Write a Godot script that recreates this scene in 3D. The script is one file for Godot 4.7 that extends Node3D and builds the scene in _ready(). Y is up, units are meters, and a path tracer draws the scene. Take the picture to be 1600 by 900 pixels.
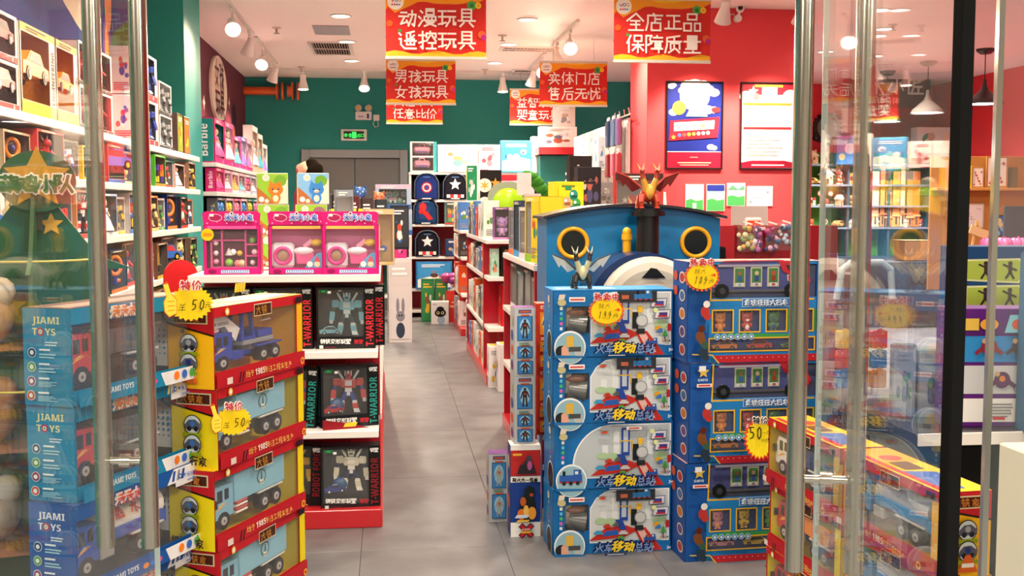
extends Node3D

# ---------------------------------------------------------------- glyphs: strokes of the Chinese characters on a 10 x 10 grid, each stroke a run of xy pairs, y down
const HAN := {
	"动": "1242 0454 341847 4658 53938978 717459", "漫": "1122 0415 0926 4080834340 4181 3494963634 5456 7476 478739 4799",
	"玩": "0141 0444 2128 0847 5191 4494 646649 84889897", "具": "2026 207076 2272 2474 0696 3719 6789",
	"遥": "0112 041417 173999 8041 4243 6163 8273 4484 3595 6467 46478786", "控": "0232 202918 0635 6061 43419193 6245 7295 5696 7679 4999",
	"男": "1080841410 1282 5054 068679 7968 454619", "孩": "013123 232918 0544 6071 4292 725484 8448 9559 7799", "女": "402679 736619 0393",
	"任": "2004 1319 8031 3494 6168 4898", "意": "4051 1181 3233 6263 0393 2474762624 2575 1709 37397978 5758 8798", "比": "111847 1444 60689896 9365",
	"价": "2004 1319 6034 6094 5549 7579", "天": "1181 0494 515419 5499", "猫": "3003 11342918 3407 4292 5053 8083 4494994944 4696 7479",
	"京": "4051 0292 2373752523 555948 3618 7698", "东": "1191 401484 535948 3618 6688", "实": "4051 13128283 3344 2435 0696 635619 6789",
	"体": "2004 1319 3292 6069 6337 6397 5777", "门": "1021 1219 31818978", "店": "4051 1191 111509 5255 5383 3585893935",
	"售": "2003 5061 2181 2373 2585 5155 2125 2676792926", "后": "8021 212509 2393 4585894945", "无": "1181 0494 514509 64689896",
	"忧": "2029 0305 3233 4393 606439 74789896 8091", "益": "2031 7061 0292 3315 6385 2676 2629 4649 5659 7679 0999", "智": "2012 1141 0343 212305 3445 6191946461 2676792926 2878",
	"婴": "1013 104043 2114 3344 6063 609093 7164 8394 443789 6519 0696", "童": "4051 1181 3233 6263 0393 2474772724 2575 5459 1888 0999",
	"全": "5004 5094 2474 2676 5459 1999", "正": "1181 5158 5484 2428 0898", "品": "2070732320 0545490905 6595996965", "保": "2004 1319 4080834340 3595 6369 6538 6598",
	"障": "0009 0030223415 6061 4191 3393 5484865654 5585 3797 7679", "质": "8011 111509 1393 5154 37348487 555729 6789", "量": "2070722220 2171 0393 2474762624 2575 5459 1777 0999",
	"特": "1003 0242 2029 0645 5292 7074 4494 4696 858978 5768", "热": "0131 202615 0433 4272769695 605436 4465 1709 3739 5769 8799", "卖": "2171 5053 039385 3445 2536 0797 645719 6789",
	"中": "1282861612 5059", "元": "2171 0494 343609 64689896", "羊": "2031 7061 1282 1585 0898 5259", "洒": "1122 0415 0926 3191 3393993933 515547 717696 3898",
	"水": "505948 134308 8255 5498", "车": "1282 402585 5459 0797", "萌": "0191 3032 6062 0444480804 0646 63939988 636759 6595 6797",
	"鸡": "024208 1448 7061 51919484 5156969988 6273 4878", "小": "505948 2307 7397", "队": "0009 0030223415 706439 6499", "匠": "0191 0109 0999 7233 323528 3585 6568",
	"木": "0393 5059 5309 5399", "火": "505409 5499 1325 8264", "移": "4011 0343 2129 2407 2446 7052 719154 7456 759549", "总": "2031 7061 2272752522 1709 37397978 5758 8798",
	"站": "2022 0242 1416 3436 0847 7075 7393 5595995955", "幸": "2171 5053 0393 2435 7465 1676 0898 5459", "运": "0112 041417 173999 4181 3494 644777 7698",
	"汪": "1122 0415 0926 4191 4595 7179 3999", "大": "0393 505309 5399", "巴": "11818515 11199997 4145", "专": "2171 0393 50358558 3769",
	"注": "1122 0415 0926 6071 4292 4595 3999 7279", "工": "1181 5158 0898", "程": "4011 0343 2129 2407 2446 5090935350 5595 5797 7579 4999",
	"生": "2004 1282 1585 5059 0999", "产": "4051 1282 3344 6354 1595 1509", "始": "201549 3309 0343 705494 8295 5696995956", "于": "1181 0494 515948",
	"钢": "2003 1242 0545 222947 5159 51919988 6287 8257", "铁": "2003 1242 0545 222947 6053 5292 4595 707549 7599", "变": "4051 0191 3134 6164 1324 8394 267619 2679",
	"形": "0151 0454 212509 4149 9062 9365 9759", "联": "0141 1118 3139 1333 1535 0847 6071 9081 5393 4696 737649 7699", "盟": "0040440400 0242 609094 606355 6292 2676 2629 4649 5659 7679 0999",
	"行": "3003 3306 2529 4191 4494 747968", "家": "4051 13128283 2474 5416 35575949 4618 8558 5699", "神": "1021 033306 2529 5292975752 5494 7079", "奇": "1181 5023 5083 0595 2656592926 868978",
	"怪": "2029 0305 3233 408045 4195 5797 7579 4999", "兽": "2031 7061 1282851512 1484 5255 0696 2777792927", "甲": "1181851511 1383 5159", "米": "1021 8071 0494 5059 4509 5599",
	"0": "50323759777250", "1": "425059", "5": "70303464766839", "8": "543250725437597754", "9": "735533507369",
	"安": "4051 13128283 534789 7519 0595", "出": "505909 1114 1484 8184 0609 0999 9699", "口": "1181881811", "一": "0595", "斯": "2026 4046 0151 2343 2444 0656 1708 4758 9071 7168 7393 8489",
}
const EN := 0.0004

# ---------------------------------------------------------------- geometry collector: solids, and flat print laid on a face in thin layers
class G:
	var v := PackedVector3Array()
	var n := PackedVector3Array()
	var c := PackedColorArray()
	var T := Transform3D()
	var z := 0.0
	static var memo := {}

	static func H(s) -> Color:
		if s is Color: return s
		if not memo.has(s): memo[s] = Color(s).srgb_to_linear()
		return memo[s]

	func on(t: Transform3D) -> G:
		T = t
		z = 0.0004
		return self

	func at(x, y, zz, yaw := 0.0) -> G:
		T = Transform3D(Basis(Vector3.UP, yaw), Vector3(x, y, zz))
		z = 0.0
		return self

	# the face of a box of size s that stands on the origin: x to the right and y up as one looks at it
	func face(which: String, s: Vector3, o := Vector3.ZERO) -> G:
		var w := s.x / 2; var d := s.z / 2
		match which:
			"front": on(Transform3D(Basis(), Vector3(-w, 0, d)))
			"back": on(Transform3D(Basis(Vector3.LEFT, Vector3.UP, Vector3(0, 0, -1)), Vector3(w, 0, -d)))
			"left": on(Transform3D(Basis(Vector3(0, 0, 1), Vector3.UP, Vector3.LEFT), Vector3(-w, 0, -d)))
			"right": on(Transform3D(Basis(Vector3(0, 0, -1), Vector3.UP, Vector3.RIGHT), Vector3(w, 0, d)))
			"top": on(Transform3D(Basis(Vector3.RIGHT, Vector3(0, 0, -1), Vector3.UP), Vector3(-w, s.y, d)))
		T.origin += o
		return self

	func tri(a: Vector3, b: Vector3, d: Vector3, na: Vector3, nb: Vector3, nd: Vector3, k: Color) -> void:
		v.append(T * a); v.append(T * d); v.append(T * b)
		n.append((T.basis * na).normalized()); n.append((T.basis * nd).normalized()); n.append((T.basis * nb).normalized())
		c.append(k); c.append(k); c.append(k)

	func poly3(p: Array, ce: Vector3, k: Color) -> void:
		var q := p.duplicate()
		var m: Vector3 = (q[1] - q[0]).cross(q[2] - q[0]).normalized()
		var mid := Vector3.ZERO
		for a in q: mid += a
		mid /= q.size()
		if m.dot(mid - ce) < 0.0:
			q.reverse(); m = -m
		for i in range(1, q.size() - 1): tri(q[0], q[i], q[i + 1], m, m, m, k)

	func box(ce: Vector3, s: Vector3, col, b := 0.0) -> G:
		var k := H(col)
		var h := s / 2.0
		for a in 3:
			var a1 := (a + 1) % 3; var a2 := (a + 2) % 3
			for sg in [-1.0, 1.0]:
				var q := []
				for e in [[-1, -1], [1, -1], [1, 1], [-1, 1]]:
					var p := Vector3.ZERO
					p[a] = sg * h[a]; p[a1] = e[0] * (h[a1] - b); p[a2] = e[1] * (h[a2] - b)
					q.append(ce + p)
				poly3(q, ce, k)
				if b > 0.0:
					for s1 in [-1.0, 1.0]:
						var q2 := []
						for e in [[0, -1], [0, 1], [1, 1], [1, -1]]:
							var p := Vector3.ZERO
							p[a] = sg * (h[a] - b * e[0]); p[a1] = s1 * (h[a1] - b * (1 - e[0])); p[a2] = e[1] * (h[a2] - b)
							q2.append(ce + p)
						poly3(q2, ce, k)
		if b > 0.0:
			for i in 8:
				var sx := Vector3(1 if i & 1 else -1, 1 if i & 2 else -1, 1 if i & 4 else -1)
				var q := []
				for a in 3:
					var p := Vector3.ZERO
					for j in 3: p[j] = sx[j] * (h[j] - (0.0 if j == a else b))
					q.append(ce + p)
				poly3(q, ce, k)
		return self

	func hexa(p: Array, col) -> G: # eight corners: bottom four, then top four, in the same order
		var ce := Vector3.ZERO
		for a in p: ce += a / 8.0
		var k := H(col)
		for f in [[0, 1, 2, 3], [4, 5, 6, 7], [0, 1, 5, 4], [1, 2, 6, 5], [2, 3, 7, 6], [3, 0, 4, 7]]: poly3([p[f[0]], p[f[1]], p[f[2]], p[f[3]]], ce, k)
		return self

	func bar(p: Vector3, q: Vector3, w: float, d: float, col) -> G: # a straight bar of rectangular section
		var y := (q - p).normalized()
		var x := y.cross(Vector3.BACK if absf(y.z) < 0.9 else Vector3.RIGHT).normalized() * w / 2
		var zz := x.cross(y).normalized() * d / 2
		return hexa([p - x - zz, p + x - zz, p + x + zz, p - x + zz, q - x - zz, q + x - zz, q + x + zz, q - x + zz], col)

	func cyl(p: Vector3, q: Vector3, r1: float, r2: float, col, seg := 12, caps := true) -> G:
		var k := H(col)
		var y := (q - p).normalized()
		var x := y.cross(Vector3.BACK if absf(y.z) < 0.9 else Vector3.RIGHT).normalized()
		var w := y.cross(x)
		for i in seg:
			var a := TAU * i / seg; var b := TAU * (i + 1) / seg
			var da := x * cos(a) + w * sin(a); var db := x * cos(b) + w * sin(b)
			tri(p + da * r1, p + db * r1, q + db * r2, da, db, db, k)
			tri(p + da * r1, q + db * r2, q + da * r2, da, db, da, k)
			if caps:
				tri(p, p + db * r1, p + da * r1, -y, -y, -y, k)
				tri(q, q + da * r2, q + db * r2, y, y, y, k)
		return self

	func ell(ce: Vector3, r: Vector3, col, su := 12, sv := 7, low := -1.0, high := 1.0) -> G:
		var k := H(col)
		for j in sv:
			var t1: float = lerpf(low, high, float(j) / sv) * PI / 2; var t2: float = lerpf(low, high, float(j + 1) / sv) * PI / 2
			for i in su:
				var a := TAU * i / su; var b := TAU * (i + 1) / su
				var p := []
				for e in [[a, t1], [b, t1], [b, t2], [a, t2]]: p.append(Vector3(cos(e[0]) * cos(e[1]), sin(e[1]), -sin(e[0]) * cos(e[1])))
				var m := []
				for d in p: m.append((d / r).normalized())
				tri(ce + p[0] * r, ce + p[1] * r, ce + p[2] * r, m[0], m[1], m[2], k)
				tri(ce + p[0] * r, ce + p[2] * r, ce + p[3] * r, m[0], m[2], m[3], k)
		return self

	func lathe(pr: Array, col, seg := 20, cols := []) -> G: # profile of Vector2(radius, height)
		for j in pr.size() - 1:
			var k: Color = H(cols[j]) if cols else H(col)
			var e: Vector2 = pr[j + 1] - pr[j]
			var m := Vector2(e.y, -e.x).normalized()
			for i in seg:
				var a := TAU * i / seg; var b := TAU * (i + 1) / seg
				var p := []; var q := []
				for t in [[a, 0], [b, 0], [b, 1], [a, 1]]:
					var u: Vector2 = pr[j + t[1]]
					p.append(Vector3(cos(t[0]) * u.x, u.y, -sin(t[0]) * u.x))
					q.append(Vector3(cos(t[0]) * m.x, m.y, -sin(t[0]) * m.x))
				tri(p[0], p[1], p[2], q[0], q[1], q[2], k)
				tri(p[0], p[2], p[3], q[0], q[2], q[3], k)
		return self

	func tube(p: Array, r: float, col, seg := 8) -> G:
		for i in p.size() - 1:
			cyl(p[i], p[i + 1], r, r, col, seg, i == 0 or i == p.size() - 2)
			if i > 0: ell(p[i], Vector3(r, r, r), col, seg, 5)
		return self

	func torus(ce: Vector3, r: float, w: float, col, seg := 24, s2 := 8) -> G: # ring about the z axis
		var k := H(col)
		for i in seg:
			for j in s2:
				var p := []; var m := []
				for e in [[i, j], [i + 1, j], [i + 1, j + 1], [i, j + 1]]:
					var a: float = TAU * e[0] / seg; var b: float = TAU * e[1] / s2
					var d := Vector3(cos(a) * cos(b), sin(a) * cos(b), sin(b))
					m.append(d); p.append(ce + Vector3(cos(a), sin(a), 0) * r + d * w)
				tri(p[0], p[1], p[2], m[0], m[1], m[2], k)
				tri(p[0], p[2], p[3], m[0], m[2], m[3], k)
		return self

	func prism(pts: PackedVector2Array, z0: float, z1: float, col, side = null) -> G:
		var k := H(col); var ks := H(side if side != null else col)
		var ix := Geometry2D.triangulate_polygon(pts)
		var cw := Geometry2D.is_polygon_clockwise(pts)
		for i in range(0, ix.size(), 3):
			var a := pts[ix[i]]; var b := pts[ix[i + 1]]; var d := pts[ix[i + 2]]
			if (b - a).cross(d - a) < 0: var t := b; b = d; d = t
			tri(Vector3(a.x, a.y, z1), Vector3(b.x, b.y, z1), Vector3(d.x, d.y, z1), Vector3.BACK, Vector3.BACK, Vector3.BACK, k)
			tri(Vector3(a.x, a.y, z0), Vector3(d.x, d.y, z0), Vector3(b.x, b.y, z0), Vector3.FORWARD, Vector3.FORWARD, Vector3.FORWARD, k)
		var area := 0.0
		for i in pts.size(): area += pts[i].cross(pts[(i + 1) % pts.size()])
		for i in pts.size():
			var a := pts[i]; var b := pts[(i + 1) % pts.size()]
			if area < 0: var t := a; a = b; b = t
			var m := Vector3(b.y - a.y, a.x - b.x, 0).normalized()
			tri(Vector3(a.x, a.y, z0), Vector3(b.x, b.y, z0), Vector3(b.x, b.y, z1), m, m, m, ks)
			tri(Vector3(a.x, a.y, z0), Vector3(b.x, b.y, z1), Vector3(a.x, a.y, z1), m, m, m, ks)
		return self

	# ------------------------------------------------ flat print
	func f3(a: Vector2, b: Vector2, d: Vector2, k: Color) -> void:
		if (b - a).cross(d - a) < 0: var t := b; b = d; d = t
		tri(Vector3(a.x, a.y, z), Vector3(b.x, b.y, z), Vector3(d.x, d.y, z), Vector3.BACK, Vector3.BACK, Vector3.BACK, k)

	func rect(x, y, w, h, col) -> G:
		z += EN
		var k := H(col)
		f3(Vector2(x, y), Vector2(x + w, y), Vector2(x + w, y + h), k)
		f3(Vector2(x, y), Vector2(x + w, y + h), Vector2(x, y + h), k)
		return self

	func para(x, y, w, h, sk, col) -> G: # a slanted bar
		return poly([x, y, x + w, y, x + w + sk, y + h, x + sk, y + h], col)

	func poly(a: Array, col) -> G:
		z += EN
		var k := H(col)
		var p := PackedVector2Array()
		for i in range(0, a.size(), 2): p.append(Vector2(a[i], a[i + 1]))
		var ix := Geometry2D.triangulate_polygon(p)
		for i in range(0, ix.size(), 3): f3(p[ix[i]], p[ix[i + 1]], p[ix[i + 2]], k)
		return self

	func disc(x, y, r, col, ry := 0.0, seg := 20, a0 := 0.0, a1 := TAU) -> G:
		z += EN
		var k := H(col)
		if ry <= 0.0: ry = r
		for i in seg:
			var a := lerpf(a0, a1, float(i) / seg); var b := lerpf(a0, a1, float(i + 1) / seg)
			f3(Vector2(x, y), Vector2(x + cos(a) * r, y + sin(a) * ry), Vector2(x + cos(b) * r, y + sin(b) * ry), k)
		return self

	func star(x, y, r, col, q := 0.45, m := 5, rot := 0.0, ry := 0.0) -> G:
		z += EN
		var k := H(col)
		var s: float = ry / r if ry > 0.0 else 1.0
		for i in m * 2:
			var a: float = PI / 2 + rot + PI * i / m; var b: float = PI / 2 + rot + PI * (i + 1) / m
			var ra: float = r if i % 2 == 0 else r * q; var rb: float = r * q if i % 2 == 0 else r
			f3(Vector2(x, y), Vector2(x + cos(a) * ra, y + sin(a) * ra * s), Vector2(x + cos(b) * rb, y + sin(b) * rb * s), k)
		return self

	func line(p: Array, w: float, col, round_ends := true) -> G:
		var k := H(col)
		z += EN
		for i in p.size() - 1:
			var a: Vector2 = p[i]; var b: Vector2 = p[i + 1]
			var d := (b - a).normalized() * w / 2
			var m := Vector2(-d.y, d.x)
			if round_ends: a -= d * 0.8; b += d * 0.8
			f3(a + m, b + m, b - m, k)
			f3(a + m, b - m, a - m, k)
			z += EN * 0.02
		return self

	func han(s: String, x: float, y: float, size: float, w: float, col, step := 1.12, sk := 0.0, up := 0.0, hz := 1.0) -> G: # lower left corner of the first one
		for i in s.length():
			if HAN.has(s[i]):
				for st in HAN[s[i]].split(" ", false):
					var p := []
					for j in range(0, st.length(), 2):
						var u := float(st[j].to_int()) / 9.0; var t := 1.0 - float(st[j + 1].to_int()) / 9.0
						p.append(Vector2(x + i * size * step * hz + (u * 0.94 + 0.03) * size * hz + t * sk * size, y + i * up * size + (t * 0.94 + 0.03) * size))
					line(p, w * size, col)
		return self

	func hanv(s: String, x: float, y: float, size: float, w: float, col, step := 1.1) -> G:
		for i in s.length(): han(s[i], x, y - i * size * step, size, w, col)
		return self

	static var glyph := {}
	func lat(s: String, x: float, y: float, size: float, col, squeeze := 1.0, vertical := false, sk := 0.0, center := false, serif := false) -> float: # size is the height of a capital; returns the length
		z += EN
		var k := H(col)
		var key := s + ("#" if serif else "")
		if not glyph.has(key):
			var tm := TextMesh.new()
			var f := SystemFont.new()
			f.font_names = PackedStringArray(["Droid Serif" if serif else "Droid Sans"])
			f.font_weight = 700
			tm.font = f; tm.font_size = 32; tm.pixel_size = 1.0 / 22.8; tm.depth = 0.0; tm.curve_step = 2.0; tm.text = s
			tm.horizontal_alignment = HORIZONTAL_ALIGNMENT_LEFT; tm.vertical_alignment = VERTICAL_ALIGNMENT_BOTTOM
			var ar := tm.get_mesh_arrays()
			var pts := PackedVector2Array()
			if ar.size() and ar[Mesh.ARRAY_VERTEX] != null:
				var vs: PackedVector3Array = ar[Mesh.ARRAY_VERTEX]
				var ids = ar[Mesh.ARRAY_INDEX]
				var ns: PackedVector3Array = ar[Mesh.ARRAY_NORMAL]
				var count: int = ids.size() if ids != null and ids.size() else vs.size()
				for i in range(0, count, 3):
					var tr := []
					for j in 3:
						var q: int = ids[i + j] if ids != null and ids.size() else i + j
						if ns[q].z > 0.5: tr.append(Vector2(vs[q].x, vs[q].y))
					if tr.size() == 3: pts.append_array(PackedVector2Array(tr))
			var lo := Vector2(1e9, 1e9)
			for p in pts: lo = Vector2(minf(lo.x, p.x), minf(lo.y, p.y))
			var hi := -1e9
			for i in pts.size():
				pts[i].x -= lo.x
				hi = maxf(hi, pts[i].x)
			var down := s != s.to_upper() and (s.contains("g") or s.contains("y") or s.contains("p"))
			for i in pts.size(): pts[i].y -= lo.y + (0.0 if not down else 0.28)
			glyph[key] = [pts, hi]
		var pt: PackedVector2Array = glyph[key][0]
		var length: float = glyph[key][1] * size * squeeze
		var off := -length / 2 if center else 0.0
		for i in range(0, pt.size(), 3):
			var r := []
			for j in 3:
				var p := pt[i + j] * size
				var e := Vector2(p.x * squeeze + p.y * sk + off, p.y)
				r.append(Vector2(x - e.y, y + e.x) if vertical else Vector2(x + e.x, y + e.y))
			f3(r[0], r[1], r[2], k)
		return length

	func mesh() -> ArrayMesh:
		var m := ArrayMesh.new()
		var a := []
		a.resize(Mesh.ARRAY_MAX)
		a[Mesh.ARRAY_VERTEX] = v; a[Mesh.ARRAY_NORMAL] = n; a[Mesh.ARRAY_COLOR] = c
		m.add_surface_from_arrays(Mesh.PRIMITIVE_TRIANGLES, a)
		return m

# ---------------------------------------------------------------- naming and placing
var M := {}
var taken := {}
var rng := RandomNumberGenerator.new()

func numbered(s: String) -> String:
	taken[s] = taken.get(s, -1) + 1
	return s if taken[s] == 0 else "%s_%03d" % [s, taken[s]]

func tag(o: Node, label: String, category: String, group := "") -> Node:
	o.set_meta("label", label); o.set_meta("category", category)
	if group: o.set_meta("group", group)
	return o

func thing(called: String, label: String, category: String, p := Vector3.ZERO, yaw := 0.0, group := "") -> Node3D:
	var o := Node3D.new()
	o.name = numbered(called)
	add_child(o)
	o.position = p; o.rotation_degrees.y = yaw
	tag(o, label, category, group)
	return o

func put(m, called: String, mat: String, parent: Node = null, kind := "") -> MeshInstance3D:
	var o := MeshInstance3D.new()
	o.mesh = m.mesh() if m is G else m
	o.material_override = M[mat]
	o.name = called if parent else numbered(called)
	(parent if parent else self).add_child(o, true)
	if kind: o.set_meta("kind", kind)
	return o

func struct(m, called: String, mat: String) -> MeshInstance3D:
	return put(m, called, mat, null, "structure")

func again(o: Node3D, label: String, p: Vector3, yaw: float) -> Node3D: # a copy with its parts, under the next number and a label of its own
	var base := o.name.rstrip("0123456789").trim_suffix("_")
	var r: Node3D = o.duplicate()
	r.name = numbered(base)
	add_child(r)
	r.position = p; r.rotation_degrees.y = yaw
	r.set_meta("label", label)
	return r

func V(x, y, z) -> Vector3: return Vector3(x, y, z)

# the world point that stands at a given distance into the shop along a line of sight, used to turn sight lines into places
func at(px: float, py: float, d: float) -> Vector3:
	var b := Basis.from_euler(Vector3(deg_to_rad(-4.306), deg_to_rad(-6.525), 0))
	var r := b * Vector3((px - 800) / 1700.0, (450 - py) / 1700.0, -1)
	return Vector3(0, 1.55, 0) + r * (d / -r.z)

func mat(called: String, rough: float, metal := 0.0, col := Color.WHITE, vc := true) -> StandardMaterial3D:
	var m := StandardMaterial3D.new()
	m.resource_name = called
	m.albedo_color = col; m.roughness = rough; m.metallic = metal
	m.vertex_color_use_as_albedo = vc
	M[called] = m
	return m

func clear(called: String, alpha: float, rough: float, col := Color.WHITE) -> void:
	var m := mat(called, rough, 0.0, Color(col, alpha), false)
	m.transparency = BaseMaterial3D.TRANSPARENCY_ALPHA

func glow(called: String, col: Color, e: float) -> void:
	var m := mat(called, 0.5, 0.0, col, false)
	m.emission_enabled = true; m.emission = col; m.emission_energy_multiplier = e

func grain(called: String, c1: Color, c2: Color, rough: float, freq: float, scale: float, bump := 0.0) -> void:
	var m := mat(called, rough, 0.0, Color.WHITE, false)
	var f := FastNoiseLite.new()
	f.seed = called.hash() % 1000; f.frequency = freq; f.fractal_octaves = 5
	var g := Gradient.new()
	g.colors = PackedColorArray([c1, c2]); g.offsets = PackedFloat32Array([0.2, 0.8])
	var t := NoiseTexture2D.new()
	t.width = 512; t.height = 512; t.seamless = true; t.noise = f; t.color_ramp = g
	m.albedo_texture = t
	m.uv1_triplanar = true; m.uv1_world_triplanar = true; m.uv1_scale = Vector3.ONE * scale
	if bump > 0.0:
		m.heightmap_enabled = true; m.heightmap_texture = t; m.heightmap_scale = bump

# ---------------------------------------------------------------- the room
func lamp_light(parent: Node3D, p: Vector3, e: float, col: Color, aim = null, angle := 60.0, size := 0.05) -> void:
	var l: Light3D
	if aim == null:
		l = OmniLight3D.new()
		l.omni_range = 20.0; l.omni_attenuation = 2.0
	else:
		l = SpotLight3D.new()
		l.spot_range = 20.0; l.spot_attenuation = 2.0; l.spot_angle = angle; l.spot_angle_attenuation = 0.6
	l.name = "lamp_light"
	parent.add_child(l, true)
	l.position = p
	if aim != null:
		var g := parent.global_transform * p
		l.look_at_from_position(g, aim, Vector3.UP if absf((aim - g).normalized().y) < 0.98 else Vector3.FORWARD)
	l.light_color = col; l.light_energy = e; l.light_size = size; l.shadow_enabled = true

const CEIL := 3.43
const BACK := -16.4

func room() -> void:
	struct(G.new().box(V(2.5, -0.112, -4.5), V(25, 0.2, 25), "8a8a8a"), "floor", "concrete")
	var fl := get_node("floor")
	var shapes := []
	for k in 3:
		var g := G.new().box(V(0, 0.006, 0), V(0.6485, 0.012, 1.2985), ["ffffff", "f4f4f6", "fbf9f8"][k], 0.0015)
		shapes.append(g.mesh())
	for ix in 13:
		for iz in 12:
			var o := put(shapes[rng.randi() % 3], "floor_tile", "concrete", fl)
			o.position = V(-1.755 + ix * 0.65, -0.012, -1.6 - iz * 1.3)
	struct(G.new().box(V(2.5, CEIL + 0.1, -4.5), V(25, 0.2, 25), "f3e6e0"), "ceiling", "paint")
	# walls
	struct(G.new().box(V(3.2, 1.7, BACK - 0.1), V(11, 3.5, 0.2), "16857f"), "wall_back", "paint")
	struct(G.new().box(V(-2.15, 1.7, -5.6), V(0.2, 3.5, 7.2), "177a74"), "wall_left", "paint")
	struct(G.new().box(V(-2.15, 1.7, -12.8), V(0.2, 3.5, 7.2), "5c1730"), "wall_left_rear", "paint")
	struct(G.new().box(V(8.6, 1.7, -8.0), V(0.2, 3.5, 17), "e0353f"), "wall_right", "paint")
	struct(G.new().box(V(6.1, 1.7, -16.36), V(4.8, 3.5, 0.08), "d83a46"), "wall_back_red", "paint")
	struct(G.new().box(V(-1.87, 1.715, -9.9), V(0.38, 3.43, 0.8), "24908a", 0.004), "trim_column", "paint")
	struct(G.new().box(V(3.2, 1.715, -10.6), V(1.47, 3.43, 0.72), "e4404a", 0.004), "wall_pillar", "paint")
	struct(G.new().box(V(2.28, 1.12, -15.0), V(0.4, 2.24, 0.4), "1b736e", 0.004), "trim_pier", "paint")
	# the mall side: walls behind the camera
	struct(G.new().box(V(2.5, 1.7, 7.9), V(25, 3.5, 0.2), "d8d2c4"), "wall_mall", "paint")
	struct(G.new().box(V(-9.9, 1.7, 3), V(0.2, 3.5, 10), "cfc8bc"), "wall_mall_left", "paint")
	struct(G.new().box(V(14.9, 1.7, 3), V(0.2, 3.5, 10), "cfc8bc"), "wall_mall_right", "paint")
	struct(G.new().box(V(-6.1, 1.7, -2.1), V(7.8, 3.5, 0.2), "b9b4aa"), "wall_front_left", "paint")
	struct(G.new().box(V(11.6, 1.7, 0.6), V(6.0, 3.5, 0.2), "b9b4aa"), "wall_front_right", "paint")
	# mural panels
	var mu := thing("wall_mural", "blue and green cartoon mural high on the left wall above the shelving", "mural", V(-2.05, 1.95, -6.6), 90)
	var g := G.new().box(V(0, 0.72, 0.012), V(5.1, 1.44, 0.024), "2b4a8c")
	g.on(Transform3D(Basis(), V(-2.55, 0, 0.024)))
	g.poly([1.9, 0.4, 2.15, 0.2, 2.5, 0.35, 2.8, 0.8, 2.6, 1.44, 1.8, 1.44], "2d3f78").poly([2.9, 0, 3.2, 0.55, 4.1, 0.2, 4.1, 0], "3d7a3c").poly([3.6, 0, 4.5, 0.9, 5.1, 1.1, 5.1, 0], "4a7c35").poly([2.85, 1.44, 2.95, 1.1, 3.2, 0.9, 3.5, 0.8, 3.75, 0.74, 3.8, 0.84, 4.1, 0.95, 3.92, 1.05, 3.95, 1.44], "d8cfbc")
	g.disc(4.3, 0.7, 0.12, "8a4d9c", 0.3).disc(4.35, 1.12, 0.1, "e79a6d", 0.24).disc(4.29, 0.74, 0.06, "e9a05a", 0.18).disc(2.3, 0.3, 0.09, "6f8c4a", 0.32).poly([0, 0, 0.5, 0.5, 1.3, 0.1, 1.6, 0], "3f7d3a")
	put(g, "mural_print", "matte", mu)
	# maroon wall sign
	var sg := thing("girls_toys_sign", "cream oval wall sign lettered in Chinese on the maroon rear part of the left wall", "sign", V(-2.05, 2.97, -13.75), 90)
	g = G.new()
	var pts := PackedVector2Array()
	for i in 40: pts.append(Vector2(cos(TAU * i / 40) * 0.62, sin(TAU * i / 40) * 0.4))
	g.prism(pts, 0, 0.03, "f1e6d6")
	put(g, "sign_board", "card", sg)
	g = G.new().on(Transform3D(Basis(), V(0, 0, 0.03)))
	g.han("女孩", -0.36, 0.02, 0.32, 0.12, "5c1730").han("玩具", -0.36, -0.33, 0.32, 0.12, "5c1730")
	put(g, "lettering", "card", sg)
	g = G.new().on(Transform3D(Basis(V(0, 0, -1), Vector3.UP, Vector3.RIGHT), V(-2.05, 0, 0)))
	for e in [[-12.75, 2.72, 0.09, "e9dccb"], [-14.3, 2.96, 0.1, "e9dccb"], [-14.75, 2.9, 0.08, "d8c9b6"], [-14.5, 2.45, 0.06, "e9dccb"], [-12.6, 2.2, 0.1, "e8b7a0"], [-12.7, 2.4, 0.08, "d57aa0"], [-15.2, 2.5, 0.3, "2c1424"], [-15.15, 2.4, 0.16, "a8543c"], [-15.1, 2.05, 0.14, "6a4a90"]]:
		if e[2] > 0.12: g.disc(-e[0], e[1], e[2] * 0.8, e[3], e[2] * 1.5)
		else: g.star(-e[0], e[1], e[2], e[3], 0.5, 4)
	var ws := put(g, "wall_stickers", "card")
	tag(ws, "cartoon star and figure stickers scattered around the oval sign on the maroon wall", "wall sticker")
	# rear double door
	var dr := thing("door_1", "grey steel double door in a grey frame in the teal back wall", "door", V(-0.47, 0, BACK))
	dr.set_meta("kind", "structure")
	g = G.new()
	g.box(V(-0.72, 1.19, 0.04), V(0.12, 2.38, 0.1), "8b9093", 0.008).box(V(0.72, 1.19, 0.04), V(0.12, 2.38, 0.1), "8b9093", 0.008).box(V(0, 2.32, 0.04), V(1.318, 0.12, 0.098), "8b9093", 0.004)
	put(g, "door_frame", "paint", dr)
	for s in [-1, 1]:
		put(G.new().box(V(s * 0.331, 1.128, 0.03), V(0.652, 2.256, 0.04), "6d6c6b", 0.004), "door_leaf", "paint", dr)
	# orange decorative pipe on the back wall
	var op := thing("orange_pipe", "orange painted pipe with flanges on the teal back wall near the ceiling", "pipe", V(-2.05, 3.22, BACK + 0.1))
	put(G.new().cyl(V(0, 0, 0), V(0.5, 0, 0), 0.06, 0.06, "d8561f").cyl(V(0.62, 0, 0), V(0.7, 0, 0), 0.09, 0.06, "d8561f"), "pipe", "gloss", op)
	g = G.new()
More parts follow.
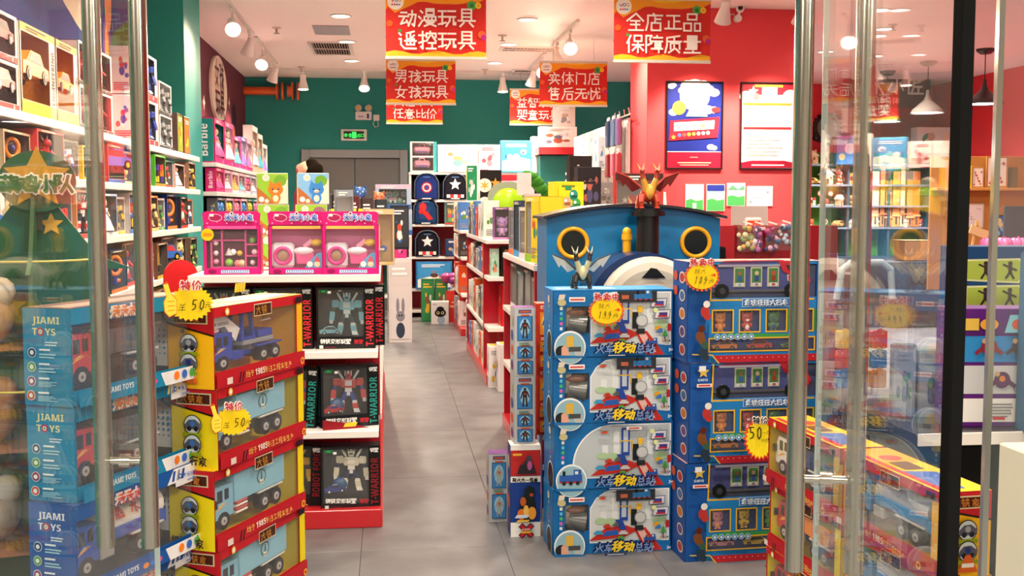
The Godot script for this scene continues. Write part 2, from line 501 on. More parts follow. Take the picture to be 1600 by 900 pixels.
	for x in [0.46, 0.54, 0.68, 0.76]: g.cyl(V(x, 0, 0), V(x + 0.03, 0, 0), 0.13, 0.13, "c94f1d", 16)
	put(g, "flange", "gloss", op)
	# exit sign, emergency lamp
	var ex := thing("exit_sign", "green lit emergency exit sign above the grey door", "exit sign", at(553, 211, 16.385))
	put(G.new().box(V(0, 0, 0), V(0.38, 0.17, 0.03), "d8d8d4", 0.006), "frame", "gloss", ex)
	put(G.new().box(V(0, 0, 0.016), V(0.3, 0.11, 0.004), "06120a"), "panel", "gloss", ex)
	g = G.new().on(Transform3D(Basis(), V(0, 0, 0.019)))
	g.han("安", -0.145, -0.03, 0.055, 0.12, "3dff7a").han("全", -0.08, -0.03, 0.055, 0.12, "3dff7a").rect(-0.025, -0.045, 0.06, 0.09, "3dff7a").han("出", 0.045, -0.03, 0.05, 0.12, "3dff7a").han("口", 0.1, -0.03, 0.05, 0.12, "3dff7a")
	put(g, "lit_sign", "exit_glow", ex)
	put(G.new().on(Transform3D(Basis(), V(0, 0, 0.021))).line([Vector2(0.015, 0.03), Vector2(0.0, 0.0), Vector2(0.015, -0.03)], 0.008, "06120a").line([Vector2(-0.015, 0.01), Vector2(0.02, 0.005)], 0.007, "06120a").line([Vector2(0, 0), Vector2(-0.015, -0.035)], 0.008, "06120a"), "running_figure", "gloss", ex)
	var em := thing("emergency_light", "white twin-head emergency lamp on the back wall above the exit sign", "emergency lamp", at(568, 181, 16.37))
	put(G.new().box(V(0, 0, 0), V(0.24, 0.12, 0.06), "e4e2de", 0.008), "housing", "gloss", em)
	put(G.new().on(Transform3D(Basis(), V(0, 0, 0.031))).rect(-0.08, -0.02, 0.08, 0.015, "7c6fc0").rect(0.05, -0.04, 0.03, 0.07, "3a2f7a"), "label", "card", em)
	for s in [-1, 1]:
		var h := put(G.new().ell(V(s * 0.075, 0.115, 0), V(0.052, 0.052, 0.04), "e4e2de").cyl(V(s * 0.075, 0.115, 0.02), V(s * 0.075, 0.115, 0.045), 0.04, 0.034, "cfae74", 14), "lamp_head", "gloss", em)
	var sk := thing("wall_socket", "small white socket box with a hanging cord beside the emergency lamp", "socket", at(588, 184, 16.385))
	put(G.new().box(V(0, 0, 0), V(0.09, 0.09, 0.03), "e6e3dd", 0.006), "box", "gloss", sk)
	put(G.new().tube([V(-0.03, -0.045, 0), V(-0.05, -0.09, 0), V(-0.02, -0.14, 0), V(0.03, -0.12, 0), V(0.02, -0.05, 0)], 0.005, "e6e3dd", 6), "cord", "gloss", sk)

func downlight(p: Vector3, label: String, e: float) -> void:
	var o := thing("ceiling_downlight", label, "downlight", p, 0, "round recessed ceiling downlights")
	put(G.new().lathe([Vector2(0.085, 0), Vector2(0.105, -0.002), Vector2(0.108, -0.01), Vector2(0.092, -0.014), Vector2(0.085, -0.004)], "f2efe8", 28), "rim", "gloss", o)
	put(G.new().cyl(V(0, -0.006, 0), V(0, -0.003, 0), 0.088, 0.088, "ffffff", 24), "lamp_disc", "lamp_glow", o)
	lamp_light(o, V(0, -0.03, 0), e, Color(1.0, 0.93, 0.85), o.position + V(0, -3, 0), 74.0, 0.08)

func track_spot(p: Vector3, aim: Vector3, label: String, e: float, angle := 40.0) -> void:
	var o := thing("track_spotlight", label, "spotlight", p, 0, "white track spotlights under the ceiling")
	put(G.new().box(V(0, -0.02, 0), V(0.035, 0.04, 0.1), "eceae6", 0.004).bar(V(0, -0.03, 0), V(0, -0.16, 0), 0.02, 0.02, "e2e0dc"), "arm", "gloss", o)
	var dir := (aim - (p + V(0, -0.16, 0))).normalized()
	var y := -dir
	var x := y.cross(Vector3.BACK if absf(y.z) < 0.9 else Vector3.RIGHT).normalized()
	var t := Transform3D(Basis(x, y, x.cross(y)), V(0, -0.16, 0))
	var g := G.new()
	g.T = t
	g.lathe([Vector2(0.0, 0.1), Vector2(0.038, 0.1), Vector2(0.042, 0.03), Vector2(0.05, 0.0), Vector2(0.075, -0.1), Vector2(0.07, -0.1), Vector2(0.045, 0.0)], "eeece8", 20)
	put(g, "lamp_head", "gloss", o)
	g = G.new()
	g.T = t
	g.cyl(V(0, -0.088, 0), V(0, -0.08, 0), 0.066, 0.066, "ffffff", 20)
	put(g, "lamp_disc", "spot_glow", o)
	lamp_light(o, V(0, -0.16, 0) + dir * 0.11, e, Color(1.0, 0.9, 0.76), aim, angle, 0.05)

func lights() -> void:
	var k := 0
	for e in [[1375, 15, "seen through the door glass"], [1380, 45, "far right, nearer one of the close pair"], [1378, 53, "far right, farther one of the close pair"], [1290, 80, "right of the red poster pillar"]]: pass
	for x in [-0.44, 1.42]:
		for d in [2.9, 4.5, 6.1, 7.75, 9.4, 11.05, 12.75, 14.4]:
			var row := "left" if x < 0 else "right"
			var n: int = roundi((14.4 - d) / 1.65)
			downlight(V(x, CEIL, -d), "round recessed downlight in the %s ceiling row, %s" % [row, ["nearest the back wall", "second from the back wall", "third from the back wall", "fourth from the back wall, out of view", "fifth from the back wall, out of view", "sixth from the back wall, out of view", "seventh from the back wall, out of view", "nearest the entrance, out of view"][n]], 1.5)
	for e in [[4.71, 10.14, "right of the poster pillar and nearest the glass door"], [5.26, 11.2, "right of the poster pillar, second from the glass door"], [5.4, 11.65, "right of the poster pillar, third from the glass door"], [5.32, 12.9, "beside the hanging banner seen through the door glass"], [6.09, 13.2, "over the wooden toy shelves at the right"], [4.6, 7.5, "over the counter, out of view"], [6.4, 8.2, "at the far right, out of view"], [3.4, 5.2, "above the blue train, out of view"]]:
		downlight(V(e[0], CEIL, -e[1]), "round recessed downlight " + e[2], 2.2)
	# tracks
	for e in [[-1.43, 9.0, 12.2, "over the left aisle, nearer part"], [-1.43, 12.45, 14.7, "over the left aisle, farther part"], [1.93, 11.0, 12.7, "left of the red pillar, nearer part"], [1.93, 13.3, 14.8, "left of the red pillar, farther part"]]:
		tag(put(G.new().box(V(e[0], CEIL - 0.015, -(e[1] + e[2]) / 2), V(0.035, 0.03, e[2] - e[1]), "d9d3ce", 0.003), "light_track", "gloss"), "white lighting track on the ceiling " + e[3], "light track")
	tag(put(G.new().box(V(0.4, CEIL - 0.015, -15.3), V(4.2, 0.03, 0.035), "d9d3ce", 0.003), "light_track", "gloss"), "white lighting track on the ceiling along the teal back wall", "light track")
	tag(put(G.new().box(V(3.4, CEIL - 0.015, -9.35), V(2.4, 0.03, 0.035), "d9d3ce", 0.003), "light_track", "gloss"), "white lighting track on the ceiling before the red pillar", "light track")
	var L := V(-2.0, 1.4, 0)
	for e in [[-1.43, 10.6, V(-0.5, 0.5, -6.2), "glaring towards the entrance over the left shelves", 1.6], [-1.43, 11.9, V(-2.05, 1.7, -12.6), "aimed at the pink doll shelves"], [-1.43, 13.1, V(-1.6, 1.1, -10.2), "glaring, nearer of the two on the farther left track"], [-1.43, 14.4, V(-2.0, 1.6, -14.9), "farther of the two on the farther left track"], [-1.13, 15.3, V(-1.1, 0, -15.0), "on the back wall track, leftmost"], [-0.3, 15.3, V(-0.3, 0.4, -13.4), "on the back wall track, second from left"], [1.62, 15.3, V(1.62, 0, -15.0), "on the back wall track beside the hanging banner"], [1.93, 11.5, V(1.7, 1.3, -8.0), "glaring, nearer one on the right track"], [1.93, 12.4, V(2.4, 1.6, -12.4), "farther one on the nearer right track"], [1.93, 13.6, V(1.7, 1.4, -10.0), "glaring behind the hanging banner"], [1.93, 14.5, V(1.6, 1.6, -15.2), "farthest one on the right track"]]:
		track_spot(V(e[0], CEIL - 0.03, -e[1]), e[2], "white track spotlight " + e[3], e[4] if e.size() > 4 else 2.4)
	track_spot(V(2.93, CEIL - 0.03, -9.35), V(2.95, 1.9, -10.24), "white spotlight lighting the left poster on the red pillar", 2.5, 34.0)
	track_spot(V(3.63, CEIL - 0.03, -9.35), V(3.65, 1.9, -10.24), "white spotlight lighting the right poster on the red pillar", 2.5, 34.0)
	for d in [4.6, 6.4, 8.2]:
		track_spot(V(-0.75, CEIL - 0.03, -d), V(-2.0, 1.4, -d + 0.5), "white track spotlight aimed at the left wall shelves, %s and out of view" % {4.6: "nearest the entrance", 6.4: "in the middle", 8.2: "by the column"}[d], 0.9, 50.0)
	# pendants
	for e in [[7.15, 12.5, "3a3a3c", "black", 0.225, 2.77], [7.03, 13.66, "b9b4ae", "pale grey", 0.21, 2.76], [6.97, 14.7, "57524f", "dark grey", 0.21, 2.72]]:
		var o := thing("pendant_lamp", "%s onion-shaped metal pendant lamp %s" % [e[3], {"black": "hanging nearest at the far right", "pale grey": "hanging between the black and the dark grey ones", "dark grey": "hanging farthest left over the wooden toys"}[e[3]]], "pendant lamp", V(e[0], CEIL, -e[1]), 0, "onion-shaped pendant lamps")
		put(G.new().lathe([Vector2(0.0, 0), Vector2(0.11, 0), Vector2(0.1, -0.03), Vector2(0.06, -0.06), Vector2(0.0, -0.065)], e[2], 20), "ceiling_rose", "gloss", o)
		var y: float = e[5] - CEIL
		put(G.new().cyl(V(0, -0.06, 0), V(0, y + 0.3, 0), 0.006, 0.006, "2a2a2a", 8), "cord", "gloss", o)
		var r: float = e[4]
		put(G.new().lathe([Vector2(0.0, y + 0.31), Vector2(0.018, y + 0.3), Vector2(0.025, y + 0.23), Vector2(0.05, y + 0.17), Vector2(0.12, y + 0.11), Vector2(r * 0.88, y + 0.05), Vector2(r, y + 0.005), Vector2(r * 0.98, y), Vector2(r * 0.94, y + 0.005), Vector2(r * 0.84, y + 0.045), Vector2(0.1, y + 0.1), Vector2(0.03, y + 0.15)], e[2], 32), "lamp_shade", "gloss", o)
		put(G.new().cyl(V(0, y + 0.012, 0), V(0, y + 0.018, 0), r * 0.9, r * 0.9, "ffffff", 28), "lamp_diffuser", "pendant_glow", o)
		lamp_light(o, V(0, y - 0.02, 0), 4.0, Color(0.95, 0.97, 1.0), o.position + V(0, -3, 0), 70.0, 0.15)
	# ceiling vents and sprinklers
	var g := G.new()
	for e in [["ceiling_vent", 518, 75, 0.42, 1.0, "white ceiling vent with a dark slatted grille left of the banners"], ["ceiling_vent", 826, 76, 0.62, 0.3, "white ceiling vent right of the left banners"], ["ceiling_vent", 830, 112, 0.5, 0.5, "dark ceiling vent beside the teal back wall"]]:
		var q := at(e[1], e[2], 10.0)
		var dir := q - V(0, 1.55, 0)
		var p := V(0, 1.55, 0) + dir * ((CEIL - 1.55) / dir.y)
		var o := thing(e[0], e[5], "ceiling vent", p)
		put(G.new().box(V(0, -0.008, -e[4] / 2), V(e[3] + 0.08, 0.016, 0.04), "e8dfd8").box(V(0, -0.008, e[4] / 2), V(e[3] + 0.08, 0.016, 0.04), "e8dfd8").box(V(-e[3] / 2 - 0.02, -0.008, 0), V(0.04, 0.016, e[4]), "e8dfd8").box(V(e[3] / 2 + 0.02, -0.008, 0), V(0.04, 0.016, e[4]), "e8dfd8").box(V(0, -0.012, 0), V(e[3], 0.01, 0.03), "e8dfd8"), "frame", "gloss", o)
		put(G.new().box(V(0, -0.002, 0), V(e[3], 0.004, e[4]), "3a2a28"), "duct", "matte", o)
		for i in 14: put(G.new().box(V(-e[3] / 2 + e[3] * (i + 0.5) / 14, -0.01, 0), V(0.008, 0.012, e[4]), "b7a79e"), "slat", "gloss", o)
	var hp := at(518, 53, 11.9)
	tag(put(G.new().box(V(hp.x, CEIL - 0.006, -11.95), V(0.38, 0.012, 0.58), "b5aeb4", 0.003), "access_panel", "gloss"), "plain grey access panel on the ceiling next to the dark vent", "ceiling panel")
	for e in [[432, 43, "between the left track and the vent"], [471, 104, "above the back wall spotlights"], [785, 55, "left of the two right downlights"], [758, 108, "near the teal back wall at the right"], [1395, 38, "behind the door glass"]]:
		var dir := at(e[0], e[1], 10.0) - V(0, 1.55, 0)
		var p := V(0, 1.55, 0) + dir * ((CEIL - 1.55) / dir.y)
		var o := thing("sprinkler", "small metal fire sprinkler on the ceiling " + e[2], "sprinkler", p, 0, "ceiling sprinklers")
		put(G.new().cyl(V(0, 0, 0), V(0, -0.012, 0), 0.05, 0.04, "cfc3ba", 14).cyl(V(0, -0.01, 0), V(0, -0.06, 0), 0.014, 0.01, "b5a79c", 8), "body", "gloss", o)
		put(G.new().cyl(V(0, -0.06, 0), V(0, -0.066, 0), 0.032, 0.032, "b5a79c", 12), "deflector", "gloss", o)
	# mall light panels behind the camera
	for e in [[-3.0, 1.6], [1.0, 1.9], [5.0, 2.6]]:
		var o := thing("mall_light_panel", "wide light panel in the mall ceiling behind the viewer, %s" % {-3.0: "left", 1.0: "middle", 5.0: "right"}[e[0]], "light panel", V(e[0], CEIL, e[1]))
		put(G.new().box(V(0, -0.02, 0), V(1.6, 0.03, 1.2), "ffffff"), "lamp_diffuser", "panel_glow", o)
		var l := AreaLight3D.new()
		l.name = "lamp_light"
		o.add_child(l)
		l.position = V(0, -0.05, 0); l.rotation_degrees.x = -90
		l.area_size = Vector2(1.6, 1.2); l.light_energy = mall_energy; l.light_color = Color(1.0, 0.96, 0.88); l.shadow_enabled = true
		l.area_range = 20.0

var mall_energy := 1.2

# ---------------------------------------------------------------- glass doors
func glass_door(hinge: Vector3, free: Vector3, along: float, off: float, label: String) -> void:
	var o := thing("glass_door", label, "glass door", hinge)
	var dir := free - hinge
	var w := dir.length()
	o.rotation.y = atan2(-dir.z, dir.x)
	put(G.new().box(V(w / 2 + 0.012, 1.26, 0), V(w - 0.024, 2.48, 0.012), "ffffff"), "pane", "glass", o)
	put(G.new().box(V(w - 0.0005, 1.26, 0), V(0.003, 2.48, 0.0125), "b9c9c0"), "glass_edge", "gloss", o)
	put(G.new().box(V(w * 0.1, 0.03, 0), V(0.16, 0.06, 0.03), "b5b5ae", 0.004).box(V(w * 0.1, 2.47, 0), V(0.16, 0.06, 0.03), "b5b5ae", 0.004), "patch_fitting", "chrome", o)
	for s in [-1, 1]:
		var z: float = s * off
		var g := G.new().cyl(V(along, 0.79, z), V(along, 2.2, z), 0.0195, 0.0195, "d6d4c6", 28)
		put(g, "handle_bar", "chrome", o)
	for y in [0.985, 2.05]:
		put(G.new().cyl(V(along, y, -off), V(along, y, off), 0.009, 0.009, "e6e4d6", 14).cyl(V(along, y, -0.012), V(along, y, 0.012), 0.016, 0.016, "e6e4d6", 16), "spacer", "chrome", o)

func front() -> void:
	glass_door(V(-0.685, 0, -1.568), V(-0.56, 0, -2.66), 0.905, 0.05, "left frameless glass door swung open with tall steel pull bars")
	glass_door(V(0.639, 0, -1.165), V(0.932, 0, -2.259), 1.0, 0.06, "right frameless glass door swung open with tall steel pull bars")
	tag(put(G.new().box(V(0.64, 1.3, -1.165), V(0.017, 2.6, 0.02), "16171a", 0.002), "door_post", "matte"), "slim black upright post at the hinge of the right glass door", "post")
	var fx := thing("window_1", "fixed storefront glass pane right of the right door with a steel edge strip", "glass pane", V(0.674, 0, -1.15), -17)
	fx.set_meta("kind", "structure")
	put(G.new().box(V(1.0, 1.3, 0), V(2.0, 2.58, 0.012), "ffffff"), "pane", "glass", fx)
	put(G.new().box(V(0, 1.3, 0), V(0.006, 2.58, 0.016), "c9cbc4"), "edge_strip", "chrome", fx)

# ---------------------------------------------------------------- toys, one unit high, standing on the origin and looking along +z
var toys := {}

func toy(kind: String, a := "3b6fd0", b := "e0e0e0", c := "22252b") -> ArrayMesh:
	var key := kind + a + b + c
	if toys.has(key): return toys[key]
	var g := G.new()
	match kind:
		"robot":
			for s in [-1, 1]:
				g.hexa([V(s * 0.2 - 0.07, 0, -0.09), V(s * 0.2 + 0.07, 0, -0.09), V(s * 0.2 + 0.07, 0, 0.13), V(s * 0.2 - 0.07, 0, 0.13), V(s * 0.17 - 0.06, 0.1, -0.07), V(s * 0.17 + 0.06, 0.1, -0.07), V(s * 0.17 + 0.06, 0.1, 0.06), V(s * 0.17 - 0.06, 0.1, 0.06)], b)
				g.bar(V(s * 0.17, 0.08, 0), V(s * 0.14, 0.25, 0.01), 0.13, 0.13, a).bar(V(s * 0.14, 0.25, 0.02), V(s * 0.09, 0.42, 0), 0.1, 0.1, c).box(V(s * 0.145, 0.25, 0.05), V(0.1, 0.07, 0.06), b)
				g.box(V(s * 0.27, 0.72, 0), V(0.17, 0.17, 0.2), a, 0.02).bar(V(s * 0.29, 0.68, 0), V(s * 0.34, 0.5, 0.02), 0.08, 0.08, c).bar(V(s * 0.34, 0.52, 0.02), V(s * 0.36, 0.33, 0.08), 0.12, 0.11, a).box(V(s * 0.37, 0.3, 0.1), V(0.08, 0.09, 0.08), b)
				g.bar(V(s * 0.12, 0.78, -0.08), V(s * 0.24, 0.98, -0.12), 0.05, 0.02, b).box(V(s * 0.07, 0.92, 0), V(0.025, 0.12, 0.05), b)
			g.box(V(0, 0.43, 0), V(0.22, 0.11, 0.14), c).box(V(0, 0.53, 0), V(0.16, 0.12, 0.12), b).box(V(0, 0.68, 0.01), V(0.36, 0.2, 0.18), a, 0.03).box(V(0, 0.69, 0.105), V(0.16, 0.12, 0.03), b).box(V(0, 0.44, 0.075), V(0.08, 0.08, 0.03), b)
			g.box(V(0, 0.86, 0), V(0.13, 0.14, 0.13), a, 0.015).box(V(0, 0.86, 0.065), V(0.08, 0.04, 0.015), c).box(V(0, 0.95, 0.03), V(0.05, 0.06, 0.06), b)
		"doll":
			g.lathe([Vector2(0.34, 0.0), Vector2(0.3, 0.1), Vector2(0.2, 0.32), Vector2(0.08, 0.5), Vector2(0.1, 0.6), Vector2(0.07, 0.67), Vector2(0.03, 0.69)], a, 14)
			g.cyl(V(0, 0.68, 0), V(0, 0.74, 0), 0.03, 0.03, "f0c6a8", 8).ell(V(0, 0.82, 0.01), V(0.1, 0.115, 0.1), "f2cbae", 12, 8)
			g.ell(V(0, 0.86, -0.035), V(0.12, 0.13, 0.1), b, 12, 7).ell(V(0, 0.72, -0.07), V(0.13, 0.22, 0.06), b, 10, 7)
			for s in [-1, 1]:
				g.cyl(V(s * 0.09, 0.63, 0), V(s * 0.19, 0.42, 0.06), 0.03, 0.022, "f0c6a8", 7).ell(V(s * 0.04, 0.82, 0.105), V(0.014, 0.018, 0.01), c, 6, 4).ell(V(s * 0.11, 0.63, 0), V(0.05, 0.045, 0.05), a, 8, 5)
			g.ell(V(0, 0.775, 0.105), V(0.02, 0.008, 0.008), "c0455a", 6, 4).box(V(0, 0.52, 0), V(0.17, 0.03, 0.17), b)
		"car": # one unit long, along x
			g.prism(PackedVector2Array([Vector2(-0.5, 0.07), Vector2(0.5, 0.07), Vector2(0.49, 0.2), Vector2(0.3, 0.22), Vector2(0.17, 0.36), Vector2(-0.2, 0.37), Vector2(-0.36, 0.24), Vector2(-0.5, 0.22)]), -0.2, 0.2, a)
			g.prism(PackedVector2Array([Vector2(0.26, 0.225), Vector2(0.15, 0.34), Vector2(-0.18, 0.345), Vector2(-0.31, 0.24)]), -0.204, 0.204, c)
			for x in [-0.3, 0.3]:
				for s in [-1, 1]: g.cyl(V(x, 0.09, s * 0.15), V(x, 0.09, s * 0.215), 0.09, 0.09, "17181a", 12).cyl(V(x, 0.09, s * 0.2), V(x, 0.09, s * 0.222), 0.05, 0.045, b, 10)
			g.box(V(0.49, 0.16, 0.12), V(0.03, 0.04, 0.07), "f2ecd0").box(V(0.49, 0.16, -0.12), V(0.03, 0.04, 0.07), "f2ecd0").box(V(0, 0.375, 0), V(0.2, 0.02, 0.14), b)
		"beast":
			g.ell(V(0, 0.36, -0.02), V(0.19, 0.27, 0.2), a, 12, 8).ell(V(0, 0.34, 0.07), V(0.12, 0.2, 0.14), b, 10, 7).ell(V(0, 0.76, 0.08), V(0.12, 0.12, 0.17), a, 12, 7).cyl(V(0, 0.5, 0.0), V(0, 0.74, 0.04), 0.14, 0.09, a, 10)
			for s in [-1, 1]:
				g.cyl(V(s * 0.13, 0.3, 0), V(s * 0.19, 0.03, 0.03), 0.1, 0.07, a, 9).ell(V(s * 0.2, 0.03, 0.08), V(0.08, 0.035, 0.12), c, 8, 5).cyl(V(s * 0.16, 0.55, 0.04), V(s * 0.3, 0.4, 0.14), 0.05, 0.035, a, 8).ell(V(s * 0.06, 0.81, 0.19), V(0.02, 0.022, 0.02), c, 6, 4).cyl(V(s * 0.07, 0.84, 0.02), V(s * 0.14, 1.0, -0.04), 0.03, 0.004, b, 7)
			g.cyl(V(0, 0.22, -0.15), V(0.2, 0.08, -0.3), 0.12, 0.02, a, 9)
			for i in 5: g.hexa([V(-0.01, 0.3 + i * 0.1, -0.2 + i * 0.02), V(0.01, 0.3 + i * 0.1, -0.2 + i * 0.02), V(0.01, 0.4 + i * 0.1, -0.18 + i * 0.02), V(-0.01, 0.4 + i * 0.1, -0.18 + i * 0.02), V(-0.005, 0.34 + i * 0.1, -0.28 + i * 0.02), V(0.005, 0.34 + i * 0.1, -0.28 + i * 0.02), V(0.005, 0.36 + i * 0.1, -0.27 + i * 0.02), V(-0.005, 0.36 + i * 0.1, -0.27 + i * 0.02)], b)
		"pet": # a round little animal
			g.ell(V(0, 0.25, 0), V(0.2, 0.25, 0.17), a, 14, 8).ell(V(0, 0.22, 0.07), V(0.13, 0.17, 0.12), b, 12, 7).ell(V(0, 0.66, 0.02), V(0.3, 0.28, 0.25), a, 16, 9).ell(V(0, 0.6, 0.17), V(0.15, 0.12, 0.1), b, 12, 6)
			for s in [-1, 1]:
				g.cyl(V(s * 0.2, 0.82, 0), V(s * 0.28, 1.0, 0), 0.1, 0.02, a, 9).ell(V(s * 0.12, 0.7, 0.235), V(0.035, 0.045, 0.03), c, 8, 5).ell(V(s * 0.22, 0.3, 0.06), V(0.07, 0.12, 0.07), a, 8, 6).ell(V(s * 0.11, 0.04, 0.06), V(0.09, 0.05, 0.12), a, 8, 5)
			g.ell(V(0, 0.63, 0.265), V(0.03, 0.022, 0.02), c, 7, 4)
		"disc": # a launcher with a spinning ring
			g.torus(V(0, 0.62, 0.05), 0.27, 0.07, a, 18, 7).ell(V(0, 0.62, 0.05), V(0.2, 0.2, 0.05), c, 12, 5).ell(V(0, 0.62, 0.1), V(0.08, 0.08, 0.04), b, 8, 5).box(V(0, 0.2, 0.03), V(0.14, 0.36, 0.1), b, 0.02).box(V(0.13, 0.16, 0.03), V(0.22, 0.1, 0.08), a, 0.02)
		"sword":
			g.bar(V(0, 0.3, 0), V(0, 1.0, 0), 0.1, 0.03, a).box(V(0, 0.29, 0), V(0.34, 0.06, 0.08), b, 0.01).cyl(V(0, 0.0, 0), V(0, 0.27, 0), 0.045, 0.05, c, 9).ell(V(0, 0.02, 0), V(0.06, 0.05, 0.06), b, 8, 5).bar(V(0, 0.34, 0.012), V(0, 0.9, 0.012), 0.03, 0.02, b)
		"blocks":
			for i in 9:
				g.box(V((i % 3 - 1) * 0.24, 0.12 + (i / 3) * 0.24, ((i * 7) % 3 - 1) * 0.05), V(0.22, 0.22, 0.2), [a, b, c, "e8c23a", "d8433c"][(i * 3) % 5], 0.015)
				g.cyl(V((i % 3 - 1) * 0.24, 0.2 + (i / 3) * 0.24, ((i * 7) % 3 - 1) * 0.05 + 0.1), V((i % 3 - 1) * 0.24, 0.2 + (i / 3) * 0.24, ((i * 7) % 3 - 1) * 0.05 + 0.13), 0.06, 0.06, [a, b, c, "e8c23a", "d8433c"][(i * 3) % 5], 8)
		"house":
			g.box(V(0, 0.3, 0), V(0.7, 0.6, 0.5), a).prism(PackedVector2Array([Vector2(-0.45, 0.58), Vector2(0.45, 0.58), Vector2(0, 1.0)]), -0.3, 0.3, b).box(V(0, 0.18, 0.25), V(0.18, 0.36, 0.03), c)
			for s in [-1, 1]: g.box(V(s * 0.22, 0.38, 0.25), V(0.13, 0.16, 0.03), c)
			g.box(V(0.2, 0.92, -0.1), V(0.1, 0.25, 0.1), a)
		"tea": # cups, pot and plates on a tray
			g.box(V(0, 0.04, 0), V(0.9, 0.06, 0.3), b, 0.01).lathe([Vector2(0.0, 0.08), Vector2(0.16, 0.08), Vector2(0.2, 0.22), Vector2(0.17, 0.36), Vector2(0.06, 0.4), Vector2(0.0, 0.46)], a, 14)
			for s in [-1, 1]:
				g.cyl(V(s * 0.33, 0.08, 0), V(s * 0.33, 0.26, 0), 0.07, 0.1, c, 12).torus(V(s * 0.3, 0.7, 0), 0.17, 0.03, a, 14, 6).ell(V(s * 0.3, 0.7, 0), V(0.14, 0.14, 0.03), b, 12, 5)
	toys[key] = g.mesh()
	return toys[key]

func toy_in(parent: Node, kind: String, cols: Array, p: Vector3, h: float, yaw := 0.0, depth := 1.0, called := "", m := "gloss") -> MeshInstance3D:
	var o := put(toy(kind, cols[0], cols[1], cols[2]), called if called else {"robot": "toy_robot", "doll": "doll", "car": "toy_car", "beast": "toy_beast", "pet": "animal_figure", "disc": "toy_launcher", "sword": "toy_sword", "blocks": "toy_blocks", "house": "toy_house", "tea": "toy_tea_set"}[kind], m, parent)
	o.transform = Transform3D(Basis(Vector3.UP, deg_to_rad(yaw)).scaled_local(V(h, h, h * depth)), p)
	return o

# ---------------------------------------------------------------- packages
# the carton of a window box: fr are the widths of the frame left, right, top and bottom
func carton(s: Vector3, col, inner, fr: Array, t := 0.003) -> G:
	var g := G.new()
	var x := s.x / 2; var z := s.z / 2
	g.box(V(0, t / 2, 0), V(s.x, t, s.z), col).box(V(0, s.y - t / 2, 0), V(s.x, t, s.z), col)
	g.box(V(-x + t / 2, s.y / 2, 0), V(t, s.y, s.z), col).box(V(x - t / 2, s.y / 2, 0), V(t, s.y, s.z), col).box(V(0, s.y / 2, -z + t / 2), V(s.x, s.y, t), col)
	g.box(V(-x + fr[0] / 2, s.y / 2, z - t / 2), V(fr[0], s.y, t), col).box(V(x - fr[1] / 2, s.y / 2, z - t / 2), V(fr[1], s.y, t), col)
	g.box(V((fr[0] - fr[1]) / 2, s.y - fr[2] / 2, z - t / 2), V(s.x - fr[0] - fr[1], fr[2], t), col).box(V((fr[0] - fr[1]) / 2, fr[3] / 2, z - t / 2), V(s.x - fr[0] - fr[1], fr[3], t), col)
	g.box(V(0, s.y / 2, -z + t * 1.3), V(s.x - 2 * t, s.y - 2 * t, 0.001), inner)
	for e in [-1, 1]:
		g.box(V(e * (x - t * 1.3), s.y / 2, 0), V(0.001, s.y - 2 * t, s.z - 2 * t), inner)
		g.box(V(0, s.y / 2 + e * (s.y / 2 - t * 1.3), 0), V(s.x - 2 * t, 0.001, s.z - 2 * t), inner)
	return g

func film_on(s: Vector3, fr: Array, parent: Node) -> void:
	put(G.new().box(V((fr[0] - fr[1]) / 2, s.y / 2 + (fr[3] - fr[2]) / 2, s.z / 2 - 0.0045), V(s.x - fr[0] - fr[1], s.y - fr[2] - fr[3], 0.0008), "ffffff"), "clear_window", "film", parent)

func bars(g: G, x, y, w, h, n: int, col, sd := 1) -> void: # print too small to read
	var r := RandomNumberGenerator.new()
	r.seed = sd
	for i in n: g.rect(x, y + h * (n - 1 - i) / n, w * r.randf_range(0.55, 1.0), h / n * 0.5, col)

func blob_art(g: G, x, y, w, h, cols: Array, sd: int) -> void: # a printed picture of rounded shapes
	var r := RandomNumberGenerator.new()
	r.seed = sd
	for i in 5:
		g.disc(x + r.randf_range(0.15, 0.85) * w, y + r.randf_range(0.15, 0.85) * h, r.randf_range(0.08, 0.14) * w, cols[i % cols.size()], r.randf_range(0.08, 0.14) * h, 12)
	g.disc(x + w * 0.5, y + h * 0.36, w * 0.16, cols[0], h * 0.2, 14)
	g.disc(x + w * 0.5, y + h * 0.62, w * 0.14, cols[1 % cols.size()], h * 0.13, 14)
	g.star(x + w * r.randf_range(0.2, 0.8), y + h * 0.8, w * 0.09, cols[2 % cols.size()])

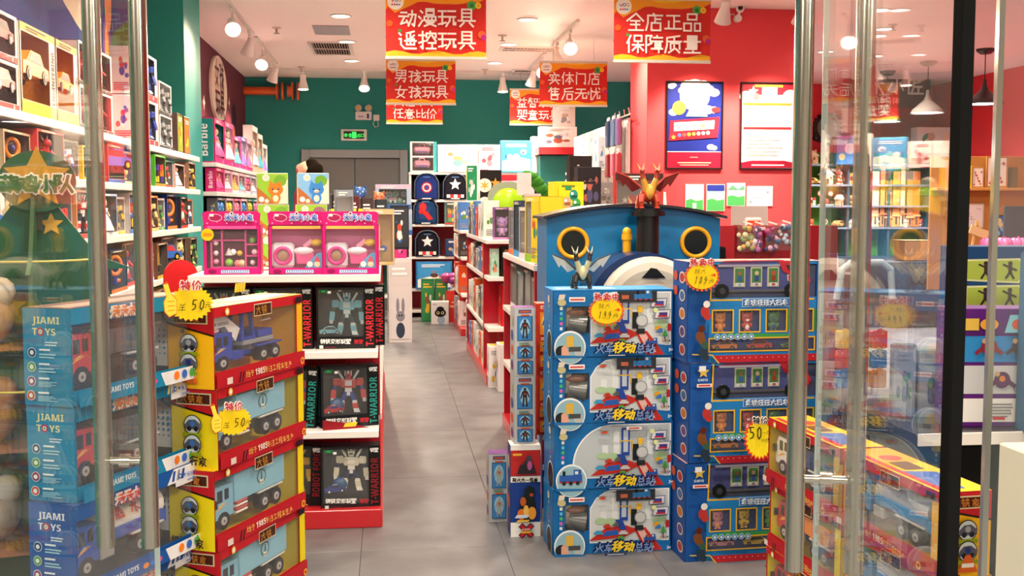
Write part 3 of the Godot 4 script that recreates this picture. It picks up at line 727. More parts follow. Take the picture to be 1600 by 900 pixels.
# a general boxed toy; o: col carton, inner lining, fig [kind, three colours], n figures abreast, tiers, fr frame shares, cols print colours, txt lettering, style
func toybox(called: String, label: String, cat: String, group: String, s: Vector3, o: Dictionary) -> Node3D:
	var t := thing(called, label, cat, V(0, 0, 0), 0, group)
	var sd: int = o.get("seed", label.hash() % 10000)
	var col = o.get("col", "f0eeea")
	var cols: Array = o.get("cols", ["d8433c", "3b6fd0", "e8c23a"])
	var g := G.new()
	if o.has("fig"):
		var q: Array = o.get("fr", [0.08, 0.08, 0.14, 0.12])
		var fr := [q[0] * s.x, q[1] * s.x, q[2] * s.y, q[3] * s.y]
		put(carton(s, col, o.get("inner", "d9d5cf"), fr), "carton", "card", t)
		var n: int = o.get("n", 1); var tiers: int = o.get("tiers", 1)
		var iw: float = (s.x - fr[0] - fr[1]); var ih: float = (s.y - fr[2] - fr[3]) / tiers
		for j in tiers:
			for i in n:
				var f: Array = o.fig
				var h: float = minf(ih * 0.94, iw / n / (1.0 if f[0] in ["car", "tea"] else 0.75))
				if f[0] == "car": h = minf(iw / n * 0.92, ih * 2.2)
				var dd := minf(1.0, s.z * 0.8 / (h * (0.45 if f[0] == "car" else 0.6)))
				toy_in(t, f[0], [f[1 + (i + j) % maxi(1, f.size() - 3)], f[f.size() - 2], f[f.size() - 1]], V(-s.x / 2 + fr[0] + iw * (i + 0.5) / n, fr[3] + ih * j + (0.04 * ih if f[0] != "car" else ih * 0.3), s.z * o.get("fz", -0.02)), h, o.get("turn", 0.0), dd)
			if j > 0: g.box(V((fr[0] - fr[1]) / 2, fr[3] + ih * j, s.z / 2 - 0.0015), V(iw, 0.018, 0.003), o.get("band", cols[0]))
		g.on(Transform3D(Basis(), V(-s.x / 2 + fr[0], fr[3], -s.z / 2 + 0.006)))
		blob_art(g, 0, ih * 0.1, iw, ih * 0.8, cols, sd + 3)
		if o.get("film", true): film_on(s, fr, t)
		g.face("front", s)
		g.rect(0.002, s.y - fr[2] * 0.9, s.x - 0.004, fr[2] * 0.8, o.get("band", cols[0]))
		if fr[3] > 0.012: g.rect(0.002, 0.002, s.x - 0.004, fr[3] - 0.004, o.get("foot", cols[0])).disc(s.x * 0.8, fr[3] * 0.5, fr[3] * 0.32, cols[2 % cols.size()])
		if o.has("han"): g.han(o.han, s.x * 0.08, s.y - fr[2] * 0.82, fr[2] * 0.62, 0.14, o.get("ink", "ffffff"))
		elif o.has("txt"): g.lat(o.txt, s.x / 2, s.y - fr[2] * 0.68, minf(fr[2] * 0.42, s.x / o.txt.length() * 1.1), o.get("ink", "ffffff"), 1.0, false, 0.0, true)
		else: bars(g, s.x * 0.15, s.y - fr[2] * 0.8, s.x * 0.6, fr[2] * 0.6, 2, o.get("ink", "fff6e0"), sd)
		if o.has("vtxt"): g.lat(o.vtxt, s.x - fr[1] * 0.25, s.y * 0.18, fr[1] * 0.5, o.get("ink", "222222"), o.get("vs", 1.0), true)
		if fr[0] > 0.02: blob_art(g, 0.004, s.y * 0.2, fr[0] - 0.008, s.y * 0.6, cols, sd)
	else:
		put(G.new().box(V(0, s.y / 2, 0), s, col, minf(0.002, s.z * 0.1)), "carton", "card", t)
		g.face("front", s)
		var bg = o.get("bg", cols[0])
		g.rect(s.x * 0.04, s.y * 0.05, s.x * 0.92, s.y * 0.9, bg)
		if o.has("sky"): g.poly([s.x * 0.04, s.y * 0.35, s.x * 0.5, s.y * 0.5, s.x * 0.96, s.y * 0.4, s.x * 0.96, s.y * 0.95, s.x * 0.04, s.y * 0.95], o.sky)
		blob_art(g, s.x * 0.1, s.y * o.get("lift", 0.1), s.x * 0.8, s.y * (0.65 if not o.has("lift") else 0.96 - o.lift), cols, sd)
		if o.has("txt"): g.lat(o.txt, s.x / 2, s.y * 0.82, minf(s.y * 0.1, s.x / o.txt.length() * 1.0), o.get("ink", "ffffff"), 1.0, false, 0.0, true)
		elif o.has("han"): g.han(o.han, s.x * 0.1, s.y * 0.8, minf(s.y * 0.13, s.x * 0.8 / o.han.length()), 0.14, o.get("ink", "ffffff"))
		else: bars(g, s.x * 0.15, s.y * 0.8, s.x * 0.7, s.y * 0.12, 2, o.get("ink", "ffffff"), sd)
	# the sides and the top carry print too
	for f in ["left", "right"]:
		g.face(f, s)
		g.rect(s.z * 0.06, s.y * 0.03, s.z * 0.88, s.y * 0.94, o.get("side", col))
		if o.get("sideart", true):
			blob_art(g, s.z * 0.15, s.y * 0.3, s.z * 0.7, s.y * 0.5, cols, sd + 7)
			bars(g, s.z * 0.15, s.y * 0.08, s.z * 0.7, s.y * 0.18, 4, o.get("bar", "8a8a8a"), sd)
		if o.has("stxt"): g.lat(o.stxt, s.z * 0.68, s.y * 0.15, s.z * 0.38, o.get("sink", "ffffff"), minf(1.0, s.y * 0.75 / (s.z * 0.38 * o.stxt.length() * 0.75)), true)
	g.face("top", s).rect(s.x * 0.05, s.z * 0.1, s.x * 0.9, s.z * 0.8, o.get("lid", cols[1 % cols.size()])).disc(s.x * 0.7, s.z * 0.5, s.z * 0.25, cols[2 % cols.size()])
	put(g, "print", "card", t)
	return t

func stand(t: Node3D, p: Vector3, yaw := 0.0) -> Node3D:
	t.position = p; t.rotation_degrees.y = yaw
	return t

# burst price card: two characters above, a hand-written price in the burst, optionally a thumb
func price_card(p: Vector3, yaw: float, label: String, style: int, w: float, words: Array) -> Node3D:
	var o := thing("price_card", label, "price card", p, yaw, "")
	var r := w / 2
	var b := PackedVector2Array()
	var n := 24
	for i in n * 2:
		var a := TAU * i / (n * 2)
		var k: float = 1.0 if i % 2 == 0 else 0.86
		b.append(Vector2(cos(a) * r * k, sin(a) * r * k * (0.8 if style != 2 else 1.35)))
	var g := G.new().prism(b, 0, 0.002, "f7d51d" if style != 2 else "e0442a")
	g.on(Transform3D(Basis(), V(0, 0, 0.002)))
	if style == 2:
		var q := []
		for v2 in b: q.append_array([v2.x * 0.86, v2.y * 0.9])
		g.poly(q, "f8df22")
	if style == 1:
		for i in n: g.disc(cos(TAU * i / n) * r * 0.95, sin(TAU * i / n) * r * 0.76, r * 0.09, "e8632a", 0.0, 8)
		g.disc(0, 0, r * 0.88, "f7d51d", r * 0.7, 28)
	var hs := w * 0.2
	if style == 0:
		var th := PackedVector2Array([Vector2(-1.2, 0.95), Vector2(-0.98, 1.0), Vector2(-0.85, 0.5), Vector2(-0.6, 0.2), Vector2(-0.62, -0.45), Vector2(-0.95, -0.6), Vector2(-1.15, -0.35), Vector2(-1.18, 0.1), Vector2(-1.05, 0.4)])
		var th2 := PackedVector2Array()
		for v2 in th: th2.append(v2 * r)
		g.T = Transform3D(Basis(), V(0, 0, 0.002))
		g.prism(th2, 0, 0.002, "e0502a")
		g.on(Transform3D(Basis(), V(0, 0, 0.004)))
		var q := []
		for v2 in th: q.append_array([v2.x * r * 0.93 - 0.06 * r, v2.y * r * 0.92])
		g.poly(q, "fbe04a")
		for i in 3: g.line([Vector2(-1.0 * r, (0.12 - i * 0.2) * r), Vector2(-0.72 * r, (0.14 - i * 0.2) * r)], r * 0.03, "e08a1e")
	var m := 0.62 if style != 2 else 1.0
	var c0 := -hs * 1.12 if words[0].length() == 2 else -hs * 1.75
	g.on(Transform3D(Basis(), V(0, 0, 0.005)))
	var ink := "c22a3a" if style != 2 else "1a1a1a"
	for k in 2: g.han(words[0], c0, m * r, hs, 0.3 if k == 0 else 0.14, "fff6f0" if k == 0 else ink, 1.2)
	if style == 0:
		g.han("羊", -0.62 * r, -0.3 * r, hs * 0.85, 0.07, "1c1c1c", 1.0, 0.15)
		g.han(words[1], -0.12 * r, -0.28 * r, hs * 1.15, 0.1, "1c1c1c", 1.0, 0.15, 0.0, 0.72)
		g.han("元", 0.52 * r, -0.2 * r, hs * 0.7, 0.08, "1c1c1c", 1.0, 0.15)
	elif style == 1:
		g.han("特大", -0.5 * r, 0.18 * r, hs * 0.7, 0.06, "3a3322", 1.2, 0.2)
		g.han(words[1], -0.6 * r, -0.38 * r, hs * 1.0, 0.085, "2c2818", 0.95, 0.2, 0.0, 0.7)
		g.han("元", 0.3 * r, -0.35 * r, hs * 0.7, 0.07, "2c2818", 1.0, 0.2)
		g.disc(0.62 * r, 0.1 * r, r * 0.08, "e0442a").disc(0.5 * r, 0.1 * r, r * 0.06, "d8862a")
	else:
		g.han(words[1], -0.75 * r, 0.05 * r, hs * 1.9, 0.09, "1c1c1c", 0.95, 0.0, 0.0, 0.6)
		g.han("一口", 0.1 * r, 0.35 * r, hs * 0.6, 0.08, "1c1c1c").han("比价", 0.05 * r, -0.1 * r, hs * 0.6, 0.08, "1c1c1c").han("二", 0.2 * r, -0.5 * r, hs * 0.5, 0.08, "1c1c1c")
	put(g, "card", "card", o)
	return o

# ---------------------------------------------------------------- hanging banners
func banner(x: float, d: float, two: Array, label: String, first := true) -> void:
	var o := thing("hanging_banner", label, "banner", V(x, 2.685, -d), -1.5, "red promotional banners hanging from the ceiling")
	var w := 0.77; var h := 0.485
	put(G.new().box(V(w / 2, h / 2, 0), V(w, h, 0.004), "d8342c"), "cloth", "card", o)
	var g := G.new()
	for s in [0, 1]:
		if s == 0: g.on(Transform3D(Basis(), V(0, 0, 0.002)))
		else: g.on(Transform3D(Basis(V(-1, 0, 0), V(0, 1, 0), V(0, 0, -1)), V(w, 0, -0.002)))
		var y := [0.0, h]
		var p := [0.0, h, 0.0, h - 0.13]
		for i in 13: p.append_array([w * (i * 0.9 / 12.0 + 0.02), h - 0.075 + 0.05 * sin(i * 1.05 + 2.6) * (0.5 + 0.5 * cos(i * 0.4)) - (0.05 if i < 2 else 0.0)])
		p.append_array([w, h - 0.03, w, h])
		g.poly(p, "f2a02a")
		g.poly([w * 0.35, h, w * 0.45, h - 0.03, w * 0.6, h - 0.035, w * 0.75, h - 0.01, w * 0.78, h], "f6c02e")
		p = [0.0, 0.012]
		for i in 13: p.append_array([w * i / 12.0, 0.042 + 0.014 * sin(i * 1.3)])
		p.append_array([w, 0.012])
		g.poly(p, "f3b42d")
		g.disc(w * 0.1, h - 0.062, 0.062, "f7f4ec", 0.0, 26)
		g.line([Vector2(w * 0.055, h - 0.045), Vector2(w * 0.07, h - 0.062), Vector2(w * 0.088, h - 0.045)], 0.006, "d8433c").disc(w * 0.105, h - 0.05, 0.014, "3b8fd0").disc(w * 0.105, h - 0.05, 0.008, "f7f4ec").rect(w * 0.125, h - 0.062, 0.024, 0.024, "e6a02a").rect(w * 0.13, h - 0.057, 0.015, 0.014, "f7f4ec")
		for i in 4: g.rect(w * 0.058 + i * 0.018, h - 0.092, 0.012, 0.012, ["d8433c", "d8433c", "7a55a0", "3b8fd0"][i])
		g.disc(w * 0.855, h - 0.085, 0.036, "57b356").disc(w * 0.855, h - 0.085, 0.016, "2f8a44").disc(w * 0.92, h - 0.085, 0.024, "f6cf36").disc(w * 0.92, h - 0.085, 0.01, "f0a830")
		g.disc(w * 0.04, h * 0.53, 0.024, "e0662c").disc(w * 0.955, h * 0.37, 0.03, "e86a38").disc(w * 0.975, h * 0.33, 0.022, "c02f86").disc(w * 0.14, h * 0.42, 0.014, "4f9a50")
		for i in 2: g.han(two[i], 0.098, 0.235 - i * 0.172, 0.137, 0.102, "fbf3ec", 1.1)
	put(g, "print", "card", o)
	for y in [0.0, h]: put(G.new().box(V(w / 2, y, 0), V(w + 0.01, 0.024, 0.018), "cfc9bf", 0.003), "rail", "gloss", o)
	for s in [0.2, 0.8]: put(G.new().cyl(V(w * s, h, 0), V(w * s, CEIL - 2.685, 0), 0.0015, 0.0015, "8a8680", 6), "wire", "gloss", o)

func banners() -> void:
	var a := "red banner lettered in white Chinese, "
	banner(0.0, 8.5, ["动漫玩具", "遥控玩具"], a + "nearest of the left column over the aisle")
	banner(0.0, 12.3, ["男孩玩具", "女孩玩具"], a + "middle of the left column over the aisle")
	banner(0.0, 15.2, ["天猫京东", "任意比价"], a + "farthest of the left column, half hidden")
	banner(1.775, 8.5, ["全店正品", "保障质量"], a + "nearest of the right column, before the red pillar")
	banner(1.72, 12.3, ["实体门店", "售后无忧"], a + "middle of the right column under a glaring spotlight")
	banner(1.71, 15.2, ["益智玩具", "婴童玩具"], a + "farthest of the right column")

func posters() -> void:
	var c := V(2.925, 1.91, -10.235)
	var o := thing("wall_poster", "blue and red framed poster with white-headed figure, left one on the red pillar", "poster", c)
	var w := 0.545; var h := 0.82
	var fr := G.new()
	for s in [-1, 1]: fr.box(V(s * w / 2, h / 2, 0.01), V(0.014, h, 0.03), "1c1416", 0.003)
	for y in [0.0, h]: fr.box(V(0, y, 0.01), V(w + 0.014, 0.014, 0.03), "1c1416", 0.003)
	var frame := fr.mesh()
	put(frame, "frame", "gloss", o)
	var g := G.new().on(Transform3D(Basis(), V(-w / 2, 0, 0.006)))
	g.rect(0, 0, w, h, "26308c").rect(0, 0, w, h * 0.19, "c01f3c").rect(0, h * 0.19, w, 0.006, "f3eef0")
	for e in [[0.08, 0.95, 0.05], [0.12, 0.96, 0.04], [0.85, 0.88, 0.07], [0.75, 0.92, 0.07], [0.12, 0.65, 0.06], [0.85, 0.68, 0.06], [0.3, 0.9, 0.07], [0.8, 0.25, 0.05], [0.86, 0.24, 0.04]]: g.disc(w * e[0], h * e[1], w * e[2] * 1.4, "f4f2fa", w * e[2])
	g.disc(w * 0.5, h * 0.84, w * 0.27, "fbf4ee", w * 0.26, 24).disc(w * 0.36, h * 0.94, w * 0.12, "fbf4ee").disc(w * 0.66, h * 0.94, w * 0.12, "fbf4ee").disc(w * 0.5, h * 0.9, w * 0.2, "fbf4ee")
	for s in [-1, 1]: g.disc(w * (0.5 + s * 0.09), h * 0.865, w * 0.075, "d8b99a", w * 0.045).disc(w * (0.5 + s * 0.09), h * 0.865, w * 0.05, "f8efe6", w * 0.028)
	g.disc(w * 0.22, h * 0.7, w * 0.12, "f2dc48").disc(w * 0.72, h * 0.68, w * 0.12, "f2d9c8", w * 0.08).poly([w * 0.34, h * 0.6, w * 0.74, h * 0.6, w * 0.68, h * 0.68, w * 0.4, h * 0.68], "7fb0cf").disc(w * 0.88, h * 0.68, w * 0.08, "c8323c", w * 0.05)
	g.poly([w * 0.04, h * 0.32, w * 0.92, h * 0.36, w * 0.95, h * 0.6, w * 0.06, h * 0.55], "c9283c")
	g.poly([w * 0.13, h * 0.43, w * 0.85, h * 0.46, w * 0.86, h * 0.56, w * 0.13, h * 0.53], "fbf6f2")
	g.line([Vector2(w * 0.18, h * 0.51), Vector2(w * 0.22, h * 0.46), Vector2(w * 0.27, h * 0.51)], 0.008, "c85a6a").rect(w * 0.34, h * 0.465, w * 0.09, w * 0.07, "6f86c8").rect(w * 0.355, h * 0.475, w * 0.06, w * 0.04, "fbf6f2").disc(w * 0.53, h * 0.49, w * 0.035, "8fc0a0").disc(w * 0.65, h * 0.495, w * 0.035, "e0c070")
	for i in 7: g.disc(w * (0.23 + i * 0.085), h * 0.385 + i * 0.004, w * 0.033, ["5a6cc0", "d85a5a", "f0c24a", "f0a85a", "f4e6e0", "f4e6e0", "f4e6e0"][i])
	g.star(w * 0.12, h * 0.36, w * 0.05, "f0a050")
	g.han("一一", w * 0.42, h * 0.11, 0.035, 0.16, "f3a9a0").rect(w * 0.2, h * 0.06, w * 0.6, h * 0.012, "f0b8a0").rect(w * 0.24, h * 0.035, w * 0.52, h * 0.008, "f0b8a0")
	put(g, "print", "card", o)
	var o2 := thing("wall_poster", "white framed notice poster with red bands, right of two on the red pillar", "poster", c + V(0.73, 0, 0))
	put(frame, "frame", "gloss", o2)
	g = G.new().on(Transform3D(Basis(), V(-w / 2, 0, 0.006)))
	g.rect(0, 0, w, h, "f6efec").rect(0, h * 0.86, w, h * 0.14, "b02a3c").disc(w * 0.1, h * 0.84, w * 0.13, "f6efec", w * 0.1).disc(w * 0.9, h * 0.85, w * 0.14, "f6efec", w * 0.11).rect(w * 0.38, h * 0.8, w * 0.28, h * 0.16, "f7f2ea").rect(w * 0.24, h * 0.95, w * 0.52, h * 0.03, "f0a848").star(w * 0.22, h * 0.9, w * 0.1, "f3dcd0").disc(w * 0.28, h * 0.84, w * 0.06, "d8707a")
	g.rect(w * 0.05, h * 0.74, w * 0.88, h * 0.028, "c8752c").rect(w * 0.05, h * 0.46, w * 0.88, h * 0.028, "9c2a34")
	bars(g, w * 0.08, h * 0.52, w * 0.5, h * 0.18, 4, "e2d8d2", 4)
	bars(g, w * 0.08, h * 0.16, w * 0.7, h * 0.26, 6, "e2d8d2", 5)
	g.poly([0, 0, w, 0, w, h * 0.07, w * 0.8, h * 0.095, w * 0.2, h * 0.095, 0, h * 0.07], "8c1c34").rect(w * 0.2, h * 0.035, w * 0.6, h * 0.014, "e8cfd0")
	put(g, "print", "card", o2)
	# certificates below
	var spec := [[1071, 288, 1100, 331, "white and green certificate card, left of four"], [1104, 288, 1133, 330, "blue and green certificate card, second of four"], [1136, 286, 1165, 322, "pale landscape certificate card, third of four"], [1167, 291, 1208, 322, "white certificate sheet, right of four"]]
	for i in 4:
		var e: Array = spec[i]
		var p0 := at(e[0], e[3], 10.22); var p1 := at(e[2], e[1], 10.22)
		var q := thing("certificate", e[4] + " on the red pillar below the posters", "certificate", V((p0.x + p1.x) / 2, p0.y, -10.235), 0)
		var cw := p1.x - p0.x; var ch := p1.y - p0.y
		put(G.new().box(V(0, ch / 2, 0.004), V(cw, ch, 0.008), "f6f4f2", 0.001), "plate", "gloss", q)
		g = G.new().on(Transform3D(Basis(), V(-cw / 2, 0, 0.008)))
		if i < 3:
			g.poly([0.004, 0.004, cw - 0.004, 0.004, cw - 0.004, ch * 0.45, cw * 0.6, ch * 0.4, cw * 0.3, ch * 0.48, 0.004, ch * 0.42], "4aa860")
			if i == 1: g.rect(0.004, ch * 0.75, cw - 0.008, ch * 0.23, "2c3c9c").rect(0.01, ch * 0.68, cw - 0.02, ch * 0.06, "8ab0d8")
			if i == 2: g.rect(0.004, ch * 0.7, cw - 0.008, ch * 0.28, "8fc6cf").poly([0.004, ch * 0.7, cw * 0.3, ch * 0.9, cw * 0.6, ch * 0.72, cw * 0.9, ch * 0.88, cw - 0.004, ch * 0.7], "5f9a7a")
			if i == 0: g.rect(cw * 0.4, ch * 0.12, cw * 0.2, ch * 0.2, "d8ecd8").rect(cw * 0.3, ch * 0.65, cw * 0.4, ch * 0.03, "b8ccb8")
		else:
			bars(g, cw * 0.2, ch * 0.4, cw * 0.6, ch * 0.3, 3, "a8a8c8", 3)
			g.disc(cw * 0.8, ch * 0.7, 0.012, "d88a9a").rect(cw * 0.1, ch * 0.15, 0.025, 0.025, "8a9a98")
		put(g, "print", "card", q)
	var b := thing("wall_camera", "white security camera on the red pillar under the ceiling", "camera", at(1153, 24, 10.2))
	put(G.new().cyl(V(0, -0.03, -0.03), V(0, -0.03, 0.02), 0.035, 0.035, "e8e4e2", 14).bar(V(0, -0.03, 0), V(0.01, 0.04, 0.02), 0.02, 0.02, "e8e4e2"), "bracket", "gloss", b)
	put(G.new().ell(V(0.012, 0.06, 0.03), V(0.042, 0.042, 0.05), "eceae8").cyl(V(0.0, 0.058, 0.07), V(-0.004, 0.057, 0.085), 0.024, 0.022, "1a1a1c"), "camera_head", "gloss", b)
	var jb := thing("junction_box", "square white junction box beside the wall camera on the red pillar", "junction box", at(1132, 27, 10.23))
	put(G.new().box(V(0, 0, 0.015), V(0.09, 0.1, 0.04), "e8d8d6", 0.006), "box", "gloss", jb)
	put(G.new().tube([V(0.045, 0.02, 0.01), V(0.08, 0.03, 0.01), V(0.12, 0.0, 0.01)], 0.004, "e8d8d6", 6), "cable", "gloss", jb)

# ---------------------------------------------------------------- the blue train front
func dragon(called: String, label: String, a: String, b: String, p: Vector3, s: float) -> void:
	var o := thing(called, label, "toy figure", p)
	var g := G.new()
	g.ell(V(0, 0.36, 0), V(0.2, 0.2, 0.24), a, 14, 8).ell(V(0, 0.42, 0.14), V(0.12, 0.2, 0.13), b, 12, 7)
	for q in [-1, 1]:
		g.cyl(V(q * 0.16, 0.34, 0.1), V(q * 0.2, 0.16, 0.16), 0.09, 0.06, a, 9).cyl(V(q * 0.2, 0.17, 0.16), V(q * 0.19, 0.02, 0.14), 0.06, 0.045, a, 9).ell(V(q * 0.19, 0.025, 0.19), V(0.065, 0.03, 0.09), a, 9, 5)
		g.cyl(V(q * 0.15, 0.32, -0.12), V(q * 0.24, 0.03, -0.18), 0.1, 0.05, a, 9).ell(V(q * 0.24, 0.025, -0.12), V(0.06, 0.03, 0.09), a, 9, 5)
		g.cyl(V(q * 0.06, 0.45, 0.12), V(q * 0.17, 0.75, 0.16), 0.09, 0.065, b, 10).cyl(V(q * 0.17, 0.74, 0.16), V(q * 0.19, 0.92, 0.14), 0.065, 0.06, a, 10)
		g.ell(V(q * 0.2, 0.95, 0.2), V(0.075, 0.06, 0.13), a, 11, 6).cyl(V(q * 0.2, 0.95, 0.28), V(q * 0.2, 0.93, 0.38), 0.05, 0.03, a, 8)
		for e in [-1, 1]: g.cyl(V(q * 0.2 + e * 0.04, 0.99, 0.14), V(q * 0.2 + e * 0.09, 1.14, 0.02), 0.02, 0.003, b, 6)
	g.cyl(V(0, 0.3, -0.2), V(0.15, 0.12, -0.5), 0.1, 0.02, a, 9)
	put(g, "body", "gloss", o)
	for q in [-1, 1]:
		g = G.new()
		var root := V(q * 0.16, 0.52, -0.05); var el := V(q * 0.45, 0.78, -0.12); var tip := V(q * 0.82, 0.92, -0.05)
		g.cyl(root, el, 0.03, 0.022, a, 7).cyl(el, tip, 0.022, 0.008, a, 7)
		var mem := "6e1c16" if a == "b03a24" else "c8ccc8"
		for e in [[root, el, V(q * 0.36, 0.42, -0.2)], [el, tip, V(q * 0.36, 0.42, -0.2)], [el, tip, V(q * 0.6, 0.55, -0.16)]]:
			g.poly3([e[0], e[1], e[2]], V(0, 0.6, -3), G.H(mem)); g.poly3([e[0] - V(0, 0, 0.006), e[1] - V(0, 0, 0.006), e[2] - V(0, 0, 0.006)], V(0, 0.6, 3), G.H(mem))
		put(g, "wing", "gloss", o)
	for c in o.get_children(): c.transform = Transform3D(Basis().scaled(V(s, s, s)), V(0, 0, 0))

func train() -> void:
	var o := thing("play_train", "big blue play train front with two round yellow-rimmed windows, behind the stacked train set boxes", "play train", V(1.262, 0, -5.5))
	var hw := 0.455
	var pts := PackedVector2Array([Vector2(-hw, 0.0), Vector2(hw, 0.0)])
	for i in 15:
		var t: float = 1.0 - i / 7.0
		pts.append(Vector2(hw * t, 1.485 + 0.062 * (1.0 - t * t)))
	put(G.new().prism(pts, -0.35, 0, "1470a8"), "cab", "gloss", o)
	var g := G.new()
	for i in 14:
		var t0: float = -1.02 + i * 2.04 / 14.0; var t1: float = -1.02 + (i + 1) * 2.04 / 14.0
		var a := V(hw * t0 * 1.03, 1.487 + 0.062 * (1 - t0 * t0), 0); var b := V(hw * t1 * 1.03, 1.487 + 0.062 * (1 - t1 * t1), 0)
		var u := V(0, 0.014, 0)
		g.hexa([a + V(0, 0, 0.05), b + V(0, 0, 0.05), b - V(0, 0, 0.37), a - V(0, 0, 0.37), a + u + V(0, 0, 0.05), b + u + V(0, 0, 0.05), b + u - V(0, 0, 0.37), a + u - V(0, 0, 0.37)], "24262c")
	put(g, "roof", "gloss", o)
	for x in [-0.318, 0.325]:
		g = G.new()
		g.torus(V(x, 1.362, 0.004), 0.073, 0.012, "f0a91c", 32, 8)
		var ring := put(g, "window_ring", "gloss", o)
		put(G.new().cyl(V(x, 1.362, 0.0), V(x, 1.362, 0.006), 0.07, 0.068, "0c0d10", 28), "round_window", "gloss", o)
	put(G.new().cyl(V(0.03, 1.0, 0.17), V(0.03, 1.5, 0.17), 0.058, 0.056, "17181c", 24).cyl(V(0.03, 1.5, 0.17), V(0.03, 1.525, 0.17), 0.085, 0.085, "17181c", 24).cyl(V(0.03, 1.525, 0.17), V(0.03, 1.535, 0.17), 0.075, 0.06, "17181c", 24), "funnel", "gloss", o)
	put(G.new().cyl(V(-0.06, 1.12, 0.1), V(-0.06, 1.41, 0.1), 0.022, 0.022, "f0b21e", 14).cyl(V(-0.06, 1.38, 0.1), V(-0.06, 1.41, 0.1), 0.028, 0.028, "f0b21e", 14).ell(V(-0.06, 1.42, 0.1), V(0.024, 0.024, 0.024), "f0b21e", 12, 6).cyl(V(-0.06, 1.25, 0.1), V(-0.06, 1.3, 0.1), 0.03, 0.03, "f0b21e", 14), "whistle", "gloss", o)
	g = G.new()
	g.cyl(V(-0.02, 1.04, 0.0), V(-0.02, 1.04, 0.34), 0.285, 0.285, "16305c", 40)
	put(g, "boiler", "gloss", o)
	g = G.new()
	g.T = Transform3D(Basis(V(1, 0, 0), V(0, 0, 1), V(0, -1, 0)), V(0.005, 1.045, 0.34))
	g.lathe([Vector2(0.0, 0.075), Vector2(0.08, 0.072), Vector2(0.13, 0.058), Vector2(0.16, 0.055), Vector2(0.2, 0.056), Vector2(0.235, 0.045), Vector2(0.255, 0.02), Vector2(0.262, 0.0)], "c4beb0", 48)
	put(g, "boiler_front", "gloss", o)
	g = G.new().on(Transform3D(Basis(), V(0.005, 1.205, 0.404)))
	g.poly([-0.06, 0.0, 0.06, 0.0, 0.015, 0.045, -0.015, 0.05], "17181c")
	put(g, "chevron", "gloss", o)
	dragon("dragon_figure", "red two-headed toy dragon with spread wings standing on the train funnel", "b03a24", "d8a03c", V(1.292, 1.536, -5.33), 0.2)
	dragon("dragon_figure", "silver and black two-headed toy dragon with spread wings beside the train boiler", "2c2f33", "c8c8a0", at(909, 452, 4.78) + V(0, 0.005, 0), 0.165)

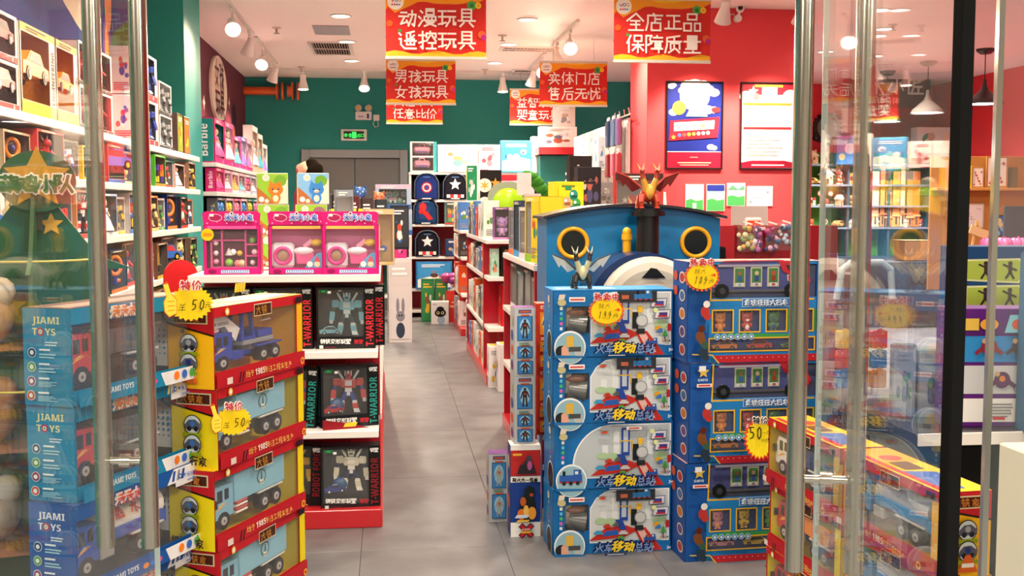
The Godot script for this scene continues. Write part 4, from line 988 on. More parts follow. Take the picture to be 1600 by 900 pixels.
# ---------------------------------------------------------------- trucks for the window boxes; one unit long along x, cab towards -x
func truck(kind: String, cab: String, bedcol: String, parent: Node, p: Vector3, L: float, up: float) -> void:
	var o := Node3D.new()
	o.name = "toy_truck"
	parent.add_child(o, true)
	o.transform = Transform3D(Basis().scaled(V(L, up, L)), p)
	var g := G.new()
	# cab
	g.prism(PackedVector2Array([Vector2(-0.5, 0.1), Vector2(-0.23, 0.1), Vector2(-0.23, 0.37), Vector2(-0.45, 0.38), Vector2(-0.49, 0.3), Vector2(-0.5, 0.2)]), -0.13, 0.13, cab)
	g.box(V(-0.5, 0.15, 0), V(0.03, 0.06, 0.26), cab, 0.006)
	put(g, "cab", "gloss", o)
	g = G.new()
	for s in [-1, 1]:
		g.prism(PackedVector2Array([Vector2(-0.43, 0.24), Vector2(-0.37, 0.24), Vector2(-0.37, 0.34), Vector2(-0.43, 0.34)]), s * 0.131 - 0.002, s * 0.131 + 0.002, "1a1e2a").prism(PackedVector2Array([Vector2(-0.34, 0.25), Vector2(-0.29, 0.25), Vector2(-0.29, 0.34), Vector2(-0.34, 0.34)]), s * 0.131 - 0.002, s * 0.131 + 0.002, "1a1e2a")
		g.box(V(-0.49, 0.25, s * 0.15), V(0.02, 0.07, 0.03), "1a1a1c")
	g.hexa([V(-0.494, 0.23, -0.11), V(-0.494, 0.23, 0.11), V(-0.48, 0.23, 0.11), V(-0.48, 0.23, -0.11), V(-0.462, 0.35, -0.1), V(-0.462, 0.35, 0.1), V(-0.44, 0.35, 0.1), V(-0.44, 0.35, -0.1)], "161c2c")
	put(g, "cab_windows", "gloss", o)
	g = G.new()
	g.box(V(0.05, 0.115, 0), V(0.9, 0.05, 0.14), "2c2d30" if kind != "crane" else cab)
	for s in [-1, 1]: g.box(V(-0.14, 0.12, s * 0.1), V(0.14, 0.09, 0.05), "a8a8a4" if kind != "crane" else cab, 0.006)
	g.box(V(-0.505, 0.13, 0.09), V(0.01, 0.03, 0.04), "f2d9a0").box(V(-0.505, 0.13, -0.09), V(0.01, 0.03, 0.04), "f2d9a0").box(V(-0.506, 0.18, 0), V(0.006, 0.05, 0.14), "9a9a98")
	for s in [-1, 1]: g.box(V(0.28, 0.175, s * 0.11), V(0.36, 0.02, 0.06), "c9c9c4" if kind != "crane" else cab, 0.006)
	put(g, "chassis", "gloss", o)
	for x in [-0.36, 0.19, 0.36]:
		for s in [-1, 1]:
			put(G.new().cyl(V(x, 0.075, s * 0.075), V(x, 0.075, s * 0.135), 0.075, 0.075, "151517", 18).cyl(V(x, 0.075, s * 0.1), V(x, 0.075, s * 0.139), 0.042, 0.036, "b9b9b6", 12).cyl(V(x, 0.075, s * 0.13), V(x, 0.075, s * 0.142), 0.014, 0.012, "6a6a6a", 8), "wheel", "gloss", o)
	g = G.new()
	match kind:
		"dump":
			g.hexa([V(-0.17, 0.2, -0.13), V(0.4, 0.19, -0.13), V(0.4, 0.19, 0.13), V(-0.17, 0.2, 0.13), V(-0.2, 0.38, -0.145), V(0.47, 0.37, -0.145), V(0.47, 0.37, 0.145), V(-0.2, 0.38, 0.145)], bedcol)
			for i in 3: g.box(V(-0.02 + i * 0.17, 0.285, 0.142), V(0.02, 0.17, 0.012), bedcol)
			g.box(V(0.14, 0.37, 0.147), V(0.66, 0.02, 0.012), bedcol).box(V(-0.23, 0.39, 0), V(0.1, 0.015, 0.26), bedcol)
		"tank":
			g.cyl(V(-0.18, 0.31, 0), V(0.48, 0.31, 0), 0.125, 0.125, bedcol, 28)
			g.box(V(0.14, 0.225, 0), V(0.66, 0.09, 0.255), cab, 0.01).box(V(0.46, 0.2, 0.08), V(0.12, 0.1, 0.08), cab, 0.01).box(V(0.15, 0.435, 0), V(0.5, 0.012, 0.05), "2a3a70")
			g.T = Transform3D(Basis(V(1, 0, 0), V(0, 0.8, -0.6), V(0, 0.6, 0.8)), V(-0.06, 0.355, 0.118)); g.z = 0.002
			if bedcol == "f2efe8": g.han("洒", 0.0, -0.03, 0.09, 0.14, "d8343c").han("水", 0.17, -0.03, 0.09, 0.14, "d8343c").han("车", 0.34, -0.03, 0.09, 0.14, "d8343c")
			g.T = Transform3D()
		"box":
			g.box(V(0.13, 0.315, 0), V(0.7, 0.25, 0.28), bedcol, 0.006)
			g.on(Transform3D(Basis(), V(0.0, 0.2, 0.141)))
			g.disc(0.14, 0.12, 0.065, "3f6a58").disc(0.14, 0.12, 0.05, bedcol).rect(0.115, 0.05, 0.05, 0.045, "e8e6da").poly([0.13, 0.09, 0.15, 0.09, 0.145, 0.16, 0.135, 0.16], "22332a").rect(0.12, 0.06, 0.04, 0.01, "3f6a58")
			g.T = Transform3D()
			for i in 4: g.box(V(-0.14, 0.1 + i * 0.028, 0.125), V(0.15, 0.018, 0.05), "e8ddd2" if i % 2 == 0 else "c03a3a", 0.004)
		"crane":
			g.cyl(V(0.12, 0.14, 0), V(0.12, 0.21, 0), 0.09, 0.09, "6a6c70", 18)
			g.box(V(0.15, 0.225, 0), V(0.44, 0.05, 0.24), "8c8f92", 0.008).box(V(0.27, 0.29, 0), V(0.2, 0.08, 0.22), cab, 0.008)
			for x in [-0.06, 0.1]:
				for s in [-1, 1]: g.bar(V(x, 0.25, s * 0.1), V(x + (0.04 if x < 0 else -0.01), 0.53, s * 0.08), 0.025, 0.025, cab)
			g.box(V(0.03, 0.535, 0), V(0.17, 0.025, 0.2), cab, 0.006).box(V(0.02, 0.27, 0), V(0.2, 0.03, 0.22), cab).ell(V(0.03, 0.37, 0), V(0.03, 0.04, 0.03), "8fb6d0", 10, 6).ell(V(0.03, 0.31, 0), V(0.035, 0.05, 0.035), "7a4a34", 10, 6)
			g.hexa([V(-0.06, 0.38, 0.03), V(-0.12, 0.26, 0.03), V(-0.12, 0.26, 0.09), V(-0.06, 0.38, 0.09), V(-0.28, 0.56, 0.03), V(-0.26, 0.43, 0.03), V(-0.26, 0.43, 0.09), V(-0.28, 0.56, 0.09)], "f0ede6")
			g.hexa([V(-0.28, 0.56, 0.03), V(-0.26, 0.43, 0.03), V(-0.26, 0.43, 0.09), V(-0.28, 0.56, 0.09), V(-0.5, 0.5, 0.03), V(-0.5, 0.41, 0.03), V(-0.5, 0.41, 0.09), V(-0.5, 0.5, 0.09)], "f0ede6")
			g.on(Transform3D(Basis(), V(-0.49, 0.445, 0.091)))
			g.lat("SUPER SHOVEL", 0.0, 0.0, 0.032, "3a3a3c", 0.9, false, 0.0)
			for i in 4: g.bar(V(0.25 + i * 0.035, 0.33, 0.08), V(0.265 + i * 0.035, 0.42, 0.08), 0.012, 0.012, "f0d040")
			g.T = Transform3D()
			g.bar(V(0.24, 0.42, 0.08), V(0.38, 0.425, 0.08), 0.012, 0.02, "e8e4dc")
			g.box(V(-0.4, 0.395, 0), V(0.09, 0.03, 0.2), "e8b0b8", 0.006).box(V(-0.35, 0.4, 0.06), V(0.06, 0.03, 0.05), "e8e4e0", 0.006)
	if g.v.size(): put(g, "truck_bed", "gloss", o)
	g = G.new().on(Transform3D(Basis(), V(-0.46, 0.17, 0.1315)))
	g.poly([0.0, 0.0, 0.06, 0.02, 0.16, 0.055, 0.05, 0.035], "f0b03a").poly([0.03, 0.03, 0.13, 0.06, 0.08, 0.055], "f4dc8a")
	put(g, "door_decal", "card", o)

func dots(g: G, x, y, w, h, n: int, m: int, r: float, col) -> void:
	for i in n:
		for j in m: g.disc(x + w * (i + 0.5) / n, y + h * (j + 0.5) / m, r * (0.35 + 0.65 * (float(i) / n)) * (1.0 - 0.5 * absf(2.0 * j / m - 1.0)), col, 0.0, 8)

# large window box with a truck: cols main, end panel art
func truck_box(label: String, style: int, tk: Array) -> Node3D:
	var s := V(0.54, 0.256, 0.15) if style == 0 else V(0.55, 0.248, 0.16)
	var t := thing("truck_box", label, "toy box", V(0, 0, 0), 0, ["blue boxed toy trucks stacked by the left door", "red and yellow boxed toy trucks in stacks"][style])
	var g: G
	if style == 0:
		var c: String = tk[3]
		var fr := [0.004, 0.004, 0.042, 0.04]
		put(carton(s, c, "16324a", fr), "carton", "card", t)
		film_on(s, fr, t)
		truck(tk[0], tk[1], tk[2], t, V(-0.055, 0.04, -0.005), 0.41, 0.38)
		g = G.new()
		# inside of the far end: white with blue dots
		g.on(Transform3D(Basis(V(0, 0, 1), Vector3.UP, Vector3.LEFT), V(s.x / 2 - 0.006, 0, -s.z / 2)))
		g.rect(0, 0.03, s.z - 0.004, s.y - 0.06, "dfe3ea")
		dots(g, 0.01, 0.06, s.z * 0.85, 0.09, 7, 5, 0.011, c)
		g.disc(s.z * 0.6, s.y * 0.76, 0.036, c).disc(s.z * 0.62, s.y * 0.765, 0.031, "7fb6d8")
		g.on(Transform3D(Basis(), V(-s.x / 2, 0, -s.z / 2 + 0.006)))
		g.rect(0.02, s.y * 0.5, s.x * 0.8, s.y * 0.32, "4a5c74")
		dots(g, 0.1, s.y * 0.5, 0.25, 0.08, 9, 4, 0.01, c)
		# front: strip above and lip below
		g.face("front", s)
		var l := s.x
		g.rect(0.0, s.y - fr[2], l, fr[2], c).poly([l * 0.72, s.y - fr[2], l, s.y - fr[2], l, s.y, l * 0.78, s.y], "e9edf2" if c != "1a87b0" else c)
		for i in 3: g.para(l * 0.76 + i * 0.022, s.y - 0.036, 0.012, 0.03, 0.008, "efe08a" if c == "1a87b0" else "2452a8")
		for k in 2: g.han("天天木米车", l * 0.28, s.y - 0.036, 0.03, [0.3, 0.15][k], ["f4ead8", "e07a30" if c == "1a87b0" else "d84a4a"][k], 1.1, 0.2)
		g.disc(l * 0.2, s.y - 0.02, 0.014, "3a2230", 0.01)
		g.rect(0, 0, l, fr[3], c).poly([l * 0.68, 0, l, 0, l, fr[3], l * 0.64, fr[3]], "e8eaee")
		g.lat("JIAMI TOYS", l * 0.2, 0.015, 0.015, "e8f0f4")
		for i in 3: g.disc(l * (0.47 + i * 0.055), 0.021, 0.013, ["f0902a", "3a6ed0", "d84a8a"][i], 0.008).disc(l * (0.78 + i * 0.07), 0.022, 0.013, ["f0802a", "3a6ed0", "4aa850"][i])
		# end panel
		g.face("left", s)
		g.rect(0, 0, s.z, s.y, c)
		g.lat("JIAMI", s.z * 0.2, s.y * 0.82, 0.018, "e8e2a0" if c == "1a87b0" else "e6ecf4", 1.25)
		g.lat("T", s.z * 0.2, s.y * 0.725, 0.018, "e8e2a0" if c == "1a87b0" else "e6ecf4", 1.25)
		g.lat("YS", s.z * 0.47, s.y * 0.725, 0.018, "e8e2a0" if c == "1a87b0" else "e6ecf4", 1.25)
		g.disc(s.z * 0.38, s.y * 0.76, 0.011, "b02a50").disc(s.z * 0.38, s.y * 0.76, 0.006, "f0e8e0").disc(s.z * 0.38, s.y * 0.76, 0.003, "3aa04a")
		bars(g, s.z * 0.48, s.y * 0.62, 0.045, 0.014, 2, "cfe0ea", 2)
		for i in 4:
			var y: float = s.y * (0.545 - i * 0.145)
			g.disc(s.z * 0.2, y, 0.0135, "cfe6ee").disc(s.z * 0.2, y, 0.0118, ["1f3a6a", "4a9a3a", "8a2a5a", "c8502a"][i]).disc(s.z * 0.2, y, 0.006, "e6eef0")
			g.rect(s.z * 0.36, y + 0.006, 0.034, 0.005, "e6f0f4")
			bars(g, s.z * 0.36, y - 0.013, 0.06, 0.015, [2, 2, 4, 4][i], "9fd0e0", i + 2)
		g.face("right", s).rect(0, 0, s.z, s.y, "e8eaee")
		g.face("top", s).rect(0, 0, s.x, s.z, "7a5a48" if c == "1a87b0" else "3a5a9a").rect(0.02, 0.02, s.x - 0.04, s.z * 0.5, "b09a88" if c == "1a87b0" else "6a86c0")
		put(g, "print", "card", t)
		# tab at the far top end
		var tb := G.new().box(V(s.x / 2 - 0.055, s.y - 0.03, s.z / 2 + 0.001), V(0.11, 0.052, 0.002), "eceef2")
		tb.on(Transform3D(Basis(), V(s.x / 2 - 0.11, s.y - 0.056, s.z / 2 + 0.002)))
		tb.disc(0.02, 0.03, 0.008, "3a6ed0").disc(0.02, 0.03, 0.004, "eceef2").han("甲米玩具", 0.034, 0.022, 0.013, 0.12, "3a6ed0", 1.15).rect(0.04, 0.012, 0.045, 0.004, "7a98d8")
		put(tb, "label_tab", "card", t)
	else:
		var yl: String = tk[3]
		var fr := [0.004, 0.04, 0.03, 0.05]
		put(carton(s, "c0202a", yl, fr), "carton", "card", t)
		film_on(s, fr, t)
		truck(tk[0], tk[1], tk[2], t, V(-0.035, 0.045, 0.0), 0.44, 0.31 if tk[0] == "crane" else 0.37)
		g = G.new().face("front", s)
		var l := s.x
		g.rect(l - 0.04, 0.05, 0.039, s.y - 0.08, yl)
		g.rect(0, s.y - 0.03, l, 0.03, "c0202a").rect(l * 0.42, s.y - 0.048, 0.11, 0.04, "e8d8b0").rect(l * 0.425, s.y - 0.045, 0.104, 0.034, "4a2a18")
		g.han("大铁", l * 0.44, s.y - 0.042, 0.027, 0.14, "b8803a", 1.2).disc(l * 0.12, s.y - 0.016, 0.012, "f0c030").disc(l * 0.12, s.y - 0.016, 0.007, "e8f0f0").rect(l - 0.06, s.y - 0.026, 0.045, 0.02, "2a1a20")
		g.rect(0, 0, l, 0.05, "b81e28")
		g.han("始于", l * 0.3, 0.014, 0.02, 0.1, "e8c860", 1.1); g.lat("1985", l * 0.39, 0.014, 0.02, "efe6d8"); g.han("专注工程车生产", l * 0.49, 0.014, 0.02, 0.1, "e8c860", 1.1)
		g.disc(l * 0.9, 0.024, 0.012, "f0c030").disc(l * 0.9, 0.024, 0.007, "b81e28").para(l * 0.16, 0.01, 0.008, 0.032, 0.01, "3a1016").para(l * 0.19, 0.01, 0.008, 0.032, 0.01, "3a1016").rect(l * 0.04, 0.014, 0.03, 0.02, "e0d0c8")
		for f in ["left", "right"]:
			g.face(f, s)
			g.rect(0, 0, s.z, s.y, yl).poly([0, s.y * 0.8, s.z, s.y * 0.66, s.z, s.y, 0, s.y], "b81e28").line([Vector2(0, s.y * 0.8), Vector2(s.z, s.y * 0.66)], 0.006, "2a1a14")
			g.rect(s.z * 0.12, s.y * 0.8, s.z * 0.76, s.y * 0.15, "d8c8a0").rect(s.z * 0.15, s.y * 0.815, s.z * 0.7, s.y * 0.12, "4a2418").han("大铁家", s.z * 0.2, s.y * 0.83, 0.024, 0.14, "b8702e", 1.25)
			for i in 2:
				var y: float = s.y * (0.56 - i * 0.24)
				g.disc(s.z * 0.5, y, 0.031, "2a2420").disc(s.z * 0.5, y, 0.028, "c8d4da").poly([s.z * 0.34, y - 0.014, s.z * 0.66, y - 0.014, s.z * 0.67, y + 0.004, s.z * 0.56, y + 0.017, s.z * 0.42, y + 0.015, s.z * 0.33, y], "55586a").disc(s.z * 0.43, y - 0.012, 0.008, "26242c").disc(s.z * 0.58, y - 0.012, 0.008, "26242c").disc(s.z * 0.5, y + 0.004, 0.009, ["9aa0a8", "2a3a80"][i] if yl != "e8d21a" else "3a70b8").rect(s.z * 0.3, y - 0.036, s.z * 0.4, 0.012, "8a9a1a")
			if yl == "e8d21a": g.han("钢铁行家", s.z * 0.1, 0.018, 0.028, 0.16, "3a2a1a", 1.1)
			else: g.poly([s.z * 0.3, 0.02, s.z * 0.7, 0.02, s.z * 0.55, 0.07, s.z * 0.45, 0.07], "d8622a").rect(s.z * 0.38, 0.034, s.z * 0.24, 0.012, "f0ece4").poly([0.004, 0.008, s.z * 0.4, 0.005, s.z * 0.15, 0.04], "7a1a14")
		g.face("top", s).rect(0, 0, s.x, s.z, "f2c21c").poly([0, 0, s.x * 0.5, 0, s.x * 0.35, s.z, 0, s.z], "e8a21e").poly([s.x * 0.55, s.z * 0.2, s.x * 0.9, s.z * 0.1, s.x * 0.95, s.z * 0.6, s.x * 0.6, s.z * 0.8], "4a6ab0").rect(s.x * 0.05, 0.01, s.x * 0.9, 0.02, "c8262c").disc(s.x * 0.25, s.z * 0.55, 0.035, "d8402c").rect(s.x * 0.35, s.z * 0.3, s.x * 0.18, s.z * 0.4, "6a4020")
		put(g, "print", "card", t)
	return t

func front_stacks() -> void:
	# left: blue boxes
	var yaw := 66.0
	var b := Basis(Vector3.UP, deg_to_rad(yaw))
	var corner := V(-0.823, 0, -2.9)          # the near front corner on the floor
	var base := corner + b * V(0.27, 0, -0.075)
	var jig := [0.0, 0.012, -0.006, 0.014, 0.0]
	for i in 5:
		var c := "1a87b0" if i >= 3 else "1c55a4"
		var what: Array = ["dump", "c82a2c", "55585c", c] if i >= 3 else ["tank", "1c4cb4", "f2efe8", c]
		var lab: String = ["blue water tank truck box, bottom of the stack", "blue water tank truck box, second from the bottom", "dark blue box with a white-tanked water truck, under two teal boxes", "teal window box with a red dump truck, second from the top", "teal window box with a red and grey dump truck, topmost"][i] + " by the left door"
		stand(truck_box(lab, 0, what), base + V(0, i * 0.2575, 0) + b * V(jig[i], 0, 0.012 - jig[i]), yaw + [0.0, 1.0, -0.6, 1.2, 0.0][i])
	# left: red and yellow boxes
	corner = V(-0.525, 0, -3.33)
	base = corner + b * V(0.275, 0, -0.08)
	for i in 5:
		var what: Array = ["crane", "1f3fa8", "", "eeb41c"] if i == 4 else ["box", "7fb6cf", "86bfd4", "e8d21a"]
		var lab: String = ["bottom of the stack", "second from the bottom of the stack", "third from the bottom of the stack", "under the crane truck box", ""][i]
		lab = "red and yellow box with a blue crane truck, topmost right of the blue boxes" if i == 4 else "red and yellow box with a pale blue lorry, " + lab
		stand(truck_box(lab, 1, what), base + V(0, i * 0.249, 0) + b * V([0.0, 0.01, -0.004, 0.012, 0.006][i], 0, 0), yaw + [0.0, 0.8, -0.5, 0.6, 0.0][i])
	price_card(at(298, 474, 3.22), 20, "yellow burst price card with thumbs-up, between teal boxes and crane truck box", 0, 0.13, ["特价", "50"])
	price_card(V(-0.472, 0.898, -3.35), 22, "yellow burst price card with thumbs-up on the box below the crane truck", 0, 0.115, ["特价", "50"])
	# right: two stacks that recede to the left
	var ry := -85.0
	for k in 2:
		for i in 3:
			var what: Array = [["dump", "c8302a", "f08a2a", "e8d21a"], ["dump", "c8302a", "f08a2a", "e8d21a"], ["dump", "e8e6e0", "2a3a6a", "c8a41c"]][i] if k == 0 else ["tank", "2f8fc8", "c9cdd0", "eeb41c"]
			var lab: String = ["red and yellow box with a red and orange truck, bottom of farther right stack", "red and yellow box with a red and orange truck, middle of farther right stack", "red and yellow box with a white and navy truck, topmost of the farther right stack", "red and yellow box with a silver tanker, bottom of the stack behind right door", "red and yellow box with a silver tanker, middle of the stack behind right door", "red and yellow box with a silver tanker truck, topmost behind the right door"][k * 3 + i]
			var t := truck_box(lab, 1, what)
			var p := V(1.545, 0.0, -3.7) if k == 0 else V(1.595, 0, -3.13)
			stand(t, p + V([0.0, 0.01, 0.0][i], i * 0.249, 0), ry)
	price_card(at(1187, 686, 3.98), -12, "tall yellow and red burst price card at the corner of the right-hand truck boxes", 2, 0.125, ["特价", "50"])

# ---------------------------------------------------------------- stacked sets on the right
func engine_art(g: G, x, y, w, col: String) -> void: # a small printed engine without a face
	g.rect(x, y + w * 0.12, w, w * 0.3, col).rect(x + w * 0.62, y + w * 0.35, w * 0.34, w * 0.3, col).rect(x + w * 0.68, y + w * 0.45, w * 0.14, w * 0.13, "dfe8f0").rect(x + w * 0.14, y + w * 0.4, w * 0.12, w * 0.2, "1a1c22").rect(x, y + w * 0.08, w, w * 0.06, "c02a2a")
	for i in 3: g.disc(x + w * (0.2 + i * 0.3), y + w * 0.07, w * 0.09, "2a2c34")

func train_set(label: String, plain: bool) -> Node3D:
	var s := V(0.54, 0.295, 0.24)
	var t := thing("train_set_box", label, "toy box", V(0, 0, 0), 0, "stacked blue train set boxes")
	var g := G.new()
	var w := s.x; var h := s.y
	# carton with a window cut in the front
	var wx0 := w * 0.1; var wx1 := w * 0.3; var wy0 := h * 0.36; var wy1 := h * 0.76
	if plain: g.box(V(0, h / 2, 0), s, "1d6fb4", 0.002)
	else:
		g.box(V(0, h / 2, -0.04), V(s.x, s.y, s.z - 0.08), "1b1d22", 0.0)
		var z := s.z / 2 - 0.0015
		g.box(V(0, 0.0015, 0.08), V(w, 0.003, 0.08), "1d6fb4").box(V(0, h - 0.0015, 0.08), V(w, 0.003, 0.08), "1d6fb4").box(V(-w / 2 + 0.0015, h / 2, 0), V(0.003, h, s.z), "1d6fb4").box(V(w / 2 - 0.0015, h / 2, 0), V(0.003, h, s.z), "1d6fb4")
		g.box(V(-w / 2 + wx0 / 2, h / 2, z), V(wx0, h, 0.003), "1d6fb4").box(V((wx1 + w) / 2 - w / 2, h / 2, z), V(w - wx1, h, 0.003), "1d6fb4")
		g.box(V((wx0 + wx1) / 2 - w / 2, wy0 / 2, z), V(wx1 - wx0, wy0, 0.003), "1d6fb4").box(V((wx0 + wx1) / 2 - w / 2, (wy1 + h) / 2, z), V(wx1 - wx0, h - wy1, 0.003), "1d6fb4")
	put(g, "carton", "card", t)
	if not plain:
		g = G.new().cyl(V(-w * 0.36, h * 0.5, 0.08), V(-w * 0.22, h * 0.45, 0.09), 0.035, 0.05, "5c5f60", 14).box(V(-w * 0.36, h * 0.6, 0.07), V(0.03, 0.1, 0.05), "b8b4a8", 0.006).ell(V(-w * 0.3, h * 0.66, 0.08), V(0.05, 0.02, 0.03), "8a5a48")
		put(g, "toy_engine", "gloss", t)
		put(G.new().box(V((wx0 + wx1) / 2 - w / 2, (wy0 + wy1) / 2, s.z / 2 - 0.005), V(wx1 - wx0, wy1 - wy0, 0.0008), "ffffff"), "clear_window", "film", t)
	g = G.new().face("front", s)
	var p := [w * 0.17, h * 0.16]
	for i in 12: # the pale scene with its curved edge
		var a: float = PI - i / 11.0 * PI * 0.5
		p.append_array([w * 0.48 + cos(a) * w * 0.33, h * 0.35 + sin(a) * h * 0.62])
	p.append_array([w * 0.985, h * 0.97, w * 0.985, h * 0.16])
	if not plain: p = [w * 0.31, h * 0.16, w * 0.31, h * 0.7, w * 0.36, h * 0.85, w * 0.44, h * 0.95, w * 0.5, h * 0.97, w * 0.985, h * 0.97, w * 0.985, h * 0.16]
	g.poly(p, "f2f5f8")
	var q := []
	for i in range(0, p.size(), 2): q.append_array([w * 0.6 + (p[i] - w * 0.6) * 0.97, h * 0.55 + (p[i + 1] - h * 0.55) * 0.965])
	g.poly(q, "b9c3ca" if plain else "cfd6da")
	for i in 6: g.rect(w * (0.4 + i * 0.095), h * 0.5, w * 0.05, h * (0.16 + 0.1 * ((i * 5) % 3)), "dde4e8")
	g.disc(w * 0.48, h * 0.48, w * 0.07, "a9c9a0", h * 0.06).disc(w * 0.9, h * 0.48, w * 0.06, "a9c9a0", h * 0.07).disc(w * 0.4, h * 0.5, w * 0.05, "a9c9a0", h * 0.05)
	p = [0.002, 0.002, w - 0.002, 0.002, w - 0.002, h * 0.13]
	for i in 9: p.append_array([w * (1.0 - i / 8.0) * 0.995 + 0.002, h * (0.15 + 0.04 * sin(i * 0.8))])
	g.poly(p, "1d6fb4")
	g.poly([w * 0.3, h * 0.2, w * 0.6, h * 0.24, w * 0.72, h * 0.34, w * 0.62, h * 0.42, w * 0.45, h * 0.4], "c3322e").poly([w * 0.42, h * 0.26, w * 0.56, h * 0.28, w * 0.54, h * 0.36, w * 0.44, h * 0.34], "2f5fb8")
	g.poly([w * 0.68, h * 0.38, w * 0.78, h * 0.38, w * 0.93, h * 0.02, w * 0.78, h * 0.02], "c3322e").poly([w * 0.71, h * 0.34, w * 0.77, h * 0.34, w * 0.86, h * 0.06, w * 0.79, h * 0.06], "e8b8b0").poly([w * 0.76, h * 0.13, w * 0.81, h * 0.09, w * 0.85, h * 0.13, w * 0.84, h * 0.09, w * 0.81, h * 0.05, w * 0.77, h * 0.09], "f4f4f4")
	g.rect(w * 0.56, h * 0.5, w * 0.07, h * 0.42, "2848a0").rect(w * 0.575, h * 0.55, w * 0.04, h * 0.34, "b8c4d4").line([Vector2(w * 0.55, h * 0.72), Vector2(w * 0.65, h * 0.72), Vector2(w * 0.65, h * 0.6)], 0.005, "e8b830").poly([w * 0.52, h * 0.52, w * 0.58, h * 0.52, w * 0.62, h * 0.36, w * 0.56, h * 0.36], "2848a0")
	g.rect(w * 0.655, h * 0.42, w * 0.05, h * 0.25, "1f2228").disc(w * 0.735, h * 0.54, w * 0.05, "8d9296", 0.0, 24).disc(w * 0.735, h * 0.54, w * 0.042, "c5cacc", 0.0, 24).rect(w * 0.7, h * 0.66, w * 0.04, h * 0.1, "e8b830").rect(w * 0.69, h * 0.34, w * 0.07, h * 0.08, "2a2c32")
	for e in [[0.34, 0.3, 0.08, "3f9ac8"], [0.42, 0.4, 0.06, "c03a34"], [0.55, 0.29, 0.08, "c8ccd0"], [0.5, 0.42, 0.05, "5a5c60"], [0.84, 0.4, 0.06, "e0a020"], [0.86, 0.36, 0.05, "3f7ac0"], [0.53, 0.21, 0.07, "5aa84a"]]: g.rect(w * e[0], h * e[1], w * e[2], h * 0.035, e[3]).rect(w * (e[0] + 0.015), h * (e[1] + 0.035), w * e[2] * 0.6, h * 0.025, e[3])
	engine_art(g, w * 0.765, h * 0.16, w * 0.1, "3058a8")
	g.poly([w * 0.9, h * 0.3, w * 0.95, h * 0.3, w * 0.925, h * 0.42], "3f9a48").rect(w * 0.92, h * 0.25, w * 0.01, h * 0.06, "5a4028").rect(w * 0.945, h * 0.38, w * 0.03, h * 0.09, "b82828").disc(w * 0.96, h * 0.47, w * 0.015, "b82828")
	for i in 4: g.para(w * (0.9 + i * 0.018), h * 0.22, w * 0.01, h * 0.03, w * 0.006, ["c87a28", "2a2420"][i % 2])
	for i in 2:
		var x := w * (0.8 + i * 0.03); var y := h * (0.74 - i * 0.17)
		g.poly([x, y, x + w * 0.13, y + h * 0.01, x + w * 0.14, y + h * 0.14, x + w * 0.01, y + h * 0.13], "3a4a6a").poly([x + w * 0.006, y + h * 0.012, x + w * 0.125, y + h * 0.02, x + w * 0.134, y + h * 0.13, x + w * 0.014, y + h * 0.12], "d5d8e0").rect(x + w * 0.04, y + h * 0.045, w * 0.07, h * 0.05, ["3a4a9c", "4a3a7a"][i]).rect(x + w * 0.03, y + h * 0.025, w * 0.08, h * 0.025, "b82a3a").disc(x + w * 0.012, y + h * 0.13, w * 0.02, "d8e0a0")
	g.disc(w * 0.405, h * 0.87, w * 0.03, "c8503a", h * 0.02).line([Vector2(w * 0.37, h * 0.9), Vector2(w * 0.44, h * 0.89)], 0.003, "6a4a40")
	if not plain:
		g.rect(w * 0.52, h * 0.82, w * 0.33, h * 0.17, "34373c")
		engine_art(g, w * 0.66, h * 0.83, w * 0.15, "2f78b8")
		g.rect(w * 0.555, h * 0.87, w * 0.06, h * 0.06, "b8644a")
	else: g.rect(w * 0.59, h * 0.9, w * 0.13, h * 0.05, "f0e8e4").rect(w * 0.61, h * 0.915, w * 0.09, h * 0.018, "c8303a")
	g.disc(w * 0.13, h * 0.16, w * 0.13, "e8f0f4", h * 0.25, 28).disc(w * 0.13, h * 0.15, w * 0.12, "8fb8c8", h * 0.23, 28)
	if plain: engine_art(g, w * 0.03, h * 0.1, w * 0.19, "2f5cae")
	else: g.disc(w * 0.06, h * 0.1, w * 0.05, "26292c", h * 0.09).poly([w * 0.06, h * 0.16, w * 0.09, h * 0.2, w * 0.13, h * 0.06, w * 0.1, h * 0.03, w * 0.06, h * 0.03], "e0a890").rect(w * 0.1, h * 0.17, w * 0.06, h * 0.16, "dab24a").disc(w * 0.2, h * 0.09, w * 0.035, "b9bec0", h * 0.08).rect(w * 0.12, h * 0.1, w * 0.1, h * 0.07, "4a4e50")
	g.poly([0.002, 0.002, w * 0.26, 0.002, w * 0.26, h * 0.03, 0.002, h * 0.05], "1d6fb4")
	for i in 5: g.rect(w * 0.045, h * (0.42 + i * 0.075), w * 0.022, h * 0.045, ["d8e4ea", "d85aa0", "4ab85a", "5ab8d8", "d8dcc0"][i])
	g.disc(w * 0.06, h * 0.83, w * 0.035, "c0b88a", h * 0.05).poly([w * 0.03, h * 0.87, w * 0.08, h * 0.88, w * 0.09, h * 0.95, w * 0.04, h * 0.95], "d8cfc0")
	if not plain: g.rect(w * 0.12, h * 0.84, w * 0.13, h * 0.07, "f2ece8").rect(w * 0.13, h * 0.86, w * 0.11, h * 0.025, "d04a50")
	for k in 2:
		g.han("火车", w * 0.33, h * 0.075, h * 0.13, [0.32, 0.13][k], ["1c2a5c", "7f9cd0"][k], 1.08, 0.1)
		g.han("移动", w * 0.475, h * 0.08, h * 0.16, [0.32, 0.15][k], ["1c2a5c", "f2d232"][k], 1.05, 0.1)
		g.han("总站", w * 0.66, h * 0.075, h * 0.13, [0.32, 0.13][k], ["1c2a5c", "7f9cd0"][k], 1.08, 0.1)
